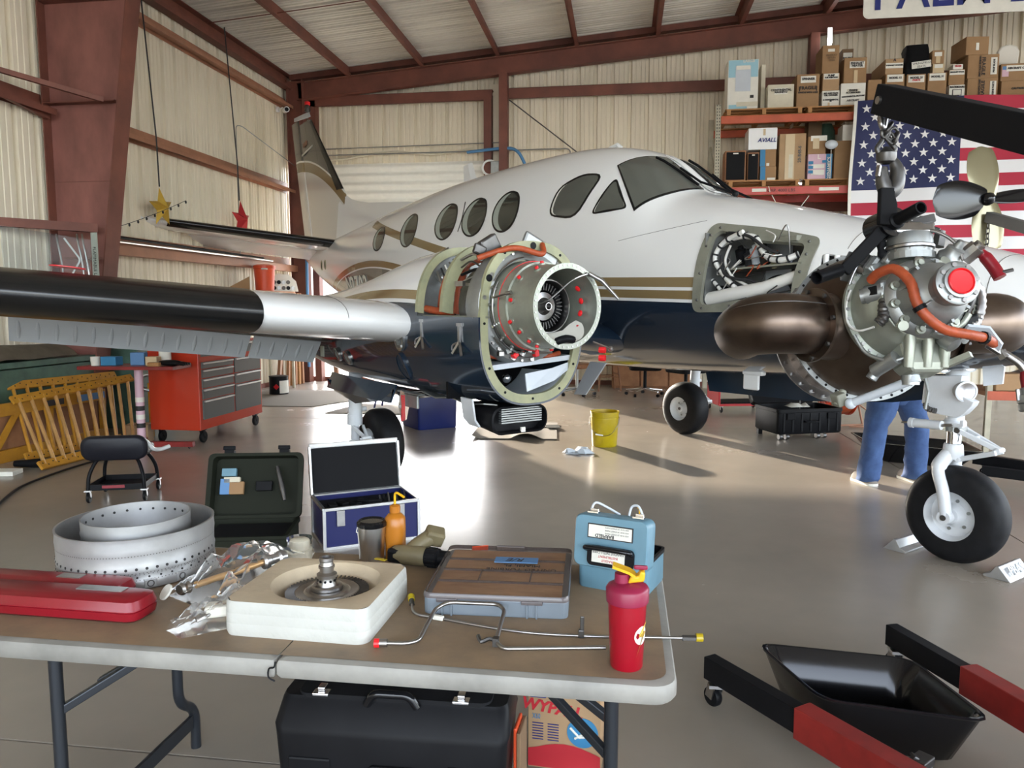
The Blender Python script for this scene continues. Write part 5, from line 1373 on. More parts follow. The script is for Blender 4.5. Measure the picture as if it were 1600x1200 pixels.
HK = thing('hoist_hook', 'dark steel swivel hook with shackle hanging on the chain under the boom', 'hook', at_d(1386, 250, 2.75))
def hp_(x, y, t=2.75): return at_d(x, y, t) - HK.location
hs = smooth_path([hp_(1378, 262), hp_(1380, 285), hp_(1388, 300), hp_(1399, 290), hp_(1402, 268), hp_(1396, 252), hp_(1387, 243)], 6)
m = MB(); m.tube(hs, [.012 + .018 * math.sin(PI * min(1, (i + 4) / len(hs))) for i in range(len(hs))], 12); m.build('hook', 'steel_dark', HK, smooth=60)
m = MB(); m.lathe([(.012, -.03), (.03, -.022), (.034, -.008), (.034, .008), (.02, .018), (.01, .03)], hp_(1385, 243), (0, 0, 1), 20); m.build('swivel', 'steel_dark', HK, smooth=50)
m = MB(); m.tube(smooth_path([hp_(1374, 240), hp_(1371, 232), hp_(1377, 222), hp_(1384, 212), hp_(1391, 222), hp_(1398, 232), hp_(1394, 240)], 6), .010, 10); m.build('eye', 'steel_dark', HK, smooth=60)
m = MB(); m.bar(hp_(1374, 258, 2.72), hp_(1371, 276, 2.72), .015, .012); m.build('latch', 'steel', HK, bevel=.003)

CH = thing('hoist_chain', 'short dark steel chain shackled under the black boom tip', 'chain', at_d(1382, 195, 2.75))
def link(c, d_, L, w_, r, par, k):
    c = Vector(c); d_ = Vector(d_).normalized(); u = (_rt if k % 2 == 0 else _fw); u = (u - d_ * u.dot(d_)).normalized()
    P = []
    for i in range(20):
        a = 2*PI*i/20; P.append(c + d_ * (math.sin(a) * w_ + math.copysign(L/2 - w_, math.sin(a))) + u * math.cos(a) * w_)
    return MB().tube(P, r, 7, closed=True).build('link', 'steel_dark', par, smooth=60)
for i, (x, y, dx) in enumerate([(1380, 186, 0), (1382, 196, .2), (1384, 206, .1), (1388, 200, .6), (1394, 209, .8), (1399, 216, .3), (1392, 216, -.9)]):
    link(at_d(x, y, 2.74) - CH.location, Vector((dx, 0, 1)), .042, .014, .006, CH, i)
m = MB(); m.tube(smooth_path([at_d(1376, 183, 2.72) - CH.location, at_d(1377, 195, 2.71) - CH.location, at_d(1381, 199, 2.72) - CH.location, at_d(1383, 186, 2.72) - CH.location], 5), .010, 8); m.build('shackle', 'steel', CH, smooth=60)

# ================================================================== engine hoist
HO = thing('engine_hoist', 'shop crane with black boom, black legs and red leg sleeves', 'engine hoist', (1.75, 1.0, 0))
def ho(v): return Vector(v) - HO.location
b0 = at_d(1380, 155, 2.75); b1 = at_d(1600, 206, 2.12); bd = (b1 - b0).normalized()
m = MB(); m.bar(ho(b0), ho(b0 + bd * 1.9), .075, .102); bo = m.build('boom', 'black_matt', HO, bevel=.004)
pn = b0 + bd * .04; sdv = bd.cross(Vector((0, 0, 1))).normalized()
if sdv.dot(-_fw) < 0: sdv = -sdv
MB().cyl(ho(pn + sdv * .036), ho(pn + sdv * .046), .014, n=14).build('pin', 'steel', bo)
mp = b0 + bd * 1.9
mast = Vector((mp.x, mp.y, .0))
m = MB(); m.box(ho((mast.x, mast.y, (mp.z + .1) / 2)), (.1, .1, mp.z + .1)); m.build('mast', 'hoist_red', HO, bevel=.004)
m = MB(); m.cyl(ho((mast.x, mast.y, .5)) + Vector((0, .12, 0)), ho(b0 + bd * 1.35) - Vector((0, 0, .05)), .035, n=14); m.build('ram', 'steel_dark', HO, smooth=40)
def leg(tip, mid, end):
    tip, mid, end = Vector(tip), Vector(mid), Vector(end); dd = (end - tip).normalized()
    m = MB(); m.bar(ho(tip), ho(mid + dd * .1), .055, .085); m.build('leg', 'black', HO, bevel=.003)
    m = MB(); m.bar(ho(mid), ho(end), .075, .105); m.build('leg_sleeve', 'hoist_red', HO, bevel=.003)
    c = tip + dd * .05
    caster(HO, ho(c + Vector((0, 0, -.045))), c.z - .045, dd)
def caster(par, top, h, dd, mt='black', r=None, rim='steel'):
    r = r or h * .38
    cs = MB(); cs.box(Vector(top) + Vector((0, 0, -.006)), (.07, .06, .012)); 
    sd = Vector((-dd.y, dd.x, 0)).normalized()
    for s_ in (-1, 1): cs.bar(Vector(top) + sd * (.022 * s_) - dd * .01, Vector(top) + sd * (.022 * s_) - dd * .025 - Vector((0, 0, h - r)), .006, r * .9)
    c = cs.build('caster', rim, par)
    wc = Vector(top) - dd * .025 - Vector((0, 0, h - r))
    MB().lathe([(r*.3, -.014), (r*.9, -.014), (r, -.008), (r, .008), (r*.9, .014), (r*.3, .014)], wc, sd, 24).build('caster_wheel', mt, c, smooth=40)
    return c
l1a, l1m = at_z(1108, 1040, .145), at_z(1252, 1125, .145); l1e = l1a + (l1m - l1a) * 2.4
l2a, l2m = at_z(1392, 990, .145), at_z(1512, 1060, .145); l2e = l2a + (l2m - l2a) * 3.6
leg(l1a, l1m, l1e); leg(l2a, l2m, l2e)
m = MB(); m.bar(ho(l1e), ho(l2e), .09, .1); m.bar(ho((l1e + l2e) / 2), ho((mast.x, mast.y, .1)), .09, .1); m.build('base', 'hoist_red', HO)
m = MB(); m.box(ho(at_z(1440, 1190, .10)), (.07, .05, .03), rz=.8); m.bar(ho(at_z(1425, 1180, .12)), ho(at_z(1455, 1200, .08)), .03, .012); m.build('pin_clip', 'steel_dark', HO, bevel=.004)
# ================================================================== folding table and what stands on it
TZ = .70
TB = thing('folding_table', 'worn white plastic folding table with stained brown top in the foreground', 'table', (-.79, 1.945, 0))
TX0, TX1, TY = -.915, .915, .375
def top_half(x0, x1, rl, rr):
    P = []
    for cx, cy, a in ((x1 - rr, TY - rr, 0), (x0 + rl, TY - rl, 90), (x0 + rl, -TY + rl, 180), (x1 - rr, -TY + rr, 270)):
        r_ = rr if cx > (x0 + x1) / 2 else rl
        for k in range(7): t = R(a + 15 * k); P.append((cx + r_ * math.cos(t), cy + r_ * math.sin(t)))
    m = MB(); c = ((x0 + x1) / 2, 0)
    def ins(d_, z): return [(c[0] + (x - c[0]) * (1 - d_ / ((x1 - x0) / 2)), y * (1 - d_ / TY), z) for x, y in P]
    m.loft([ins(.006, TZ - .046), ins(0, TZ - .036), ins(0, TZ - .012), ins(.004, TZ - .004), ins(.014, TZ - .001), ins(.022, TZ)], True, (True, False))
    b = m.build('tabletop_half', 'table_edge', TB, smooth=40)
    m = MB(); hx = x1 if abs(x1) < .1 else x0; q = [((hx if abs(x - hx) < .06 else x), y, z) for x, y, z in ins(.022, TZ + .0004)]; m.add(q, [tuple(range(len(q)))]); m.build('top_skin', 'table_top', b)
top_half(TX0, -.0015 + .02, .05, .004); top_half(.0015 + .02, TX1, .004, .05)
m = MB(); m.tube(smooth_path([(.022, -TY - .003, TZ - .004), (.02, -TY - .006, TZ - .016), (.008, -TY - .006, TZ - .02), (.006, -TY - .006, TZ - .04), (.02, -TY - .004, TZ - .05)], 4), .002, 5); m.build('hinge_gap', 'black', TB)
def leg_set(sx):
    x = .775 if sx > 0 else -.63
    for sy in (-1, 1):
        y = sy * .26
        P = bend_path([(x, y, TZ - .05), (x, y, .26), (x + sx * .0, y + sy * .07, .19), (x, y + sy * .07, .0)] if sx > 0 else [(x, y, TZ - .05), (x, y, .20), (x, y + .09 * sy, .14), (x, y + .09 * sy, 0)], .05, 5)
        MB().tube(P, .0165, 12).build('leg', 'table_leg', TB, smooth=60)
    MB().bar((x, -.33, .10), (x, .33, .10), .012, .045).build('stretcher', 'table_leg', TB)
    MB().tube([(x, -.27, TZ - .055), (x, .27, TZ - .055)], .014, 10).build('crossbar', 'table_leg', TB, smooth=60)
    MB().bar((x, -.10 * sx * sx, .46), (x - sx * .30, -.02, TZ - .06), .022, .022).build('brace', 'table_leg', TB, bevel=.003)
    MB().bar((x, -.26, .46), (x - sx * .30, -.04, TZ - .06), .018, .022).build('brace', 'table_leg', TB, bevel=.003)
    MB().box((x - sx * .30, -.03, TZ - .06), (.07, .06, .03)).build('bracket', 'table_leg', TB, bevel=.003)
leg_set(-1); leg_set(1)

def T(name, label, cat, x, y, rz=0.0, z=TZ, group=None): return thing(name, label, cat, (x, y, z), rz, group)
# --- red wrench case
o = T('tool_case', 'long red plastic wrench case at the left end of the table', 'tool case', -1.47, 1.745, R(-1))
def pill(x0, x1, y0, y1, z1, c, nm, mt):
    def ring_(ins, z):
        a, b, c_, d_ = x0 + ins, x1 - ins, y0 + ins, y1 - ins; q = c * .8
        return [(a + q, c_, z), (b - q, c_, z), (b - q*.3, c_ + q*.3, z), (b, c_ + q, z), (b, d_ - q, z), (b - q*.3, d_ - q*.3, z), (b - q, d_, z), (a + q, d_, z), (a, d_ - q, z), (a, c_ + q, z)]
    m = MB(); m.loft([ring_(.012, 0), ring_(.002, .008), ring_(0, z1*.45), ring_(.0025, z1*.47), ring_(.0025, z1*.5), ring_(0, z1*.52), ring_(.006, z1*.88), ring_(.02, z1)])
    return m.build(nm, mt, o, smooth=45)
pill(-.36, .275, -.05, .06, .062, .03, 'shell', 'red_tool')
pill(-.36, .15, .055, .145, .058, .02, 'hump', 'red_tool')
m = MB(); m.box((.135, .02, .063), (.13, .03, .003)); m.build('label_plate', 'alu_grey', o)
m = MB(); m.box((-.02, .10, .059), (.07, .03, .003)); m.build('latch', 'steel', o)

# --- combustion liner, outer and inner shells
o = T('combustion_liner', 'large silver perforated engine combustion liner ring on the table', 'engine part', -1.455, 2.09)
RO, HH = .218, .148
m = MB(); m.lathe([(RO - .006, .002), (RO, .004), (RO + .002, .02), (RO + .001, .028), (RO - .001, .033), (RO, .05), (RO + .0015, .06), (RO - .001, .07), (RO, .10), (RO + .0015, .115), (RO, .135), (RO + .002, HH), (RO - .004, HH), (RO - .006, .13), (RO - .004, .06), (RO - .006, .002)], n=96); sh = m.build('outer_shell', 'zinc', o, smooth=30)
def hole_row(z, n, r, nm, a0, a1, off=0, rad=RO):
    base = None
    for k in range(n):
        a = a0 + (a1 - a0) * (k + off) / n
        if base is None: base = MB().lathe([(r, 0), (r, .0015), (0, .0015)], (0, 0, 0), (1, 0, 0), 8).build(nm, 'ink', sh); q = base
        else: q = base.copy(); col.objects.link(q)
        q.location = (rad * math.cos(a), rad * math.sin(a), z); q.rotation_euler = (0, 0, a)
hole_row(.062, 30, .0042, 'hole', R(-190), R(20))
hole_row(.038, 26, .0030, 'hole', R(-190), R(20), .5)
for z, n in ((.100, 100), (.050, 84), (.030, 84), (.046, 70)):
    m = MB()
    for k in range(n):
        a = R(-190) + R(210) * k / n; c, s_ = math.cos(a), math.sin(a); p = Vector((c * (RO + .0012), s_ * (RO + .0012), z)); t_ = Vector((-s_, c, 0)) * .0013; u = Vector((0, 0, .0013))
        m.add([p - t_ - u, p + t_ - u, p + t_ + u, p - t_ + u], [(0, 1, 2, 3)])
    q = m.build('pinhole_row', 'ink_soft', sh); q['kind'] = 'stuff'
for a in (-98, -72, -48, -25, -125, 175, -155):
    c, s_ = math.cos(R(a)), math.sin(R(a)); p = Vector((c * RO, s_ * RO, .018))
    bx = MB().box(p, (.006, .034, .026), rz=R(a)).build('boss', 'zinc', o, bevel=.004)
    MB().lathe([(.010, 0), (.010, .005), (.007, .005), (.007, .001), (0, .001)], p, (c, s_, 0), 16).build('bore', 'steel_dark', bx, smooth=40)
m = MB(); m.lathe([(.135, .03), (.150, .05), (.151, .12), (.153, .128), (.151, .136), (.152, .168), (.148, .168), (.147, .13), (.14, .06), (.13, .035)], n=80); ih = m.build('inner_shell', 'zinc', o, smooth=30)
for k in range(24):
    a = 2*PI*k/24; MB().lathe([(.004, 0), (.004, -.002), (0, -.002)], (.1465*math.cos(a), .1465*math.sin(a), .145), (math.cos(a), math.sin(a), 0), 7).build('hole', 'ink', ih)
m = MB(); m.lathe([(RO - .005, .012), (.13, .03)], n=64); m.build('floor_ring', 'steel_dark', o, smooth=40)

# --- foam block with the turbine disc
o = T('foam_block', 'square white foam shipping block with a round recess, stained tan on top', 'foam block', -.765, 1.835, R(-1.5))
rr_ = lambda s_, z, r=.03: [(x, y, z) for x, y in rrect(.37 * s_, .335 * s_, r, 5)]
m = MB(); m.loft([rr_(.985, 0), rr_(1, .01), rr_(1.0, .03), rr_(.997, .031), rr_(1.0, .033), rr_(.998, .055), rr_(.995, .056), rr_(.998, .058), rr_(.99, .08), rr_(.975, .086)], True, (True, False)); fo = m.build('block', 'foam', o, smooth=50)
q = [(x * .975, y * .975) for x, y in rrect(.37, .335, .03, 5)]
n = 48; vs = []; fs = []
def edge(a):
    c, s_ = math.cos(a), math.sin(a); hx, hy = .37 * .975 / 2, .335 * .975 / 2
    t = min(hx / max(1e-6, abs(c)), hy / max(1e-6, abs(s_))); x, y = c * t, s_ * t
    r_ = .03
    if abs(x) > hx - r_ and abs(y) > hy - r_:
        cx, cy = math.copysign(hx - r_, x), math.copysign(hy - r_, y); v = Vector((x - cx, y - cy)); v = v.normalized() * r_ if v.length > r_ else v; x, y = cx + v.x, cy + v.y
    return x, y
RINGS = [(None, .086), (.150, .087), (.140, .084), (.130, .060), (.120, .032), (.0, .030)]
for r_, z in RINGS:
    for k in range(n):
        a = 2*PI*k/n; x, y = edge(a) if r_ is None else (r_ * math.cos(a) + .01, r_ * math.sin(a) + .01); vs.append((x, y, z))
for i in range(len(RINGS) - 1):
    for k in range(n): fs.append((i*n+k, i*n+(k+1) % n, (i+1)*n+(k+1) % n, (i+1)*n+k))
MB().add(vs, fs).build('recess_face', 'foam_top', o, smooth=50)
o = T('turbine_wheel', 'bladed steel turbine wheel with a stub shaft lying in the foam block', 'turbine wheel', -.755, 1.848, 0, TZ + .0305)
m = MB(); m.lathe([(0, .006), (.082, .006), (.084, .012), (.084, .026), (.08, .03), (.06, .028), (.055, .032), (.045, .033), (.04, .028), (.034, .03), (0, .03)], n=48); m.build('disc', 'steel', o, smooth=30)
b0_ = None
for k in range(58):
    a = 2*PI*k/58
    if b0_ is None: b0_ = MB().box((.095, 0, .019), (.024, .004, .022), rot=(R(28), 0, 0)).build('blade', 'steel_dark', o); q = b0_
    else: q = b0_.copy(); col.objects.link(q)
    q.rotation_euler = (0, 0, a)
m = MB(); m.lathe([(.036, .028), (.040, .032), (.040, .042), (.035, .045), (.030, .04), (.024, .036)], n=36); m.build('seal_ring', 'steel', o, smooth=30)
m = MB(); m.lathe([(.030, .03), (.022, .05), (.021, .062), (.026, .064), (.026, .072), (.021, .075), (.018, .078), (.018, .088), (.021, .089), (.021, .094), (.018, .095), (.0165, .105), (.019, .108), (.019, .116), (.012, .116), (.011, .10), (0, .10)], n=30); m.build('stub_shaft', 'steel', o, smooth=30)
for k in range(6):
    a = R(-150 + 35*k); MB().cyl((.0225*math.cos(a), .0225*math.sin(a), .056), (.024*math.cos(a), .024*math.sin(a), .056), .0035, n=8).build('hole', 'black', o)
# yellow tag at the rear edge of the foam
tag(MB().box((-.665, 2.017, TZ + .088), (.035, .012, .002), rz=-.3).build('paper_tag', 'yellow_plastic'), 'small yellow-green paper tag on the rear edge of the foam block', 'tag')

# --- plastic bags with fittings
def bag(name, label, pts, seed, zt, fill):
    o = thing(name, label, 'plastic bag', (pts[0][0], pts[0][1], TZ))
    n, mm = 22, 16; rows = []
    (x0, y0), (x1, y1), w_ = pts[0], pts[1], pts[2]
    d_ = Vector((x1 - x0, y1 - y0, 0)); nrm = Vector((-d_.y, d_.x, 0)).normalized()
    for top in (1,):
        for i in range(n):
            u = i / (n - 1); row = []
            for j in range(mm):
                v = j / (mm - 1) * 2 - 1
                p = d_ * u + nrm * (w_(u) * v); e = (1 - v * v) ** .5 if abs(v) < 1 else 0
                z = zt(u) * e
                nz = noise.noise(Vector((u * 5 + seed, v * 3.2, 2.7 * seed))); nz2 = noise.noise(Vector((u * 13 + seed, v * 8, 1.3)))
                row.append(p + Vector((nz2 * .004, nz * .004, max(.002, z * (1 + .7 * nz) + .012 * abs(nz2) * e + .002))))
            rows.append(row)
    MB().sheet(rows).build('film', 'clear_bag', o, smooth=25)
    MB().sheet([[Vector((p.x, p.y, .0015)) for p in r_] for r_ in rows]).build('film_back', 'clear_bag', o)
    return o
o = bag('plastic_bag', 'clear crumpled plastic bag with silver tube fittings between liner and foam', [(-1.18, 1.86), (-.99, 2.20), lambda u: .055 + .05 * math.sin(PI * u)], 1.7, lambda u: .03 + .045 * math.sin(PI * u), None)
P = [(.03, .03, .035), (.14, .23, .042)]
m = MB(); m.tube(P, .009, 10); m.build('tube', 'copper_tube', o, smooth=60)
m = MB(); m.lathe([(.012, 0), (.02, .005), (.02, .02), (.015, .025), (.015, .05), (.021, .055), (.021, .075)], (.135, .22, .042), (.5, .86, 0), 16); m.build('fitting', 'steel', o, smooth=40)
m = MB(); m.lathe([(.0, -.0), (.014, 0), (.018, .008), (.012, .02), (.016, .03)], (.0, .0, .03), (.3, .9, 0), 14); m.build('nut', 'steel', o, smooth=30)
m = MB(); m.lathe([(0, 0), (.022, 0), (.022, .006), (0, .006)], (-.03, -.01, .025), (-.5, -.6, .6), 16); m.build('cap', 'paper', o)
o = bag('plastic_bag', 'clear plastic bag holding a white part, at the front left of the foam block', [(-1.07, 1.655), (-.96, 1.83), lambda u: .035 + .06 * u], 4.4, lambda u: .02 + .065 * u, None)
MB().box((.06, .1, .03), (.06, .05, .03), rz=.4).build('white_part', 'paper', o, bevel=.008)
MB().tube([(.03, .05, .02), (.09, .12, .04)], .007, 8).build('steel_part', 'steel', o, smooth=60)
o = T('clear_plug', 'cloudy clear plastic plug standing behind the foam block', 'plastic plug', -1.00, 2.235)
m = MB(); m.lathe([(0, 0), (.034, 0), (.036, .03), (.03, .034), (.029, .062), (.022, .066), (0, .066)], n=22); m.build('plug_body', 'paper_old', o, smooth=40)
m = MB(); m.lathe([(.04, .0), (.045, .02), (.039, .05), (.041, .068)], n=14); m.build('wrap', 'clear_bag', o)

# --- parts organizer
o = T('parts_organizer', 'grey plastic parts organizer with smoked clear lid and handwritten blue tape', 'organizer box', -.325, 2.075, R(2.5))
m = MB(); m.rbox((0, 0, .022), (.375, .40, .044), .02); m.build('tray', 'case_grey', o, bevel=.003)
m = MB(); m.loft([[(x * s_, y * s_, z) for x, y in rrect(.38, .405, .022, 4)] for s_, z in ((1, .044), (1, .052), (.985, .058))], True, (False, False)); lid = m.build('lid_rim', 'case_lid', o, smooth=40)
m = MB(); m.box((0, 0, .0465), (.34, .36, .003)); m.build('plywood_insert', 'plywood', o)
m = MB(); m.rbox((0, 0, .0565), (.372, .398, .003), .02); m.build('lid_pane', 'clear_smoke', lid)
for y in (-.09, .0, .09): MB().box((0, y, .051), (.34, .003, .006)).build('divider', 'case_lid', lid)
for x in (-.06, .08): MB().box((x, -.045, .051), (.003, .09, .006)).build('divider', 'case_lid', lid)
MB().box((.03, .07, .0595), (.125, .045, .002)).build('blue_tape', 'masking_blue', o)
TM = Matrix.Rotation(PI, 4, 'Z')
lettering('R/E', .036, Matrix.Translation((.03, .07, .061)) @ TM, 'ink', o, depth=.0004, shear=.3)
lettering('UNITED TURBINE', .024, Matrix.Translation((.05, -.005, .0588)) @ TM, 'ink', o, depth=.0004, sx=1.05)
lettering('MIAMI, FL', .024, Matrix.Translation((.05, .026, .0588)) @ TM, 'ink', o, depth=.0004, sx=1.05)
for x in (-.125, .095):
    l_ = MB().box((x, -.203, .041), (.055, .008, .010)).build('latch', 'case_lid', o, bevel=.002)
    for dx in (-.012, .012): MB().box((x + dx, -.203, .018), (.004, .006, .036)).build('latch_rib', 'case_grey', l_)
MB().box((0, .204, .05), (.09, .012, .016)).build('hinge', 'case_lid', o, bevel=.003)

# --- blue instrument case
o = T('instrument_case', 'light blue test-set case with upright lid, black handle and upside-down labels', 'instrument case', -.002, 2.155, R(-19))
m = MB(); m.loft([[(x * s_, y + .02, z) for x, y in rrect(.205, .17 * s_, .018, 4)] for s_, z in ((.98, 0), (1, .006), (1, .085))], True, (True, False)); m.build('base', 'barfield', o, smooth=45)
m = MB(); m.loft([[(x * s_, y * s_ + .02, z) for x, y in rrect(.21, .175, .018, 4)] for s_, z in ((1, .085), (1, .096), (.93, .096), (.93, .03))], True, (False, True)); m.build('rim', 'black', o, smooth=40)
MB().box((.02, .03, .06), (.15, .12, .01)).build('inner_tray', 'plank', o)
LM = Matrix.Translation((-.0, -.062, .075)) @ Matrix.Rotation(R(-7), 4, 'X')
def lid_ring(s_, y): return [LM @ Vector((x * s_, y, z * s_ + .065)) for x, z in rrect(.215, .145, .02, 4)]
m = MB(); m.loft([lid_ring(.96, -.028), lid_ring(1, -.02), lid_ring(1, .035)]); lid = m.build('lid', 'barfield', o, smooth=45)
m = MB(); m.box((0, -.0315, .095), (.125, .003, .034), M=LM); m.build('label', 'paper', lid)
m = MB(); m.box((0, -.0305, .095), (.131, .002, .040), M=LM); m.build('label_border', 'ink', lid)
FL = LM @ Matrix.Translation((0, -.0335, 0)) @ Matrix.Rotation(PI/2, 4, 'X')
lettering('BARFIELD', .013, FL @ Matrix.Translation((-.015, .084, 0)) @ TM, 'ink', lid, depth=.0003, bold=.0003)
for i in range(3): lettering('4101 N.W. 29 STREET MIAMI', .0055, FL @ Matrix.Translation((.02, .108 - .008 * i, 0)) @ TM, 'ink_soft', lid, depth=.0002)
m = MB(); m.rbox((0, 0, 0), (.135, .055, .012), .014, M=LM @ Matrix.Translation((.005, -.030, .028)) @ Matrix.Rotation(PI/2, 4, 'X')); m.build('handle_recess', 'black', lid)
m = MB(); m.box((.0, -.0375, .028), (.095, .002, .034), M=LM); m.build('label', 'paper', lid)
for i, tx in enumerate(('FRAGILE!', 'INSTRUMENT', 'HANDLE WITH CARE')): lettering(tx, .0095, LM @ Matrix.Translation((0, -.039, 0)) @ Matrix.Rotation(PI/2, 4, 'X') @ Matrix.Translation((.0, .0175 + .011 * i, 0)) @ TM, 'ink_red' if i < 2 else 'ink', lid, depth=.0003)
m = MB(); m.tube(smooth_path([LM @ Vector((-.06, -.04, .045)), LM @ Vector((-.055, -.055, .052)), LM @ Vector((.055, -.055, .052)), LM @ Vector((.065, -.04, .045))], 5), .007, 8); m.build('handle', 'black_gloss', lid, smooth=60)
for x in (-.062, .07):
    m = MB(); m.box((x, .0, .142), (.032, .02, .006), M=LM); m.box((x, .008, .147), (.024, .006, .008), M=LM); l_ = m.build('latch', 'chrome', lid, bevel=.001)
    MB().tube(smooth_path([LM @ Vector((x - .012, .01, .145)), LM @ Vector((x - .005, .025, .165)), LM @ Vector((x + .025, .05, .15)), LM @ Vector((x + .05, .08, .13))] if x < 0 else [LM @ Vector((x - .035, .02, .14)), LM @ Vector((x - .03, .025, .165)), LM @ Vector((x - .01, .02, .17)), LM @ Vector((x + .005, .015, .148))], 5), .0035, 7).build('hose_loop', 'panel_grey', l_, smooth=60)
o = T('oil_dropper', 'small yellow dropper bottle behind the blue instrument case', 'dropper bottle', .055, 2.285)
m = MB(); m.lathe([(0, 0), (.018, 0), (.019, .14), (.012, .15), (.012, .16), (0, .16)], n=16); m.build('bottle', 'yellow_plastic', o, smooth=40)
m = MB(); m.tube([(0, 0, .155), (0, 0, .19), (-.006, 0, .192)], .0025, 6); m.build('spout', 'yellow', o)

# --- shaker bottle
o = T('shaker_bottle', 'red shaker bottle with yellow flip lid and lightning bolt emblem', 'bottle', .017, 1.655, R(0))
m = MB(); m.lathe([(0, .0), (.034, 0), (.036, .004), (.0415, .13), (.0425, .155)], n=40); m.build('cup', 'shaker', o, smooth=40)
m = MB(); m.lathe([(.043, .148), (.0465, .15), (.0475, .178), (.044, .184), (.030, .192), (0, .194)], n=40); m.build('lid', 'shaker_lid', o, smooth=40)
m = MB(); m.lathe([(0, .19), (.017, .19), (.016, .212), (0, .214)], (-.012, .0, 0), n=16); m.build('spout', 'shaker_lid', o, smooth=40)
m = MB(); m.sheet([[(-.034 + .012*i, y, .226 - .004*i - .004*(i == 4) ) for y in (-.016, 0, .016)] for i in range(5)], .006); m.build('flip_cap', 'yellow', o, smooth=40)
m = MB(); m.prism([(.0, 0), (.036, .006), (.038, .026), (.028, .03), (.022, .018), (.006, .016)], .028, frame((.0, .014, .192), (1, 0, 0), (0, 0, 1))); m.build('carry_loop', 'yellow', o, bevel=.004)
m = MB(); m.box((.028, 0, .226), (.03, .008, .01)); m.build('loop_pin', 'shaker_lid', o, bevel=.003)
def on_cup(a, z, e=.0008): 
    r_ = .036 + (.0415 - .036) * (z - .004) / .126 + e; return Vector((r_ * math.cos(a), r_ * math.sin(a), z))
A_ = R(-38)
m = MB(); N_ = 28; c0 = on_cup(A_, .082); m.add([c0] + [on_cup(A_ + .5 * math.cos(2*PI*k/N_), .082 + .021 * math.sin(2*PI*k/N_)) for k in range(N_)], [(0, 1 + k, 1 + (k+1) % N_) for k in range(N_)]); m.build('emblem_disc', 'paper', o)
bolt = [(.30, .030), (-.28, .0), (.02, -.003), (-.40, -.048), (.30, .008), (.02, .008)]
m = MB(); m.add([on_cup(A_ + x, .082 + z, .0035) for x, z in bolt], [(0, 1, 2, 5), (2, 3, 4, 5)]); m.build('emblem_bolt', 'star_gold', o)

# --- bent steel fuel lines
o = T('fuel_line', 'bent steel fuel line with a red end cap on the table front', 'metal tube', -.52, 1.672)
P = [(-.02, -.01, .012), (.03, -.005, .012), (.055, .01, .014), (.06, .15, .035), (.085, .185, .04), (.215, .19, .04), (.235, .165, .035), (.235, .03, .014), (.255, .0, .012), (.49, .04, .012)]
m = MB(); m.tube(bend_path(P, .03, 5), .0052, 9); m.build('pipe', 'steel', o, smooth=60)
m = MB(); m.cyl((-.036, -.012, .012), (-.016, -.009, .012), .0095, n=12); m.build('nut', 'steel', o, smooth=30)
m = MB(); m.cyl((-.046, -.0135, .012), (-.034, -.0115, .012), .0105, n=12); m.build('end_cap', 'red_cap', o)
m = MB(); m.tube(smooth_path([(.19, .045, .02), (.20, .03, .012), (.22, .035, .018), (.24, .03, .012)], 4), .005, 6); m.box((.235, .03, .014), (.014, .016, .02)); m.build('clip', 'steel_dark', o)
o = T('fuel_line', 'long thin steel fuel line with yellow end caps running to the table corner', 'metal tube', -.54, 1.88)
P = smooth_path([(0, .01, .02), (.02, -.03, .008), (.08, -.045, .006), (.28, -.095, .006), (.45, -.10, .006), (.70, -.075, .006)], 6)
m = MB(); m.tube(P, .0038, 8); m.build('pipe', 'steel', o, smooth=60)
m = MB(); m.cyl((-.004, .02, .026), (.002, .004, .016), .007, n=10); m.build('nut', 'steel_dark', o)
m = MB(); m.cyl((-.008, .03, .03), (-.003, .017, .024), .009, n=12); m.build('end_cap', 'yellow_plastic', o)
m = MB(); m.cyl((.69, -.076, .006), (.725, -.073, .006), .0075, n=6); m.build('nut', 'steel_dark', o)
m = MB(); m.cyl((.722, -.0735, .008), (.738, -.072, .008), .010, n=12); m.build('end_cap', 'yellow_plastic', o)
m = MB(); m.box((.085, -.046, .007), (.03, .012, .012), rz=-.25); m.build('sleeve', 'paper', o, bevel=.003)
m = MB(); m.box((.45, -.10, .012), (.014, .012, .02)); m.box((.452, -.10, .035), (.010, .004, .04)); m.build('clip', 'steel_dark', o, bevel=.002)

# --- thermos, wash bottle, drill
o = T('travel_mug', 'stainless steel travel mug with black lid at the rear table edge', 'mug', -.772, 2.262)
m = MB(); m.lathe([(0, 0), (.034, 0), (.036, .004), (.044, .108), (.044, .114)], n=40); m.build('body', 'aluminium', o, smooth=40)
m = MB(); m.lathe([(.044, .108), (.047, .111), (.047, .122), (.040, .128), (.036, .124), (0, .124)], n=40); m.build('lid', 'black_gloss', o, smooth=40)
m = MB(); m.tube(smooth_path([(-.043, -.012, .105), (-.046, -.014, .09), (-.042, -.012, .085), (-.039, -.012, .04), (-.036, -.016, .005)], 5), .0015, 5); m.build('string', 'paper', o)
o = T('wash_bottle', 'amber wash bottle with bent yellow spout behind the travel mug', 'squeeze bottle', -.75, 2.30 - .0)
o.location = (-.705, 2.29, TZ)
m = MB(); m.lathe([(0, 0), (.032, 0), (.033, .10), (.032, .13), (.022, .142), (.014, .146), (.014, .15)], n=26); m.build('bottle', 'amber', o, smooth=45)
m = MB(); m.lathe([(.017, .148), (.017, .168), (.008, .173), (0, .173)], n=20); m.build('cap', 'amber', o, smooth=35)
m = MB(); m.tube(bend_path([(0, 0, .17), (0, 0, .215), (.035, -.015, .20)], .02, 5), .004, 7); m.build('spout', 'yellow', o, smooth=60)
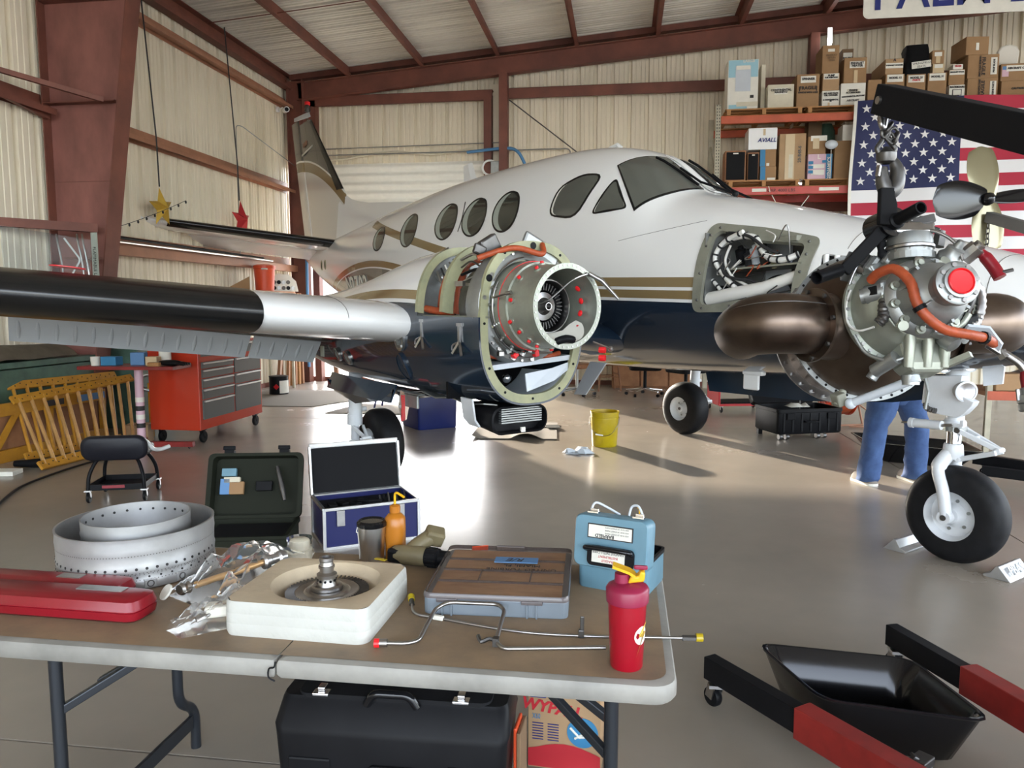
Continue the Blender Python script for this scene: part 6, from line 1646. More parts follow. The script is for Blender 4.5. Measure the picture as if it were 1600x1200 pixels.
o = T('cordless_drill', 'olive and black cordless drill lying behind the foam block', 'drill', -.60, 2.22, R(-10))
m = MB(); m.lathe([(0, -.10), (.024, -.095), (.03, -.06), (.03, .0), (.026, .02), (.0, .02)], (0, 0, .032), (1, 0, 0), 18); m.build('motor_housing', 'drill_olive', o, smooth=40)
m = MB(); m.lathe([(.028, .015), (.029, .055), (.024, .06), (.024, .085), (.014, .09), (0, .09)], (0, 0, .032), (1, 0, 0), 20); m.build('chuck', 'black', o, smooth=30)
for k in range(10): MB().box((.035, .0285*math.cos(2*PI*k/10), .032 + .0285*math.sin(2*PI*k/10)), (.03, .004, .004)).build('grip', 'black_matt', o)
m = MB(); m.tube([(-.05, .0, .035), (-.03, .035, .055), (-.005, .065, .07)], [.022, .024, .026], 12); m.build('handle', 'drill_olive', o, smooth=60)
m = MB(); m.box((.008, .075, .075), (.06, .05, .05), rot=(.4, .3, .6)); m.build('battery', 'drill_olive', o, bevel=.008)
m = MB(); m.box((-.085, .0, .03), (.05, .05, .045)); m.build('motor_cap', 'black', o, bevel=.01)
tag(MB().box((-.43, 2.27, TZ + .03), (.05, .004, .06), rot=(.3, 0, .4)).build('orange_card', 'orange_bucket'), 'orange paper corner sticking up behind the parts organizer', 'paper')

# ================================================================== under the table
o = thing('tool_case', 'large black hard plastic tool case standing under the table', 'tool case', (-.61, 2.00, 0), R(1.5))
m = MB()
def cr(w_, d_, z): return [(x, y, z) for x, y in rrect(w_, d_, .03, 4)]
m.loft([cr(.58, .24, .0), cr(.60, .25, .02), cr(.64, .26, .34), cr(.65, .25, .36), cr(.635, .16, .415), cr(.625, .15, .425)]); m.build('shell', 'black', o, smooth=40)
m = MB(); m.loft([[(x * .9, y, z) for x, y, z in cr(.60, .16, .405)], [(x * .9, y, z) for x, y, z in cr(.60, .15, .432)]]); m.build('top_ridge', 'black_matt', o, smooth=40)
m = MB(); m.tube(bend_path([(-.07, -.085, .415), (-.05, -.09, .45), (.05, -.09, .45), (.07, -.085, .415)], .03, 5), .012, 8); m.build('handle', 'black_gloss', o, smooth=60)
for x in (-.20, .19):
    m = MB(); m.box((x, -.075, .436), (.045, .03, .008)); m.box((x, -.065, .446), (.02, .03, .012)); m.build('latch', 'chrome', o, bevel=.002)
m = MB(); m.rbox((0, 0, 0), (.15, .14, .02), .015, M=Matrix.Translation((.02, -.128, .20)) @ Matrix.Rotation(PI/2, 4, 'X')); m.build('emboss_panel', 'black_matt', o)
for x in (-.22, .22): MB().box((x, -.128, .20), (.12, .012, .16)).build('raised_pad', 'black', o, bevel=.008)
o = thing('paper_box', 'dark box with red printed side leaning beside the black tool case', 'box', (-.268, 2.04, 0), R(-3))
MB().box((0, 0, .16), (.012, .10, .32)).build('board', 'cardboard_d', o, bevel=.003)
MB().box((-.011, .0, .165), (.009, .09, .33)).build('red_side', 'orange_bucket', o, bevel=.003)
o = thing('wipes_box', 'brown wipes carton with red WypAll lettering and blue picture under the table', 'carton', (-.165, 2.42, 0), R(-4))
MB().box((0, 0, .135), (.235, .16, .27)).build('carton', 'cardboard_b', o, bevel=.002)
MF = frame((0, -.0815, .135), (1, 0, 0), (0, 0, 1))
lettering('WYPALL', .052, MF @ Matrix.Translation((-.04, .072, 0)) @ Matrix.Rotation(R(-6), 4, 'Z'), 'ink_red', o, depth=.0004, shear=.15, bold=.002, sx=1.0)
lettering('X60', .026, MF @ Matrix.Translation((-.09, .04, 0)), 'ink_cyan', o, depth=.0004, sx=.6)
MB().rbox((0, 0, 0), (.055, .016, .001), .004, M=MF @ Matrix.Translation((-.085, .112, 0))).build('badge', 'ink_blue', o)
MB().lathe([(0, 0), (.05, 0), (.05, .0008), (0, .0008)], MF @ Vector((.06, .0, 0)), (0, -1, 0), 30).build('picture_disc', 'ink_cyan', o)
m = MB(); m.tube([MF @ Vector((.02, .015, .002)), MF @ Vector((.05, -.015, .002)), MF @ Vector((.085, -.008, .002))], .004, 6); m.tube([MF @ Vector((.035, -.02, .002)), MF @ Vector((.08, .01, .002))], .004, 6); m.build('hands_print', 'paper', o)
m = MB(); m.add([MF @ Vector((-.117, -.07, .0006)), MF @ Vector((-.117, -.13, .0006)), MF @ Vector((.117, -.13, .0006)), MF @ Vector((.117, -.075, .0006))] + [MF @ Vector((.117 - .234 * k / 8, -.075 + .03 * math.sin(PI * k / 8), .0006)) for k in range(1, 8)], [tuple(range(11))]); m.build('red_band', 'ink_red', o)
for r_ in range(7): 
    for cxx in (-.085, -.035): MB().box(MF @ Vector((cxx, .018 - .009 * r_, .0004)), (.036, .0008, .003)).build('print_line', 'ink_blue', o)
# ================================================================== things standing on the floor
def F(name, label, cat, x, y, rz=0.0, group=None): return thing(name, label, cat, (x, y, 0), rz, group)
def simple_caster(par, c, h, r, mt='black', rim='steel'):
    "swivel caster whose wheel touches the floor below c"
    q = MB(); q.box((c[0], c[1], h - .005), (r*1.1, r*1.0, .01)); q.bar((c[0] - r*.32, c[1], h), (c[0] - r*.32 + .0, c[1] + r*.3, r), .004, r*.6); q.bar((c[0] + r*.32, c[1], h), (c[0] + r*.32, c[1] + r*.3, r), .004, r*.6)
    k_ = q.build('caster', rim, par)
    MB().lathe([(r*.25, -r*.25), (r*.9, -r*.25), (r, -r*.15), (r, r*.15), (r*.9, r*.25), (r*.25, r*.25)], (c[0], c[1] + r*.3, r), (1, 0, 0), 20).build('caster_wheel', mt, k_, smooth=40)
# --- blue flight case, lid up
o = F('flight_case', 'open blue tool case with silver edges and black foam lid on the floor', 'tool case', -1.79, 4.36, R(33))
W, D, Hh = .60, .38, .25
m = MB(); m.box2((0, 0, 0), (W, .012, Hh)); m.box2((0, D - .012, 0), (W, D, Hh)); m.box2((0, 0, 0), (.012, D, Hh)); m.box2((W - .012, 0, 0), (W, D, Hh)); m.box2((0, 0, 0), (W, D, .012)); m.build('body', 'blue_case', o)
MB().box2((.012, .012, .02), (W - .012, D - .012, Hh - .03)).build('foam_insert', 'black_matt', o)
E_ = lambda a, b, par=o, w_=.02: MB().bar(a, b, w_, w_).build('edge_trim', 'aluminium', par, bevel=.003)
for x in (0, W):
    for y in (0, D): E_((x, y, 0), (x, y, Hh))
for z in (.006, Hh): E_((0, 0, z), (W, 0, z)); E_((0, D, z), (W, D, z)); E_((0, 0, z), (0, D, z)); E_((W, 0, z), (W, D, z))
for i, x in enumerate((.10, .48)): MB().box((x, -.008, .19), (.05, .016, .10)).build('latch', 'steel', o, bevel=.004)
ang = R(9); LMx = Matrix.Translation((0, D + .01, Hh)) @ Matrix.Rotation(-ang, 4, 'X')
m = MB(); m.box((W/2, .045, .16), (W, .012, .32), M=LMx); 
for a, b in (((0, 0, 0), (0, 0, .32)), ((W, 0, 0), (W, 0, .32)), ((0, 0, .32), (W, 0, .32)), ((0, 0, 0), (W, 0, 0))): m.bar(LMx @ (Vector(a) + Vector((0, .025, 0))), LMx @ (Vector(b) + Vector((0, .025, 0))), .014, .04)
lid = m.build('lid', 'aluminium', o, bevel=.003)
MB().box((W/2, .02, .16), (W - .03, .03, .295), M=LMx).build('lid_foam', 'black_matt', lid)
for i in range(7):
    x = .38 + .03 * i; MB().tube([(x, .08 + .01*i, Hh - .03), (x + .01, .16 + .01*i, Hh + .015 + .004 * (i % 3))], .006, 6).build('tool', ['steel', 'black'][i % 2], o, smooth=60)
for i in range(5): MB().box((.08 + .07*i, .14 + .03*(i % 2), Hh - .015), (.05, .09, .03), rz=.3*i).build('tool', 'black', o, bevel=.006)
# --- olive hard case, lid up
o = F('hard_case', 'open dark olive hard case with clutter in its lid on the floor', 'hard case', -2.22, 4.20, R(13))
m = MB(); m.loft([[(x, y, z) for x, y in rrect(.56 * s_, .40 * s_, .03, 4)] for s_, z in ((.94, 0), (1, .02), (1, .15), (1.03, .155), (1.03, .175), (.95, .175), (.93, .03))], True, (True, True)); m.build('base', 'olive', o, smooth=40)
MB().box((.03, .0, .13), (.46, .3, .05)).build('foam_insert', 'black_matt', o, bevel=.01)
LMx = Matrix.Translation((0, .20, .175)) @ Matrix.Rotation(R(-22), 4, 'X')
def lr(s_, y): return [LMx @ Vector((x * s_, y, z * s_ + .20)) for x, z in rrect(.57, .40, .035, 4)]
m = MB(); m.loft([lr(.95, .07), lr(1, .05), lr(1, -.01), lr(1.03, -.012), lr(1.03, -.025), lr(.93, -.025), lr(.91, .05)], True, (True, True)); lid = m.build('lid', 'olive', o, smooth=40)
for x in (-.17, .17):
    m = MB(); m.box((x, .0, .415), (.06, .05, .03), M=LMx); m.box((x, -.02, .44), (.075, .02, .025), M=LMx); m.build('latch', 'black', lid, bevel=.004)
for (x, z, sx, sz, mt) in [(-.17, .29, .09, .05, 'barfield'), (-.15, .24, .10, .04, 'paper_old'), (-.12, .19, .09, .08, 'cardboard'), (-.19, .2, .06, .10, 'masking_blue'), (.05, .2, .10, .06, 'black')]:
    MB().box((x, .02, z), (sx, .03, sz), M=LMx).build('pocket_item', mt, lid, bevel=.003)
m = MB(); m.tube([LMx @ Vector((.13, -.01, .32)), LMx @ Vector((.17, -.02, .18)), LMx @ Vector((.19, -.03, .10))], [.012, .018, .010], 10); m.build('torch', 'steel_dark', lid, smooth=60)

# --- mechanic's rolling stool
o = F('rolling_stool', 'black padded mechanic stool with curved legs on casters', 'stool', -3.85, 5.40, R(18))
m = MB(); m.loft([[(x * s_, y * s_, z) for x, y in rrect(.42, .36, .10, 6)] for s_, z in ((.90, .335), (.98, .35), (1, .375), (.98, .40), (.88, .415))]); m.build('seat', 'vinyl', o, smooth=60)
BM = Matrix.Translation((.02, -.23, .43)) @ Matrix.Rotation(R(6), 4, 'X')
m = MB(); m.loft([[BM @ Vector((x * s_, y, z * s_)) for x, z in rrect(.47, .185, .075, 6)] for s_, y in ((.86, -.04), (.97, -.03), (1, -.005), (.97, .02), (.86, .03))]); m.build('backrest', 'vinyl', o, smooth=60)
m = MB(); m.tube(smooth_path([(.14, -.20, .50), (.22, -.18, .47), (.26, -.14, .40), (.29, -.05, .375), (.34, .02, .385)], 5), .016, 8); m.build('back_bracket', 'white', o, smooth=60)
for sx in (-1, 1):
    for sy in (-1, 1):
        MB().tube(smooth_path([(sx*.11, sy*.10, .335), (sx*.15, sy*.13, .31), (sx*.19, sy*.17, .21), (sx*.20, sy*.18, .10)], 5), .014, 9).build('leg', 'black', o, smooth=60)
        simple_caster(o, (sx*.20, sy*.18), .10, .042)
m = MB(); m.box2((-.19, -.18, .10), (.19, -.17, .14)); m.box2((-.19, .17, .10), (.19, .18, .14)); m.box2((-.2, -.17, .10), (-.19, .17, .14)); m.box2((.19, -.17, .10), (.2, .17, .14)); m.box2((-.19, -.17, .092), (.19, .17, .10)); m.build('tool_tray', 'black', o)
MB().box((-.02, -.1825, .122), (.16, .003, .022)).build('nameplate', 'red_tool', o)

# --- yellow bucket
o = F('bucket', 'yellow plastic bucket with wire handle standing on the floor', 'bucket', -.185, 8.13)
m = MB(); m.lathe([(0, .0), (.125, 0), (.132, .01), (.146, .30), (.152, .302), (.152, .315), (.147, .317), (.149, .355), (.154, .357), (.154, .372), (.147, .374), (.142, .32), (.128, .012), (0, .012)], n=48); m.build('pail', 'yellow_plastic', o, smooth=35)
m = MB(); m.tube(smooth_path([(-.155, -.01, .315), (-.15, -.09, .22), (-.06, -.165, .14), (.06, -.165, .145), (.14, -.09, .24), (.155, -.01, .315)], 7), .003, 6); hb = m.build('bail', 'steel', o, smooth=60)
MB().cyl((-.09, -.160, .147), (-.01, -.168, .135), .009, n=8).build('grip', 'paper', hb)
# --- crumpled rag
m = MB(); rnd = random.Random(5); rows = []
for i in range(9): rows.append([Vector((-.14 + .035*i + rnd.uniform(-.02, .02), -.08 + .032*j + rnd.uniform(-.02, .02), .004 + (rnd.random()*.055 if 0 < i < 8 and 0 < j < 5 else 0))) for j in range(6)])
q = m.sheet(rows, .003).build('shop_rag', 'panel_grey', smooth=25, loc=(-.44, 7.68, 0), rot=(0, 0, .2)); tag(q, 'crumpled grey-white shop rag on the floor beside the yellow bucket', 'rag')
# --- wavy floor mats
def mat_sheet(nm, label, c, w_, d_, rz, amp, mt, ph, z0=.0):
    rows = []
    for i in range(25):
        x = -w_/2 + w_*i/24
        rows.append([Vector((x, y, z0 + .008 + max(0, amp * math.sin(x * 6.0 / w_ * 1.4 + ph) * max(0, (1 - (y + d_/2) / d_)) ** .5))) for y in [-d_/2 + d_*j/8 for j in range(9)]])
    q = MB().sheet(rows, .006).build(nm, mt, smooth=60, loc=(c[0], c[1], 0), rot=(0, 0, rz)); return tag(q, label, 'floor mat')
mat_sheet('floor_mat', 'curled brown-grey rubber mat in front of the oil cooler', (-1.22, 8.72), .95, .75, R(5), .06, 'carpet', .4)
mat_sheet('floor_mat', 'rear curled mat half under the front mat below the oil cooler', (-1.28, 9.30), .98, .36, R(3), .04, 'carpet', 1.8, .012)
tag(MB().box((-.83, 9.15, .03), (.16, .22, .004), rz=.2).build('mat_patch', 'olive'), 'dark olive patch lying on the corner of the rear mat', 'mat')
# --- blue storage bin under the wing
o = F('storage_bin', 'dark blue plastic bin on the floor behind the main gear', 'storage bin', -2.14, 8.87, R(38))
m = MB(); m.loft([[(x + .0, y, z) for x, y in [(a + .31, b + .24) for a, b in rrect(.62 * s_, .48 * s_, .03, 4)]] for s_, z in ((.95, 0), (.97, .02), (1, .42), (1.03, .425), (1.03, .46))]); 
m = MB(); m.loft([[Vector((.0 + x * s_, .36 + y * s_, z)) for x, y in rrect(.52, .54, .03, 4)] for s_, z in ((.95, .0), (.97, .02), (1, .42), (1.03, .425), (1.03, .47), (.98, .48))]); m.build('body', 'blue_plastic', o, smooth=40)
for x in (-.27, .27): MB().box((x, .36, .36), (.02, .14, .04)).build('grip', 'blue_plastic', o, bevel=.006)
# --- blue legged stand on a mat behind the gear
o = F('work_stool', 'round work stool with dark blue steel legs behind the main gear', 'stool', -3.24, 10.45, 0)
for sx, sy in ((-.2, -.18), (.2, -.18), (-.2, .18), (.2, .18)): MB().tube([(sx*.5, sy*.5, .56), (sx, sy, .03)], .014, 8).build('leg', 'blue_plastic', o, smooth=60)
MB().lathe([(0, .56), (.16, .56), (.165, .575), (.16, .60), (0, .605)], n=28).build('seat', 'blue_plastic', o, smooth=40)
MB().torus((0, 0, .25), (0, 0, 1), .17, .009, 28, 8).build('foot_ring', 'steel', o, smooth=60)
mt_ = MB().prism([(-4.05, 10.0), (-2.85, 10.05), (-2.55, 10.9), (-3.9, 11.0)], .012).build('floor_mat', 'carpet'); tag(mt_, 'flat tan mat under the blue-legged stool', 'floor mat')
mt_ = MB().prism([(-6.2, 10.55), (-4.5, 10.6), (-3.6, 12.6), (-6.2, 12.7)], .010).build('floor_mat', 'carpet'); tag(mt_, 'wide tan mat near the open roll-up door', 'floor mat')
o.location.z = .012
# --- office chair, wooden stool, rolling base in the back
def star_base(par, n, L, z, mt, hub_z=.0):
    for k in range(n):
        a = 2*PI*k/n + .4; e = (L*math.cos(a), L*math.sin(a))
        MB().tube([(0, 0, z + .03), (e[0], e[1], z - .005)], [.022, .014], 8).build('base_arm', mt, par, smooth=60)
        MB().lathe([(0, -.02), (.026, -.02), (.028, 0), (.026, .02), (0, .02)], (e[0], e[1], .028), (-math.sin(a + .5), math.cos(a + .5), 0), 14).build('caster_wheel', 'black', par, smooth=40)
o = F('office_chair', 'black office chair with chrome five-star base behind the airplane', 'office chair', .36, 12.75)
star_base(o, 5, .31, .09, 'chrome')
MB().cyl((0, 0, .10), (0, 0, .42), .028, n=14).build('gas_lift', 'black', o, smooth=40)
m = MB(); m.rbox((0, 0, .47), (.52, .5, .09), .1); m.build('seat', 'black_matt', o, bevel=.03)
m = MB(); m.rbox((0, .0, 0), (.48, .62, .07), .1, M=Matrix.Translation((0, .27, .88)) @ Matrix.Rotation(R(80), 4, 'X')); m.build('backrest', 'black_matt', o, bevel=.02)
for sx in (-1, 1): MB().tube(bend_path([(sx*.26, .1, .47), (sx*.32, .1, .50), (sx*.32, .08, .68), (sx*.30, -.15, .68)], .05), .016, 8).build('armrest', 'black', o, smooth=60)
o2 = copy_tree(o); o2.location = (.98, 12.3, 0); o2.rotation_euler = (0, 0, 2.2); o2['label'] = 'second black office chair, half behind the far main wheel'
for q_ in (o, o2): q_['group'] = 'office chairs at the back wall'
o = F('wooden_bar_stool', 'reddish wooden stool with splayed legs behind the nacelle', 'stool', -.28, 13.45, .3)
for sx, sy in ((-1, -1), (1, -1), (-1, 1), (1, 1)): MB().tube([(sx*.12, sy*.12, .72), (sx*.20, sy*.20, .0)], [.018, .016], 8).build('leg', 'wood', o, smooth=60)
MB().lathe([(0, .70), (.17, .70), (.18, .72), (.17, .74), (0, .735)], n=24).build('seat', 'wood', o, smooth=40)
for z, r_ in ((.25, .175), (.45, .152)):
    for a in range(4): MB().tube([(r_*math.cos(PI/2*a + PI/4)*1.41*.98, r_*math.sin(PI/2*a + PI/4)*1.41*.98, z + .04*(a % 2)), (r_*math.cos(PI/2*(a+1) + PI/4)*1.41*.98, r_*math.sin(PI/2*(a+1) + PI/4)*1.41*.98, z + .04*(a % 2))], .010, 6).build('rung', 'wood', o)
o = F('rolling_chair', 'grey rolling chair half hidden behind the engine nacelle ring', 'chair', -.75, 12.65, 1.0)
star_base(o, 5, .29, .09, 'alu_grey'); MB().cyl((0, 0, .1), (0, 0, .45), .025, n=12).build('gas_lift', 'alu_grey', o)
m = MB(); m.rbox((0, 0, .49), (.46, .44, .08), .08); m.build('seat', 'wood', o, bevel=.02)
m = MB(); m.rbox((0, 0, 0), (.42, .4, .05), .08, M=Matrix.Translation((0, .25, .80)) @ Matrix.Rotation(R(80), 4, 'X')); m.build('backrest', 'wood', o, bevel=.015)
o = F('cabinet', 'low reddish brown wooden cabinet against the back wall', 'cabinet', .55, 14.05)
MB().box((0, 0, .38), (1.5, .4, .76)).build('carcass', 'wood', o, bevel=.004)
for i in range(3): 
    d_ = MB().box((-.5 + .5*i, -.21, .38), (.47, .02, .68)).build('door', 'plank', o, bevel=.004); MB().sphere((-.32 + .5*i, -.23, .5), .015).build('knob', 'steel', d_)
# --- creeper
o = F('creeper', 'low red and black rolling creeper behind the far wheel', 'creeper', 1.62, 11.15, R(15))
m = MB(); m.box2((-.35, -.22, .10), (.35, .22, .14)); m.build('pad', 'black_matt', o, bevel=.015)
for sy in (-1, 1): MB().box((0, sy*.24, .11), (.74, .03, .03)).build('rail', 'red', o)
MB().box((-.36, 0, .22), (.03, .44, .24)).build('headrest', 'red', o, bevel=.01)
for sx in (-1, 1):
    for sy in (-1, 1): simple_caster(o, (sx*.33, sy*.22), .10, .04, rim='steel')
# --- black wheeled equipment case
o = F('equipment_case', 'open black ribbed equipment case with corner wheels on the floor', 'equipment case', 1.99, 9.10, R(20))
m = MB(); m.loft([[(x * s_, y * s_, z) for x, y in rrect(.80, .52, .04, 4)] for s_, z in ((.96, .06), (1, .08), (1, .30), (1.02, .305), (1.02, .34), (.95, .34), (.93, .10))], True, (True, True)); m.build('base', 'black', o, smooth=40)
for i in range(7): MB().box((-.33 + .11*i, -.262, .19), (.02, .012, .20)).build('rib', 'black', o)
for x in (-.25, .25): MB().box((x, -.268, .26), (.10, .02, .07)).build('latch', 'black_matt', o, bevel=.006)
m = MB(); m.tube(bend_path([(-.08, -.265, .20), (-.08, -.30, .20), (.08, -.30, .20), (.08, -.265, .20)], .02), .010, 7); m.build('handle', 'black_matt', o, smooth=60)
for x in (-.36, -.28, .10, .18): MB().lathe([(0, -.02), (.03, -.02), (.034, 0), (.03, .02), (0, .02)], (x, -.24, .034), (1, 0, 0), 16).build('wheel', 'steel_dark', o, smooth=40)
for x in (-.36, .36): MB().box((x, .2, .03), (.05, .05, .06)).build('foot', 'black', o)
LMx = Matrix.Translation((0, .27, .34)) @ Matrix.Rotation(R(-30), 4, 'X')
m = MB(); m.loft([[LMx @ Vector((x * s_, y, z * s_ + .26)) for x, z in rrect(.80, .50, .04, 4)] for s_, y in ((.96, .10), (1, .08), (1, .0), (.94, .0), (.92, .07))], True, (True, True)); m.build('lid', 'black', o, smooth=40)
MB().tube([(.05, .05, .20), (.06, .06, .62)], .008, 6).build('pull_rod', 'steel_dark', o)
MB().sheet([[(-.1 + .06*i, -.02 + .05*j, .33 + .02*((i*j) % 3)) for i in range(5)] for j in range(4)], .003).build('rag', 'paper', o, smooth=40)
# --- red hose reel
o = F('hose_reel', 'red air hose reel with triangular frame standing behind the black case', 'hose reel', 2.68, 10.05, R(20))
MB().lathe([(.20, -.13), (.21, -.13), (.21, -.12), (.12, -.115), (.12, .115), (.21, .12), (.21, .13), (.20, .13)], (0, 0, .32), (1, 0, 0), 32).build('drum', 'orange_bucket', o, smooth=40)
MB().lathe([(.12, -.11), (.19, -.10), (.2, 0), (.19, .10), (.12, .11)], (0, 0, .32), (1, 0, 0), 32).build('hose_coil', 'hose', o, smooth=60)
for sx in (-1, 1): 
    MB().tube(bend_path([(sx*.18, -.24, .02), (sx*.18, 0, .62), (sx*.18, .24, .02)], .03), .013, 8).build('side_frame', 'oxide_light', o, smooth=60); MB().lathe([(.05, 0), (.05, .02)], (sx*.15, 0, .32), (sx, 0, 0), 16).build('hub', 'steel', o)
for sy in (-1, 1): MB().tube([(-.18, sy*.24, .02), (.18, sy*.24, .02)], .013, 8).build('foot_bar', 'oxide_light', o, smooth=60)
MB().tube(smooth_path([(.1, -.2, .3), (.25, -.3, .15), (.24, -.34, .03), (.1, -.36, .016), (-.05, -.3, .016)], 6), .010, 7).build('hose_tail', 'oxide_light', o, smooth=60)
# --- black drip trays
def drip_tray(name, label, corners, h, base_shrink, thick=.006):
    c = Vector((sum(p[0] for p in corners)/4, sum(p[1] for p in corners)/4, 0)); o = thing(name, label, 'drip tray', c, 0, 'black plastic drip trays')
    def ring_(s_, z, r=.0):
        P = [(Vector((p[0], p[1], 0)) - c) * s_ for p in corners]; out = []
        for i in range(4):
            a = P[i-1] - P[i]; b = P[(i+1) % 4] - P[i]; q = .07 * s_
            a = P[i] + a.normalized()*q; b = P[i] + b.normalized()*q
            for k in range(5): t = k/4; v = a*(1-t)**2 + P[i]*2*t*(1-t) + b*t*t; out.append((v.x, v.y, z))
        return out
    m = MB(); m.loft([ring_(base_shrink, 0), ring_(base_shrink + .06, .012), ring_(.965, h - .012), ring_(.98, h - .012), ring_(1.0, h - .006), ring_(.995, h), ring_(.965, h), ring_(.945, h - .004), ring_(base_shrink + .04, .018), ring_(base_shrink - .05, .008)], True, (True, True))
    m.build('pan', 'black_gloss', o, smooth=40); return o
drip_tray('drip_tray', 'black plastic drip tray lying between the hoist legs', [tuple(at_z(*p, .19)[:2]) for p in ((1180, 1003), (1283, 1092), (1556, 1128), (1425, 1028))], .19, .70)
drip_tray('drip_tray', 'black plastic drip tray on the floor behind the standing person', [(2.32, 7.62), (2.32, 8.25), (3.25, 7.85), (3.2, 7.25)], .19, .62)
# --- small torch on the floor
o = F('flashlight', 'small black flashlight lying on the floor beside the person', 'flashlight', 2.72, 6.80, .2)
MB().lathe([(0, -.09), (.022, -.09), (.022, .04), (.03, .05), (.03, .085), (0, .085)], (0, 0, .03), (1, 0, 0), 16).build('barrel', 'black', o, smooth=40); MB().cyl((.082, 0, .03), (.087, 0, .03), .026, n=16).build('lens', 'chrome', o)
# --- wheel chocks
CHK = None
for lab, c, rz in (('silver chock behind the nose wheel', ac_world(-.27, -.01, 0), TH), ('silver chock in front of the nose wheel with raised letters', ac_world(.285, -.02, 0), TH + PI)):
    o = thing('wheel_chock', lab, 'wheel chock', c, rz, 'chocks at the nose wheel')
    m = MB(); P = [(-.085, 0), (.055, 0), (.058, .012), (.02, .028), (-.005, .07), (-.02, .072)]; M = frame((0, .13, 0), (1, 0, 0), (0, 0, 1)); m.prism(P, .26, M); m.build('wedge', 'zinc', o, bevel=.003)
    if rz != TH: lettering('PBAS', .075, frame((-.055, 0, .041), (0, -1, 0), (.62, 0, .78)) @ Matrix.Translation((0, 0, .004)), 'gear_white', o, depth=.003)
# --- person
o = F('person', 'standing person in blue jeans and tan work shoes, seen from behind', 'person', 2.25, 6.74, R(20))
def limb(secs, n=22, seed=0.0, amp=.006, f=1.0):
    out = []
    for (x, y, z, rx, ry) in secs:
        out.append([Vector((x + (rx + amp * noise.noise(Vector((math.cos(2*PI*k/n)*1.6*f + seed, math.sin(2*PI*k/n)*1.6*f, z * 13*f)))) * math.cos(2*PI*k/n), y + (ry + amp * noise.noise(Vector((math.sin(2*PI*k/n)*1.6*f, seed + math.cos(2*PI*k/n)*1.6*f, z * 15*f)))) * math.sin(2*PI*k/n), z)) for k in range(n)])
    return out
def densify(tab, k=5):
    out = []
    for i in range(len(tab) - 1):
        for j in range(k): t = j / k; t2 = t*t*(3 - 2*t); out.append(tuple(a + (b - a) * t2 for a, b in zip(tab[i], tab[i+1])))
    return out + [tab[-1]]
m = MB()
for sx in (-1, 1):
    x0 = .12 * sx; x1 = .215 * sx + (.02 if sx > 0 else 0)
    m.loft(limb(densify([(x1, .03, .03, .082, .10), (x1, .01, .06, .085, .10), (x1 - .01*sx, 0, .25, .084, .094), (x1 - .03*sx, -.015, .48, .088, .098), (x1 - .085*sx, -.005, .64, .112, .125), (.105*sx, 0, .76, .118, .145), (.085*sx, 0, .86, .110, .155), (.07*sx, 0, .95, .09, .15)]), seed=sx * 3.1, amp=.022))
m.loft(limb(densify([(0, 0, .67, .06, .09), (0, 0, .74, .15, .14), (0, 0, .86, .195, .16), (0, 0, .95, .195, .16), (0, 0, 1.02, .18, .145), (0, 0, 1.08, .175, .135)]), seed=7, amp=.008))
m.build('jeans', 'denim', o, smooth=70)
for sx in (-1, 1): MB().box((.09*sx, -.156, .90), (.11, .008, .12), rot=(.05, 0, 0)).build('pocket', 'denim', o, bevel=.01)
m = MB(); m.loft(limb(densify([(0, 0, 1.04, .182, .14), (0, 0, 1.12, .18, .14), (0, .02, 1.28, .19, .13), (0, .03, 1.42, .20, .12), (0, .035, 1.48, .13, .09), (0, .04, 1.52, .07, .07)]), seed=11, amp=.01))
for sx in (-1, 1): m.loft(limb(densify([(.19*sx, .03, 1.44, .065, .07), (.225*sx, .06, 1.30, .055, .06), (.23*sx, .12, 1.18, .05, .055)]), 16, sx, .006))
m.build('shirt', 'shirt', o, smooth=70)
m = MB()
m.loft(limb(densify([(0, .04, 1.49, .055, .058), (0, .05, 1.56, .052, .056), (0, .06, 1.60, .066, .078), (0, .065, 1.66, .074, .094), (0, .06, 1.72, .075, .095), (0, .055, 1.77, .06, .075), (0, .05, 1.795, .02, .03)]), 20, 2, .001)); m.sphere((0, .165, 1.66), .014); m.sphere((.075, .06, 1.66), .02, sx=.4); m.sphere((-.075, .06, 1.66), .02, sx=.4)
for sx in (-1, 1):
    m.loft(limb(densify([(.23*sx, .13, 1.19, .042, .045), (.21*sx, .22, 1.14, .036, .036), (.18*sx, .31, 1.15, .028, .026)]), 14, sx, .001))
    m.sphere((.17*sx, .36, 1.155), .04, sx=.8, sy=1.1, sz=.45)
    for i in range(4): m.tube([(.17*sx + (-.028 + .018*i), .38, 1.155), (.17*sx + (-.030 + .019*i), .42 + .006*(i in (1, 2)), 1.15), (.17*sx + (-.030 + .019*i), .43, 1.125)], [.009, .008, .007], 7)
    m.tube([(.14*sx, .35, 1.15), (.125*sx, .385, 1.145), (.13*sx, .41, 1.135)], [.011, .009, .008], 7)
m.build('body', 'skin', o, smooth=70)
m = MB(); m.loft(limb(densify([(0, .03, 1.62, .072, .08), (0, .035, 1.70, .080, .095), (0, .05, 1.77, .068, .085), (0, .05, 1.80, .02, .03)]), 20, 4, .006)); m.build('hair', 'cardboard_d', o, smooth=70)
for sx in (-1, 1):
    x1 = .215*sx + (.02 if sx > 0 else 0)
    m = MB(); m.loft([[(x1 + x * s_, y * s_ + .06, z) for x, y in rrect(.10, .27, .045, 5)] for s_, z in ((1.0, 0), (1.04, .012), (1.02, .025), (.96, .05), (.80, .075), (.55, .09))]); s_ = m.build('shoe', 'shoe', o, smooth=60)
    m = MB(); m.loft([[(x1 + x * 1.05, y * 1.05 + .06, z) for x, y in rrect(.10, .27, .045, 5)] for z in (0, .02)]); m.build('sole', 'paper', s_)
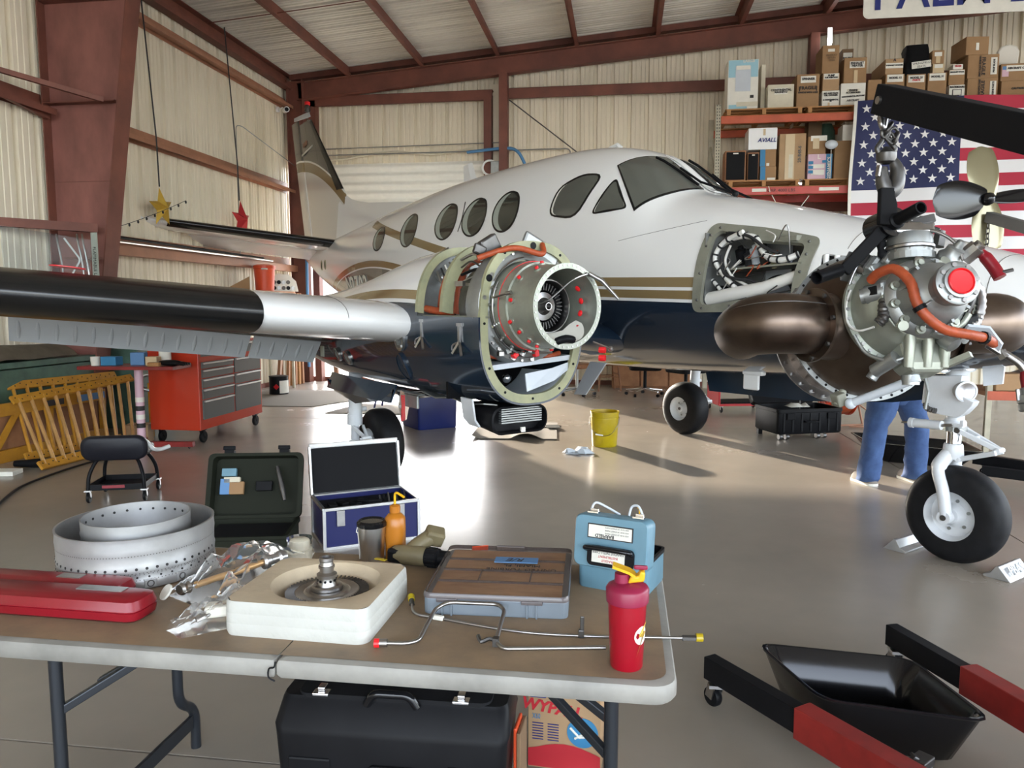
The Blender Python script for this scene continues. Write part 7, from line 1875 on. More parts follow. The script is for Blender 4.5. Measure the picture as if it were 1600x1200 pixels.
# --- second hoist leg in the background
o = F('engine_hoist', 'second hoist with black leg and grey boom behind the nose wheel', 'engine hoist', 4.6, 6.2)
def l2(v): return Vector(v) - o.location
a = at_z(1522, 716, .14); b = a + Vector((.95, -1.0, 0)).normalized() * 1.9
m = MB(); m.bar(l2(a), l2(b), .07, .09); m.build('leg', 'black', o, bevel=.004)
a2 = at_z(1535, 735, .09); b2 = a2 + Vector((1.0, -.66, 0)).normalized() * 1.9
m = MB(); m.bar(l2(a2), l2(b2), .07, .08); m.build('leg', 'black_matt', o, bevel=.004)
caster(o, l2(a + Vector((.08, -.08, -.045))), .095, Vector((.7, -.7, 0)))
bm0 = at_d(1545, 339, 6.7); bm1 = at_d(1640, 366, 6.0)
m = MB(); m.bar(l2(bm0), l2(bm0 + (bm1 - bm0).normalized() * 2.1), .07, .09); m.build('boom', 'drawer_grey', o, bevel=.004)
e_ = bm0 + (bm1 - bm0).normalized() * 2.0
m = MB(); m.box(l2((e_.x, e_.y, e_.z / 2)), (.1, .1, e_.z)); m.build('mast', 'drawer_grey', o)
m = MB(); m.bar(l2(b), l2((e_.x, e_.y, .12)), .08, .09); m.bar(l2(b2), l2((e_.x, e_.y, .09)), .08, .09); m.build('base', 'drawer_grey', o)
C2 = thing('hoist_chain', 'thin steel chain hanging from the grey boom in front of the flag', 'chain', bm0)
for i in range(9): link((.0, .0, -.03 - .045*i), (0, 0, 1), .055, .013, .005, C2, i)
# --- propeller
PR = thing('propeller', 'gold and black three-bladed propeller hanging in front of the flag', 'propeller', at_d(1541, 312, 6.75))
def blade(d_, L, w_, mt, twist):
    "paddle: outline runs out along d_, wide across the view"
    d_ = Vector(d_).normalized(); f_ = (-_fw); sd = d_.cross(f_).normalized(); f_ = sd.cross(d_)
    sd2 = (sd * math.cos(twist) + f_ * math.sin(twist)).normalized(); nn = d_.cross(sd2).normalized(); secs = []
    for i in range(15):
        t = i / 14; ww = w_ * (.30 + .70 * math.sin(PI * min(1, .12 + t * .70)) ** 1.0) if t < .86 else w_ * (.30 + .70 * math.sin(PI * .722)) * max(.02, (1 - ((t - .86) / .14) ** 2)) ** .5
        c = d_ * (L * t); th = .03 * (1 - t) + .004
        secs.append([c + sd2 * (ww * .5 * math.cos(2*PI*k/14)) + nn * (th * .5 * math.sin(2*PI*k/14)) for k in range(14)])
    return MB().loft(secs).build('blade', mt, PR, smooth=50)
blade(_up * 1.0 - _rt * .12, .47, .25, 'prop_gold', .25)
blade(-_up * 1.0 + _rt * .05, .46, .26, 'prop_gold', -.2)
blade(-_rt * 1.0 - _up * .02 + _up * .0, .47, .34, 'black_gloss', .1)
blade(_rt * 1.0 + _up * .12, .5, .14, 'black_gloss', .4)
MB().lathe([(0, -.08), (.05, -.06), (.06, 0), (.05, .06), (0, .10)], (0, 0, 0), -_fw, 20).build('hub', 'black_gloss', PR, smooth=50)
# --- workbench at right
o = F('workbench', 'orange-brown slotted-post workbench shelf unit at the right edge', 'workbench', 4.35, 8.6, R(-4))
for z in (.60, 1.22): MB().box((.25, 0, z), (1.9, .75, .05)).build('shelf', 'plank', o, bevel=.004)
MB().box((.25, -.378, 1.19), (1.9, .02, .09)).build('beam', 'rack_orange', o); MB().box((.25, -.378, .585), (1.9, .02, .09)).build('beam', 'rack_orange', o)
for x in (-.68, .35, 1.2):
    for y in (-.36, .36):
        p = MB().box((x, y, .65), (.05, .05, 1.3)).build('post', 'rack_post', o)
        if y < 0:
            for i in range(10): MB().box((x, y - .026, .75 + .045*i), (.018, .003, .02)).build('slot', 'black', p)
tag(MB().box((4.2, 8.36, 1.266), (.7, .25, .035), rz=.05).build('blue_tray', 'ink_cyan'), 'flat blue tray on the top shelf of the workbench', 'tray')
m = MB(); m.sheet([[(x, y, .05 + .10*math.exp(-((x - .1)**2 + y*y) * 14) + .03*noise.noise(Vector((x*7, y*7, 1)))) for x in [-.4 + .1*i for i in range(9)]] for y in [-.2 + .1*j for j in range(5)]], .01); tag(m.build('tarp_bundle', 'tarp', smooth=60, loc=(4.55, 8.6, 1.25)), 'brown folded tarp heaped on the top of the workbench', 'tarp')
m = MB(); m.sheet([[(x, y, .03 + .18*math.exp(-((x)**2 + y*y) * 10) + .05*noise.noise(Vector((x*6, y*6, 4)))) for x in [-.26 + .065*i for i in range(9)]] for y in [-.25 + .1*j for j in range(6)]], .01); tag(m.build('canvas_bag', 'tarp', smooth=60, loc=(4.98, 8.72, .63)), 'crumpled khaki canvas bag on the lower workbench shelf', 'bag')
m = MB(); m.sheet([[(x, y, .02 + .22*math.exp(-((x)**2*3 + y*y) * 6) + .04*noise.noise(Vector((x*5, y*5, 8)))) for x in [-.35 + .1*i for i in range(8)]] for y in [-.25 + .1*j for j in range(6)]], .01); tag(m.build('cloth_bundle', 'drawer_grey', smooth=60, loc=(4.30, 8.74, .63)), 'dark grey cloth bundle on the lower workbench shelf', 'cloth')
tag(MB().box((3.86, 8.45, .715), (.3, .24, .17), rz=.1).build('cardboard_box', 'cardboard', bevel=.004), 'flat cardboard box at the left of the lower workbench shelf', 'box')
m = MB(); m.torus((0, 0, .02), (0, 0, 1), .17, .018, 36, 8); m.torus((.02, 0, .05), (0, 0, 1), .15, .018, 36, 8); tag(m.build('hose_coil', 'drawer_grey', smooth=60, loc=(5.22, 8.30, .63)), 'coiled grey hose on the lower workbench shelf edge', 'hose')
# ================================================================== pallet rack and its boxes
RK = thing('pallet_rack', 'orange beam pallet rack with tan slotted uprights along the back wall', 'pallet rack', (1.42, 13.0, 0))
def rk(x, y, z): return (x - 1.42, y - 13.0, z)
for X in (1.45, 4.25, 6.9):
    for Y in (13.03, 14.05):
        p = MB().box(rk(X, Y, 2.33), (.08, .07, 4.66)).build('upright', 'rack_post', RK)
        if X < 2 and Y < 13.5:
            for i in range(34):
                for dx in (-.018, .018): MB().box(rk(X + dx, Y - .036, 3.0 + .05 * i), (.012, .004, .026)).build('slot', 'ink', p)
    for z in (.4, 1.4, 2.4, 3.4): MB().bar(rk(X, 13.05, z), rk(X, 14.03, z + .8), .03, .03).build('brace', 'rack_post', RK)
for X0, X1 in ((1.49, 4.21), (4.29, 6.86)):
    for z, mt in ((4.42, 'rack_orange'), (3.30, 'rack_red'), (1.6, 'rack_orange')):
        for Y in (13.0, 14.05): MB().box(rk((X0 + X1)/2, Y, z), (X1 - X0, .05, .12)).build('beam', mt, RK, bevel=.006)
for x0, w_ in ((1171, .22), (1280, .30)):
    p = at_y(x0 + 15, 302, 12.97); MB().box(rk(p.x, 12.972, 3.31), (w_, .004, .05)).build('label', 'paper', RK)
lettering('CAP. 4000 LBS', .07, frame(rk(2.45, 12.972, 3.30), (1, 0, 0), (0, 0, 1)), 'ink', RK, depth=.002)
def pallet(x0, x1, z, lab):
    o = thing('pallet', lab, 'pallet', (x0, 13.0, z), 0, 'pallets on the rack'); w_ = x1 - x0
    for i in range(6): MB().box((w_/2, .08 + .19*i, .105), (w_, .12, .02)).build('deck_board', 'pallet', o)
    for x in (.05, w_/2, w_ - .05):
        MB().box((x, .53, .055), (.06, 1.06, .08)).build('stringer', 'pallet', o)
    for i in (0, 2, 4): MB().box((w_/2, .08 + .23*i, .007), (w_, .12, .014)).build('bottom_board', 'pallet', o)
pallet(1.56, 2.75, 4.48, 'pallet under the white carton on the upper rack level'); pallet(2.80, 4.25, 4.48, 'pallet under the fragile boxes on the upper rack level'); pallet(4.28, 5.5, 4.48, 'pallet under the right-hand boxes on the upper rack level'); pallet(5.55, 6.8, 4.48, 'pallet at the far right of the upper rack level')
pallet(1.62, 2.75, 3.36, 'pallet under the speakers on the lower rack level'); pallet(2.80, 4.15, 3.36, 'pallet under the big brown carton on the lower rack level')
ZU, ZL = 4.596, 3.476
def carton(x0, y0, x1, y1, mt, label, base=None, Y=13.10, D=.45, rz=0.0, name='cardboard_box', labels=(), txt=(), top=None, cat='box', grp='boxes on the pallet rack'):
    "box whose front spans the given view rectangle on the plane Y; base = height it stands on"
    a = at_y(x0, y1, Y); b = at_y(x1, y0, Y); z0 = base if base is not None else a.z; W_ = b.x - a.x; H_ = max(.03, b.z - z0) if top is None else top
    o = thing(name, label, cat, ((a.x + b.x)/2, Y, z0), rz, grp)
    MB().box((0, D/2, H_/2), (W_, D, H_)).build('carton', mt, o, bevel=.006)
    for i_, (u, v, w_, h_, lm) in enumerate(labels): MB().box((u*W_/2, -.003 - .0015*i_, v*H_), (w_*W_, .003, h_*H_)).build('label', lm, o)
    for t_ in txt:
        tx, u, v, sz, tm = t_[:5]; sz = min(sz, .9 * (H_ if len(t_) > 5 and abs(t_[5]) > 1 else W_ * (1 - abs(u) * .6)) / (.62 * len(tx))); M = frame((u*W_/2, -.008 - .0015*len(labels), v*H_), (1, 0, 0), (0, 0, 1))
        if len(t_) > 5: M = M @ Matrix.Rotation(t_[5], 4, 'Z')
        lettering(tx, sz, M, tm, o, depth=.001, shear=(t_[6] if len(t_) > 6 else 0), bold=.002)
    o['H'] = H_; del o['H']
    return z0 + H_
WL = lambda u=0, v=.8, w_=.7, h_=.16: (u, v, w_, h_, 'paper')
NT = lambda s_, v, sz=.035, u=0: (s_, u, v, sz, 'ink')
# upper level
z = carton(1136, 92, 1186, 168, 'paper', 'tall white carton with light blue top and appliance picture', ZU, D=.4, labels=[(0, .82, .96, .34, 'sky_blue_print'), (0, .62, .5, .5, 'panel_grey'), (0, .84, .46, .08, 'paper'), (.6, .26, .12, .06, 'ink'), (-.3, .05, .6, .1, 'sky_blue_print'), (.3, .11, .7, .09, 'paper_old')], txt=[('LARGE', .35, .96, .06, 'paper')])
carton(1188, 100, 1197, 168, 'paper_old', 'narrow old white carton behind the appliance carton', ZU, Y=13.3, D=.3)
carton(1199, 131, 1241, 169, 'paper_old', 'low weathered white box beside the appliance carton', ZU, labels=[WL(0, .72, .5, .26)], txt=[NT('CONTINENTAL', .76, .045), NT('MAGNETO', .67, .04)])
carton(1244, 115, 1281, 165, 'cardboard', 'brown box printed FRAGILE with two arrows', ZU, labels=[WL(0, .84, .68, .2)], txt=[NT('SPINNER', .85, .05), NT('FRAGILE', .58, .075), NT('HANDLE WITH CARE', .45, .045), NT('I', .55, .1, -.75), NT('I', .55, .1, .75)])
z = carton(1284, 141, 1312, 163, 'paper', 'white Continental box at the bottom of its stack', ZU, txt=[NT('SET AND PACK', .82, .035), NT('OIL COOLER', .7, .035), NT('A CONTINENTAL', .42, .036)], labels=[(-.2, .16, .12, .2, 'tape'), (0, .36, .12, .1, 'ink')])
z = carton(1285, 114, 1312, 140, 'cardboard_b', 'brown box with wide white label in the middle of its stack', z, labels=[WL(0, .82, .9, .32)], txt=[NT('PUMP', .86, .04), NT('FUEL INJECTION', .75, .03)])
carton(1284, 70, 1312, 113, 'cardboard', 'tall brown box topmost of the stack beside the fragile box', z, D=.44, labels=[WL(.05, .82, .4, .1)], txt=[('PRODUCT', .1, .64, .035, 'cardboard_d'), ('OF USA', .1, .55, .035, 'cardboard_d'), ('12 KG', .1, .46, .035, 'cardboard_d')])
z = carton(1313, 129, 1353, 162, 'paper', 'white box lettered CONTINENTAL MOTORS under a brown box', ZU, labels=[(0, .64, .5, .2, 'paper_old')], txt=[NT('ENGINE', .68, .035), NT('ACCESSORIES', .58, .035), ('CONTINENTAL MOTORS', .0, .42, .055, 'ink', .05), ('AIRCRAFT', 0, .24, .04, 'ink_soft')])
carton(1318, 89, 1355, 128, 'cardboard', 'brown open box with white label above the Continental Motors box', z, labels=[WL(.15, .72, .66, .26), (.05, .25, .16, .5, 'tape')], txt=[NT('EXHAUST', .77, .045, .15), NT('HEATER', .67, .045, .15)])
carton(1314, 76, 1334, 128, 'cardboard_d', 'brown box with slanted white label half hidden in the middle', ZU, Y=13.58, D=.25, labels=[WL(.0, .86, .8, .16)], txt=[NT('BAG SEAT', .86, .05)])
carton(1355, 124, 1378, 162, 'cardboard', 'plain brown box with small tag standing next to the flag corner', ZU, labels=[(.4, .05, .3, .05, 'paper')])
z1 = carton(1382, 115, 1414, 160, 'cardboard', 'brown box with white label behind the boom tip', ZU, labels=[WL(0, .86, .84, .24)], txt=[NT('MODEL 12', .87, .04)])
z2 = carton(1415, 115, 1447, 160, 'cardboard', 'brown box with white label under the black bag', ZU, labels=[WL(0, .84, .84, .24)], txt=[NT('MODEL 21', .87, .04), ('PARTS', 0, .79, .04, 'ink_red')])
z3 = carton(1448, 113, 1480, 160, 'cardboard', 'brown box with white label under two small cartons', ZU, labels=[WL(-.02, .86, .84, .24)], txt=[NT('MODEL 31', .87, .04)])
carton(1383, 91, 1412, 114, 'cardboard_b', 'tan box with white band on top, left of the black bag', z1, D=.7, labels=[WL(0, .55, .98, .34)], txt=[NT('STEWART WARNER', .56, .035), NT('A', .9, .06)])
o = thing('black_bag', 'black plastic bag with white label on the boxes', 'bag', (at_y(1434, 114, 13.15).x, 13.3, z2))
m = MB(); P = []
for i in range(9):
    t = i / 8; s_ = (1 - .15 * t - .25 * max(0, t - .7)); P.append([Vector((x * s_ + .03*noise.noise(Vector((x*8, y*8, t*4))), y * s_ * .9 + .03*noise.noise(Vector((x*8, y*8, 5 + t*4))), .46 * t)) for x, y in rrect(.40, .36, .06, 5)])
m.loft(P); m.build('bag', 'black', o, smooth=35); MB().box((.03, -.20, .14), (.28, .004, .10), rot=(.05, -.1, 0)).build('label', 'paper', o)
for i, tx in enumerate(('SPRINGFIELD', 'SEATS')): lettering(tx, .045, frame((.03, -.204, .16 - .05*i), (1, 0, .1), (0, .05, 1)), 'ink', o, depth=.001)
z = carton(1457, 99, 1476, 113, 'tape', 'small tan carton with white flap between black bag and boxes', z3, D=.25, labels=[WL(0, .72, .7, .4)])
carton(1456, 78, 1476, 98, 'cardboard', 'small brown carton on top of the tan carton', z, D=.25, labels=[WL(0, .7, .6, .3), (.0, .3, .35, .5, 'tape')])
z = carton(1482, 132, 1508, 160, 'paper', 'white box with black basketball hoop drawing', ZU, labels=[(0, .56, .6, .36, 'ink'), (0, .56, .5, .28, 'paper'), (0, .34, .3, .16, 'ink'), (-.55, .1, .2, .12, 'ink'), (.5, .12, .24, .12, 'ink')], txt=[NT('BACKBOARD', .86, .045)])
z = carton(1482, 108, 1508, 131, 'cardboard', 'brown box with white label on top of the basketball hoop box', z, labels=[WL(0, .8, .94, .3)], txt=[NT('EXHAUST STACK', .82, .03)])
carton(1489, 100, 1505, 107, 'paper', 'small white carton topmost above the hoop box', z, D=.2, txt=[('PLUGS', 0, .6, .03, 'ink_red')])
z = carton(1510, 121, 1560, 160, 'cardboard', 'large brown FRAGILE box printed sideways, lower of two', ZU, labels=[(.68, .5, .2, .72, 'paper')], txt=[('FRAGILE', .0, .5, .075, 'ink', PI/2), ('HANDLE WITH CARE', -.22, .5, .045, 'ink', PI/2), ('ENGINE PARTS', .68, .5, .035, 'ink', PI/2)])
z = carton(1511, 84, 1562, 121, 'cardboard', 'large brown FRAGILE box printed sideways, upper of two', z, labels=[(.68, .5, .2, .72, 'paper')], txt=[('FRAGILE', .0, .5, .075, 'ink', -PI/2), ('HANDLE WITH CARE', -.22, .5, .045, 'ink', -PI/2), ('PROP BLADE', .68, .5, .035, 'ink', PI/2)])
carton(1508, 56, 1547, 84, 'cardboard', 'plain brown box topmost of the right-hand stack', z, D=.45, rz=.1, labels=[(.0, .45, .13, .4, 'paper')])
z = carton(1563, 125, 1612, 158, 'cardboard', 'wide brown box at the right edge, lower of two', ZU, labels=[(.1, .12, .3, .12, 'tape')], txt=[NT('CAUTION', .6, .04, .1)])
z = carton(1563, 98, 1612, 125, 'cardboard', 'wide brown box with blue sticker at the right edge', z, labels=[(-.7, .55, .22, .6, 'pink_print'), (-.7, .75, .2, .2, 'masking_blue'), WL(.25, .72, .9, .34)], txt=[NT('AIRCRAFT COWL', .72, .05, .2)])
p = at_y(1577, 98, 13.2); o = thing('seat_cushion', 'white rounded seat cushion standing on the right-hand box', 'cushion', (p.x, 13.3, z))
m = MB(); P = [(-.14, 0), (.14, 0), (.16, .22), (.11, .30), (0, .33), (-.11, .30), (-.16, .22)]; m.prism(P, .07, frame((0, 0, 0), (1, 0, 0), (0, 0, 1))); m.build('pad', 'cushion', o, bevel=.025)
# lower level
def speaker(x0, y0, x1, y1, lab):
    a = at_y(x0, y1, 13.1); b = at_y(x1, y0, 13.1); w_ = b.x - a.x; h_ = b.z - ZL; o = thing('loudspeaker', lab, 'loudspeaker', ((a.x + b.x)/2, 13.1, ZL), 0, 'loudspeakers on the rack')
    MB().box((0, .16, h_/2), (w_, .32, h_)).build('cabinet', 'plank', o, bevel=.004); MB().box((0, -.005, h_/2), (w_*.88, .02, h_*.9)).build('grille', 'black_matt', o, bevel=.004); MB().box((0, -.018, h_*.9), (w_*.25, .004, .02)).build('badge', 'paper', o)
speaker(1132, 235, 1166, 286, 'wide black-fronted loudspeaker at the left of the lower rack level'); speaker(1167, 238, 1186, 286, 'narrow black-fronted loudspeaker beside the blue-edged boxes')
z = carton(1187, 260, 1213, 286, 'cardboard', 'small brown box with blue side, lower of two', ZL, labels=[(-.66, .5, .32, .98, 'ink_cyan'), (.4, .1, .5, .2, 'paper')], D=.3)
z = carton(1187, 233, 1213, 259, 'cardboard', 'small brown box with blue side, upper of two', z, labels=[(-.66, .5, .32, .98, 'ink_cyan'), (.0, .12, .18, .16, 'paper')], D=.3)
carton(1169, 199, 1215, 235, 'white', 'white box with blue AVIALL lettering on the small boxes', z, txt=[('AVIALL', .28, .42, .105, 'ink_blue', 0, .25)], labels=[(.1, .8, .08, .3, 'tape')], D=.4)
carton(1216, 208, 1260, 285, 'cardboard_b', 'big light tan box with clear tape in the middle of the lower level', ZL, labels=[(-.2, .5, .35, .98, 'tape'), (-.1, .3, .16, .5, 'paper_old')], txt=[('20-B48-6', .55, .55, .07, 'ink_soft', PI/2)], D=.6)
z = carton(1261, 240, 1300, 286, 'pink_print', 'pink and blue printed carton lettered DYNAMICS', ZL, labels=[(.78, .5, .26, .98, 'ink_cyan'), (-.15, .52, .55, .16, 'paper'), (-.15, .28, .55, .2, 'paper'), (-.75, .66, .2, .12, 'ink_cyan'), (-.75, .48, .2, .12, 'ink_cyan'), (-.75, .3, .2, .12, 'ink_cyan'), (.4, .7, .2, .1, 'ink_cyan')], txt=[('DYNAMICS', .78, .42, .095, 'paper', PI/2), ('L', -.1, .88, .1, 'paper')], D=.35)
carton(1262, 213, 1291, 240, 'cardboard', 'brown box with torn white flap on the pink carton', z, labels=[(.2, .9, .9, .3, 'paper'), (-.1, .6, .35, .6, 'tape')], D=.3)
z = carton(1302, 219, 1340, 284, 'cardboard', 'big plain brown carton beside the flag on the lower level', ZL, labels=[(.7, .9, .14, .08, 'paper')], D=.6)
carton(1316, 194, 1340, 219, 'paper', 'white box on the big brown carton beside the flag', z, D=.3)
p = at_y(1305, 219, 13.2); o = thing('camouflage_bundle', 'dark green camouflage bundle on the lower rack level', 'bundle', (p.x + .02, 13.88, ZL)); m = MB(); m.loft([[Vector((x * s_, y * s_, z_)) + Vector((.04*noise.noise(Vector((x*9, z_*9, 2))), .03*noise.noise(Vector((y*9, z_*9, 6))), 0)) for x, y in rrect(.26, .26, .1, 5)] for s_, z_ in ((.9, 0), (1, .1), (1, .5), (.95, .9), (.6, 1.02))]); m.build('bundle', 'green_paint', o, smooth=30)
p = at_y(1286, 207, 13.3); o = thing('cardboard_box', 'tilted brown box wedged at the back of the lower level', 'box', (p.x - .06, 13.60, ZL), 0, 'boxes on the pallet rack'); MB().box((0, .12, .50), (.22, .2, 1.0), rz=.1).build('carton', 'cardboard_d', o, bevel=.004)
p = at_y(1302, 236, 13.06); o = thing('paper_bag', 'small crumpled grey bag at the corner of the brown carton', 'bag', (p.x - .04, 13.0, ZL + .005)); MB().sphere((0, .03, .52), .09, sx=1.1, sy=.5, sz=.8).build('bag', 'panel_grey', o, smooth=30); MB().tube([(0, .03, .44), (0, .03, 0)], .006, 6).build('string', 'paper', o)
p = at_y(1252, 296, 13.0); o = thing('headlamp', 'small silver round lamp on the lower rack beam', 'lamp', (p.x, 13.03, 3.36)); MB().lathe([(0, -.06), (.05, -.05), (.06, .0), (.05, .01), (0, .02)], (0, .0, .062), (.6, -1, .1), 18).build('shell', 'chrome', o, smooth=50)
# loose strings under the lower beam
for (a, b) in (((1206, 305), (1214, 320)), ((1264, 306), (1252, 322)), ((1201, 291), (1203, 300))):
    tag(MB().tube([at_y(*a, 12.95), at_y(*b, 12.95)], .006, 5).build('string', 'paper'), 'loose white string hanging at the lower rack beam near ' + {1206: 'the beam lettering', 1264: 'the big tan box', 1201: 'the pallet edge'}[a[0]], 'string')

# ================================================================== flag
FX, FZ, FW_, FH = 3.53, 4.62, 3.75, 2.52
FG = thing('flag', 'large United States flag hung over the pallet rack', 'flag', (FX, 12.9, FZ - FH))
def fl(u, v, off=0.0):
    "u to the right, v down, both 0..1"
    x = FW_ * u; z = FH * (1 - v) + .05 * math.sin(u * 2.2) - .10 * u * (1 - v) * .5
    sh = .10 * (1 - u) * math.sin(PI * v) * (-.4 if u < .02 else -.4) * (1 - u) ** 3
    return Vector((x + sh, -.03 * math.sin(u * 17 + v * 4) - .025 * math.sin(v * 9 + u * 6) - off, z))
for i in range(13):
    u0 = .405 if i < 7 else 0.0; nx = 36
    MB().sheet([[fl(u0 + (1 - u0) * j / nx, (i + k / 2) / 13) for k in range(3)] for j in range(nx + 1)]).build('stripe', 'flag_red' if i % 2 == 0 else 'flag_white', FG, smooth=60)
MB().sheet([[fl(.405 * j / 20, 7 / 13 * k / 14) for k in range(15)] for j in range(21)]).build('canton', 'flag_blue', FG, smooth=60)
MB().sheet([[fl(-.012 + .012 * j, k / 20, .002) for k in range(21)] for j in range(2)], .006).build('header_tape', 'paper', FG)
sv = []; 
for k in range(10): r_ = .072 if k % 2 == 0 else .0275; sv.append((r_ * math.sin(2*PI*k/10), 0, r_ * math.cos(2*PI*k/10)))
st0 = None
for row in range(9):
    for c_ in range(6 if row % 2 == 0 else 5):
        u = .405 * ((2*c_ + 1 + (row % 2)) / 12); v = 7/13 * (row + 1) / 10
        if st0 is None: st0 = MB().add([(0, -.002, 0)] + sv, [(0, 1 + k, 1 + (k+1) % 10) for k in range(10)]).build('star', 'flag_white', FG); q = st0
        else: q = st0.copy(); col.objects.link(q)
        q.location = fl(u, v, .012)
# banner
BN = thing('banner', 'white vinyl banner with dark blue PALM BEACH lettering under the roof', 'banner', at_y(1348, 30, 12.0))
MB().rbox((2.3, -.45, 0), (4.6, .9, .006), .08, M=Matrix.Rotation(PI/2, 4, 'X') @ Matrix.Diagonal((1, -1, 1, 1))).build('sheet', 'paper', BN)
lettering('PALM BEACH', .74, frame((2.03, -.012, .36), (1, 0, .012), (0, 0, 1)), 'ink_blue', BN, depth=.002, bold=.006, sx=.88)
# lamp on the back post
p = at_y(1297, 57, 13.95); LP = thing('wall_lamp', 'small glowing tube lamp fixed to the back wall post', 'lamp', p)
MB().box((0, .03, 0), (.07, .03, .30)).build('bracket', 'white', LP); MB().rbox((0, 0, 0), (.06, .05, .22), .02).build('tube', 'lamp_glow', LP)
# ================================================================== things on and along the left wall
def star3(name, label, c, r, mt, rot):
    P = []
    for k in range(10): rr = r if k % 2 == 0 else r * .40; a = PI/2 + 2*PI*k/10 + rot; P.append(Vector((0, rr * math.cos(a), rr * math.sin(a))))
    o = thing(name, label, 'star', c); m = MB(); m.add([Vector((.10 * r / .25, 0, 0))] + P + [Vector((-.0, 0, 0))], [(0, 1 + k, 1 + (k+1) % 10) for k in range(10)] + [(11, 1 + (k+1) % 10, 1 + k) for k in range(10)]); m.build('points', mt, o); return o
star3('wall_star', 'faceted gold metal star hung on the left wall', (-6.16, 9.70, 2.78), .27, 'star_gold', .1); star3('wall_star', 'faceted red metal star hung on the left wall', (-6.16, 11.88, 2.86), .30, 'star_red', .0)
m = MB(); m.tube([(-6.17, 9.45, 5.75), (-6.17, 9.68, 3.7), (-6.17, 9.70, 3.06)], .010, 5); tag(m.build('hanging_wire', 'ink'), 'thin black wire from the eave down to the gold star', 'wire')
m = MB(); m.tube([(-6.17, 11.6, 5.75), (-6.17, 11.86, 3.7), (-6.17, 11.88, 3.16)], .010, 5); tag(m.build('hanging_wire', 'ink'), 'thin black wire from the eave down to the red star', 'wire')
m = MB(); m.tube(bend_path([(-6.2, 11.9, 2.3), (-6.2, 11.9, 4.35), (-6.2, 12.1, 4.38), (-6.2, 14.1, 4.1)], .1), .008, 5); tag(m.build('conduit', 'alu_grey'), 'thin grey conduit rising beside the red star and running to the corner', 'conduit')
P = [Vector((-6.0 + .02*i, 8.25 + .145*i, 2.35 + .52*(i/10)**1.2)) for i in range(11)]
o = thing('string_lights', 'dark string of small bulbs drooping from the column to the gold star', 'string lights', P[0]); MB().tube([p - P[0] for p in P], .004, 5).build('cord', 'ink', o)
for p in P[1:]: MB().sphere(p - P[0] - Vector((0, 0, .02)), .013, 8, 6, sz=1.6).build('bulb', 'ink', o, smooth=60)
o = thing('security_camera', 'white bullet security camera on the left wall near the corner', 'security camera', at_x(434, 171, -6.345))
MB().lathe([(0, 0), (.05, 0), (.05, .04), (0, .045)], (-.02, 0, 0), (1, 0, 0), 16).build('mount', 'white', o, smooth=40); MB().tube([(0, 0, 0), (.10, .0, .03), (.14, -.02, 0)], .014, 8).build('arm', 'white', o, smooth=60)
MB().lathe([(0, -.10), (.045, -.10), (.05, .12), (.04, .12), (.038, .10), (0, .10)], (.16, -.02, -.02), (.55, -.8, -.1), 18).build('body', 'white', o, smooth=40); MB().cyl(Vector((.16, -.02, -.02)) + Vector((.55, -.8, -.1)).normalized()*.101, Vector((.16, -.02, -.02)) + Vector((.55, -.8, -.1)).normalized()*.112, .036, n=16).build('lens', 'black', o)
o = thing('hand_winch', 'white chain winch on the roll-up door jamb', 'winch', at_y(765, 262, 14.1)); MB().torus((0, 0, 0), (0, 1, .0), .13, .02, 24, 8).build('wheel', 'white', o, smooth=60); MB().box((.1, .03, 0), (.16, .12, .22)).build('gearbox', 'alu_grey', o, bevel=.01)
m = MB(); m.tube(bend_path([(-2.9, YB - .15, 4.28), (-2.35, YB - .3, 4.3), (-1.95, YB - .35, 4.3), (-1.75, YB - .35, 3.9)], .3), .028, 8); tag(m.build('air_hose', 'blue_hose', smooth=60), 'pale blue hose looped over the door post', 'hose')
m = MB(); m.tube([(-5.95, YB - .4, 4.05), (-5.97, YB - .4, .3)], .03, 8); tag(m.build('air_hose', 'blue_hose', smooth=60), 'light blue hose hanging straight down at the corner column', 'hose')
# steel rail, acrylic sheet, hoses and tape-like strip at the column
m = MB(); m.bar((-6.6 + .25, 7.0, 2.33), (-5.78, 7.86, 2.33), .10, .09); m.box((-5.9, 7.8, 2.0), (.4, .1, .02)); struct(m.build('trim_60', 'oxide'))
ra = at_y(4, 372, 7.2); rb = at_y(148, 386, 7.75)
tag(MB().prism([(0, 0), (.75, 0), (.79, .32), (.02, .46)], .006, frame(at_y(6, 428, 6.7), (at_y(150, 424, 7.3) - at_y(6, 428, 6.7)), z=None, y=(0, 0, 1))).build('acrylic_sheet', 'acrylic'), 'clear acrylic sheet leaning behind the wing against the column', 'plastic sheet')
for i, (x, lab) in enumerate(((92, 'leftmost'), (124, 'middle'), (132, 'rightmost'))):
    m = MB(); m.tube(smooth_path([at_y(x - 4, 366, 7.4), at_y(x - 2, 380, 7.35), at_y(x + 6, 420, 7.35), at_y(x + 6 + 3*i, 470, 7.35)], 5), .009, 6); tag(m.build('wire_hanger', 'steel', smooth=60), 'thin grey cable hooked over the red rail, %s of three' % lab, 'cable', 'cables hooked over the rail')
m = MB(); m.tube(bend_path([at_y(100, 372, 7.25), at_y(126, 406, 7.25), at_y(112, 430, 7.25), at_y(105, 470, 7.25)], .04), .009, 6); tag(m.build('bent_rod', 'white'), 'thin white bent rod hanging under the red rail', 'rod')
o = thing('tape_strip', 'pale narrow printed strip hanging on the column beside the rail', 'strip', at_y(150, 425, 7.75)); MB().box((0, 0, -.0), (.07, .015, .85)).build('strip', 'seal', o); lettering('FLAMMABLE LIQUID', .05, frame((0, -.009, .05), (0, 0, -1), (1, 0, 0)), 'ink', o, depth=.001)
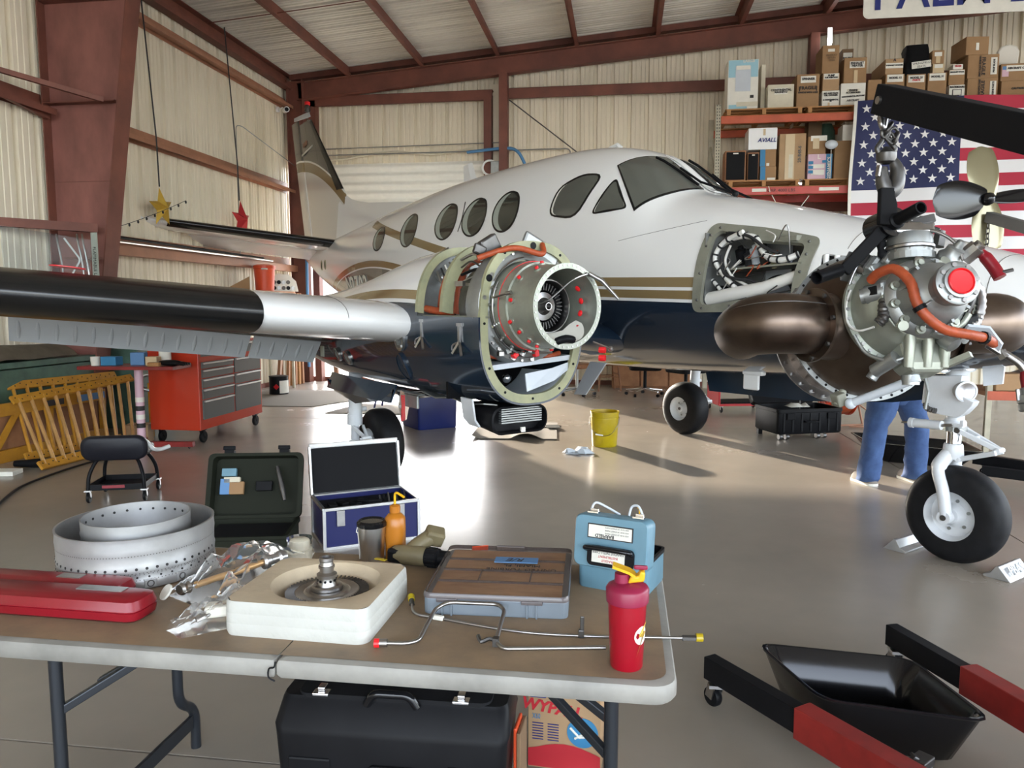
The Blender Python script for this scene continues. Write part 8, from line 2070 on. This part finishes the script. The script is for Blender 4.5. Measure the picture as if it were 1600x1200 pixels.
m = MB(); m.tube([(-6.15, 8.2, 2.32), (-6.15, 12.6, 2.28)], .02, 7); tag(m.build('black_pipe', 'black'), 'long thin black pipe resting on the lowest left wall girt', 'pipe'); m = MB(); m.tube([(-6.12, 8.2, 2.26), (-6.12, 12.9, 2.255)], .016, 7); tag(m.build('steel_pipe', 'aluminium'), 'long thin silver pipe resting on the lowest left wall girt', 'pipe')
# --- red tool chest: drawers face the room
o = F('tool_chest', 'red rolling tool chest with grey drawers under the wing flap', 'tool chest', -4.75, 8.27)
MB().box((0, 0, .62), (.58, 1.42, .94)).build('carcass', 'red_chest', o, bevel=.006)
X0 = .295
def drawer(y0, y1, z0, z1):
    d_ = MB().box((X0, (y0 + y1)/2, (z0 + z1)/2), (.02, y1 - y0, z1 - z0)).build('drawer', 'drawer_grey', o, bevel=.003); MB().box((X0 + .018, (y0 + y1)/2, z1 - .015), (.022, (y1 - y0) * .96, .016)).build('pull', 'aluminium', d_, bevel=.004)
drawer(-.66, .66, .94, 1.06); drawer(-.66, -.0, .81, .88); drawer(-.66, -.0, .71, .80); drawer(-.66, -.0, .60, .70); drawer(-.66, -.0, .48, .59); drawer(-.66, -.0, .26, .47); drawer(.04, .66, .71, .88); drawer(.04, .66, .58, .70); drawer(.04, .66, .26, .57)
for sx in (-1, 1):
    for sy in (-1, 1): simple_caster(o, (sx*.24, sy*.60), .15, .065, rim='black')
# --- rolling shop table in front of the chest with small items
o = F('rolling_table', 'small dark red shop table on a pillar beside the tool chest', 'table', -4.95, 7.22, R(6))
MB().box((0, 0, .86), (.98, .42, .035)).build('top', 'hoist_red', o, bevel=.004); MB().cyl((0, .05, .05), (0, .05, .85), .042, n=16).build('pillar', 'pink_print', o, smooth=40)
for i in range(4): MB().cyl((0, .05, .22 + .09*i), (0, .05, .27 + .09*i), .0435, n=16).build('band', ['ink', 'paper'][i % 2], o)
MB().box((.2, .05, .05), (.7, .06, .05)).build('foot', 'hoist_red', o); MB().box((-.1, .05, .05), (.06, .5, .05)).build('foot', 'hoist_red', o)
simple_caster(o, (.5, .05), .04, .02); simple_caster(o, (-.1, -.18), .04, .02)
def on_tbl(name, label, cat, x, y, size, mt, rz=0.0): 
    q = MB().box((0, 0, size[2]/2), size).build(name, mt, bevel=.006, loc=(-4.95 + x, 7.22 + y, .8775), rot=(0, 0, rz)); return tag(q, label, cat)
on_tbl('blue_box', 'blue cardboard box with white print on the shop table', 'box', -.22, -.06, (.17, .12, .09), 'ink_cyan'); on_tbl('blue_box', 'second blue box further right on the shop table', 'box', .03, .02, (.14, .1, .13), 'masking_blue', .2); on_tbl('parts_box', 'tan parts box on the shop table', 'box', .2, .0, (.12, .1, .09), 'tape', .1); on_tbl('wood_block', 'short wooden block at the right end of the shop table', 'block', .3, -.14, (.12, .05, .04), 'pallet', .1)
o2 = thing('paint_cup', 'small white plastic cup at the left end of the shop table', 'cup', (-5.31, 7.1, .8775)); MB().lathe([(0, 0), (.04, 0), (.046, .09), (.042, .09), (.036, .01), (0, .01)], n=18).build('cup', 'paper', o2, smooth=40)
o2 = thing('work_glove', 'black glove lying on the right end of the shop table', 'glove', (-4.55, 7.2, .8775)); MB().sphere((0, 0, .03), .1, sx=1.3, sy=.7, sz=.3).build('palm', 'black', o2, smooth=50); 
for i in range(4): MB().tube([(.08, -.05 + .03*i, .03), (.18, -.06 + .04*i, .015)], .014, 7).build('finger', 'black', o2, smooth=60)
o2 = thing('grey_can', 'white roll standing on the shop table behind the boxes', 'roll', (-4.72, 7.38, .8775)); MB().lathe([(.02, 0), (.06, 0), (.06, .16), (.02, .16)], n=20).build('roll', 'paper', o2, smooth=40)
# --- yellow ladders stacked on edge
def ladder(label, a0, b0, a1, b1, n, mt_r):
    o = thing('ladder', label, 'ladder', a0, 0, 'yellow ladders along the left wall'); a0, b0, a1, b1 = [Vector(p) - Vector(a0) for p in (a0, b0, a1, b1)]
    up = (a1 - a0).normalized()
    for p, q in ((a0, b0), (a1, b1)):
        r_ = MB().bar(p, q, .03, .085, up).build('rail', 'yellow_paint', o, bevel=.003)
        d_ = (q - p); nn = d_.normalized().cross(up); nn = nn if nn.x > 0 else -nn
        for i in range(22): c = p + d_ * ((i + .5) / 22) + nn * .0155 + up * (.012 * (-1)**i); MB().cyl(c, c + nn * .002, .007, n=8).build('hole', 'ink', r_)
    for i in range(n): t = (i + .5) / n; MB().tube([a0.lerp(b0, t), a1.lerp(b1, t)], .017, 9).build('rung', mt_r, o, smooth=60)
ladder('yellow steel ladder leaning on its side in front of the stack', at_z(62, 728, .05), at_z(215, 690, .05), at_y(18, 626, 6.35), at_y(206, 590, 7.75), 11, 'copper_tube')
ladder('second yellow ladder behind the front ladder', at_z(40, 715, .05), at_z(190, 684, .05), at_y(8, 604, 6.65), at_y(180, 586, 7.95), 9, 'yellow_paint')
o = F('scaffold_frame', 'yellow steel scaffold frame behind the ladders', 'scaffold frame', -5.80, 6.6, R(87))
for z in (.06, .50): MB().bar((-.35, 0, z), (1.15, 0, z), .05, .12).build('rail', 'yellow_paint', o, bevel=.004)
for x in (-.35, .4, 1.15): MB().bar((x, 0, .0), (x, 0, .56), .06, .05).build('post', 'yellow_paint', o, bevel=.004)
MB().bar((-.3, 0, .08), (.0, 0, .46), .03, .05).build('brace', 'yellow_paint', o); MB().box((.4, .05, .28), (1.45, .015, .4)).build('back_board', 'plank', o); MB().box((.95, -.035, .50), (.40, .006, .07)).build('sticker', 'masking_blue', o); MB().box((.45, -.035, .50), (.22, .006, .06)).build('sticker', 'ink', o)
# --- green crates with a tarp
o = F('green_bin', 'long green metal bin with lid against the left wall', 'bin', -6.12, 6.55, R(90))
MB().frust((.3, 0, .0), (2.0, .34), (2.1, .40), .86).build('body', 'green_paint', o, bevel=.01); MB().box((.3, 0, .90), (2.14, .44, .06)).build('lid', 'green_paint', o, bevel=.008); MB().box((1.39, .0, .82), (.02, .1, .12)).build('hasp', 'steel_dark', o)
m = MB(); m.sheet([[(x, y, .935 + .16 * max(0, 1 - ((y - .0) / .21)**2) * (1 - .25*abs(x - .3)) + .02*noise.noise(Vector((x*4, y*6, 3)))) for x in [-.7 + .1*i for i in range(19)]] for y in [-.2 + .05*j for j in range(9)]], .006); q = m.build('tarp', 'tarp', smooth=50, loc=(-6.12, 6.55, 0), rot=(0, 0, R(90))); tag(q, 'brown dusty tarp draped over the green bin', 'tarp')
tag(MB().box((-5.98, 8.75, .55), (.5, .7, 1.1)).build('green_cabinet', 'green_paint', bevel=.01), 'dark green metal cabinet behind the shop table', 'cabinet')
o = F('wire_drum', 'grey wheeled rim hanging at the end of the ladders', 'wheel', -5.3, 7.95); MB().torus((0, 0, .62), (.4, -1, 0), .09, .02, 20, 8).build('rim', 'alu_grey', o, smooth=60); MB().box((0, .02, .30), (.04, .03, .62)).build('stand', 'yellow_paint', o)
tag(MB().box((-5.22, 7.62, .10), (.24, .2, .20), rz=.3).build('cardboard_box', 'cardboard_b', bevel=.004), 'small open cardboard box on the floor beside the tool chest', 'box')
q = MB().sheet([[(-.25 + .1*i, -.15 + .08*j, .30 + .03*noise.noise(Vector((i*.8, j*.9, 2)))) for i in range(6)] for j in range(5)], .01).build('rubbish_bag', 'drawer_grey', smooth=40, loc=(-5.25, 7.05, -.27)); tag(q, 'flat grey plastic heap on the floor at the ladder ends', 'plastic sheet')
m = MB(); m.tube(smooth_path([at_z(-10, 795, .012), at_z(30, 762, .012), at_z(90, 738, .012), at_z(142, 722, .012), at_z(175, 716, .012)], 8), .010, 7); tag(m.build('floor_cable', 'rubber', smooth=60), 'black cable snaking across the floor at the left edge', 'cable')
o = F('air_tool', 'black air tool lying on the floor below the ladders', 'air tool', *at_z(42, 731, 0)[:2]); MB().tube([(-.12, 0, .035), (.12, .04, .04)], [.03, .045], 10).build('barrel', 'black', o, smooth=60); MB().tube([(.08, .03, .05), (.12, .10, .03)], .025, 8).build('grip', 'black_matt', o, smooth=60)
tag(MB().box((*at_z(8, 738, .02)[:2], .02), (.22, .16, .04), rz=.2).build('white_tile', 'paper', bevel=.004), 'flat white piece on the floor at the left edge', 'tile')
# --- by the open door
o = F('paint_drum', 'black steel pail with white label and red diamond near the door', 'pail', -5.68, 12.05); MB().lathe([(0, 0), (.15, 0), (.155, .01), (.152, .10), (.156, .105), (.152, .11), (.152, .29), (.157, .295), (.157, .31), (.14, .315), (0, .31)], n=32).build('pail', 'black', o, smooth=35)
MB().lathe([(.1575, .03), (.1575, .24)], n=24, a0=R(-150), a1=R(-50)).build('label', 'paper', o); MB().box((.03, -.158, .14), (.07, .006, .07), rot=(0, PI/4, 0)).build('hazard_diamond', 'red', o)
o = F('sawhorse', 'brown wooden sawhorse standing near the open roll-up door', 'sawhorse', -5.45, 12.75, .3)
for sx in (-.45, .45):
    for sy in (-.2, .2): MB().bar((sx, sy*.2, .68), (sx*1.1, sy, 0), .05, .08).build('leg', 'wood', o)
MB().box((0, 0, .70), (1.2, .09, .09)).build('beam', 'wood', o)
o = F('wood_shelf', 'brown wooden shelf with boards by the left wall near the door', 'shelf', -6.0, 10.95)
for x in (-.2, .2):
    for y in (-.45, .45): MB().box((x, y, .45), (.05, .05, .9)).build('post', 'wood', o)
for z in (.1, .45, .88): MB().box((0, 0, z), (.5, 1.0, .03)).build('board', 'plank', o)
for i in range(5): tag(MB().box((-6.05 + .02*i, 13.3 + .09*i, .85), (.05, .06, 1.7), rot=(.03*i, .04, 0)).build('lumber', ['plank', 'pallet'][i % 2]), ['leftmost', 'second', 'middle', 'fourth', 'rightmost'][i] + ' of five boards leaning in the corner by the door', 'board', 'boards leaning in the corner')
# --- items on the shelf behind the wing: orange drink cooler, white panel
o = F('storage_shelf', 'tan steel storage shelf against the left wall behind the wing', 'shelf', -6.08, 12.35)
MB().box((0, 0, 1.70), (.55, 1.5, .04)).build('board', 'plank', o)
for x in (-.22, .22):
    for y in (-.7, .7): MB().box((x, y, .85), (.04, .04, 1.7)).build('post', 'rack_post', o)
p = at_x(414, 452, -6.0); o = thing('drink_cooler', 'orange-red round drink cooler with white handle on the wall shelf', 'cooler', (-6.0, p.y, 1.72)); MB().lathe([(0, 0), (.15, 0), (.17, .36), (.18, .37), (.18, .42), (.12, .44), (0, .44)], n=28).build('body', 'orange_bucket', o, smooth=40); MB().tube(bend_path([(.05, -.175, .36), (.05, -.21, .36), (.12, -.2, .36), (.13, -.16, .36)], .02), .012, 7).build('handle', 'paper', o)
p = at_x(445, 455, -5.9); o = thing('dial_board', 'rounded white panel with dark dials on the wall shelf', 'dial board', (-5.95, p.y + .05, 1.72)); MB().prism([(-.26, 0), (.26, 0), (.22, .18), (.10, .29), (-.10, .31), (-.24, .20)], .03, frame((0, 0, 0), (.8, .6, 0), (0, 0, 1))).build('board', 'paper', o, bevel=.006)
for i in range(9): a = frame((0, 0, 0), (.8, .6, 0), (0, 0, 1)) @ Vector((-.16 + .08*(i % 5), .06 + .1*(i // 5), .03)); MB().cyl(a, a + Vector((.006, -.008, 0)), .035, n=12).build('dial', ['black', 'steel', 'ink_soft'][i % 3], o)
p = at_x(385, 450, -6.05); o = thing('cardboard_flap', 'brown triangular cardboard piece beside the orange cooler', 'cardboard', (-6.0, p.y - .1, 1.72)); MB().prism([(-.35, 0), (.05, 0), (.05, .22)], .02, frame((0, 0, 0), (.75, .65, 0), (0, 0, 1))).build('flap', 'cardboard', o)
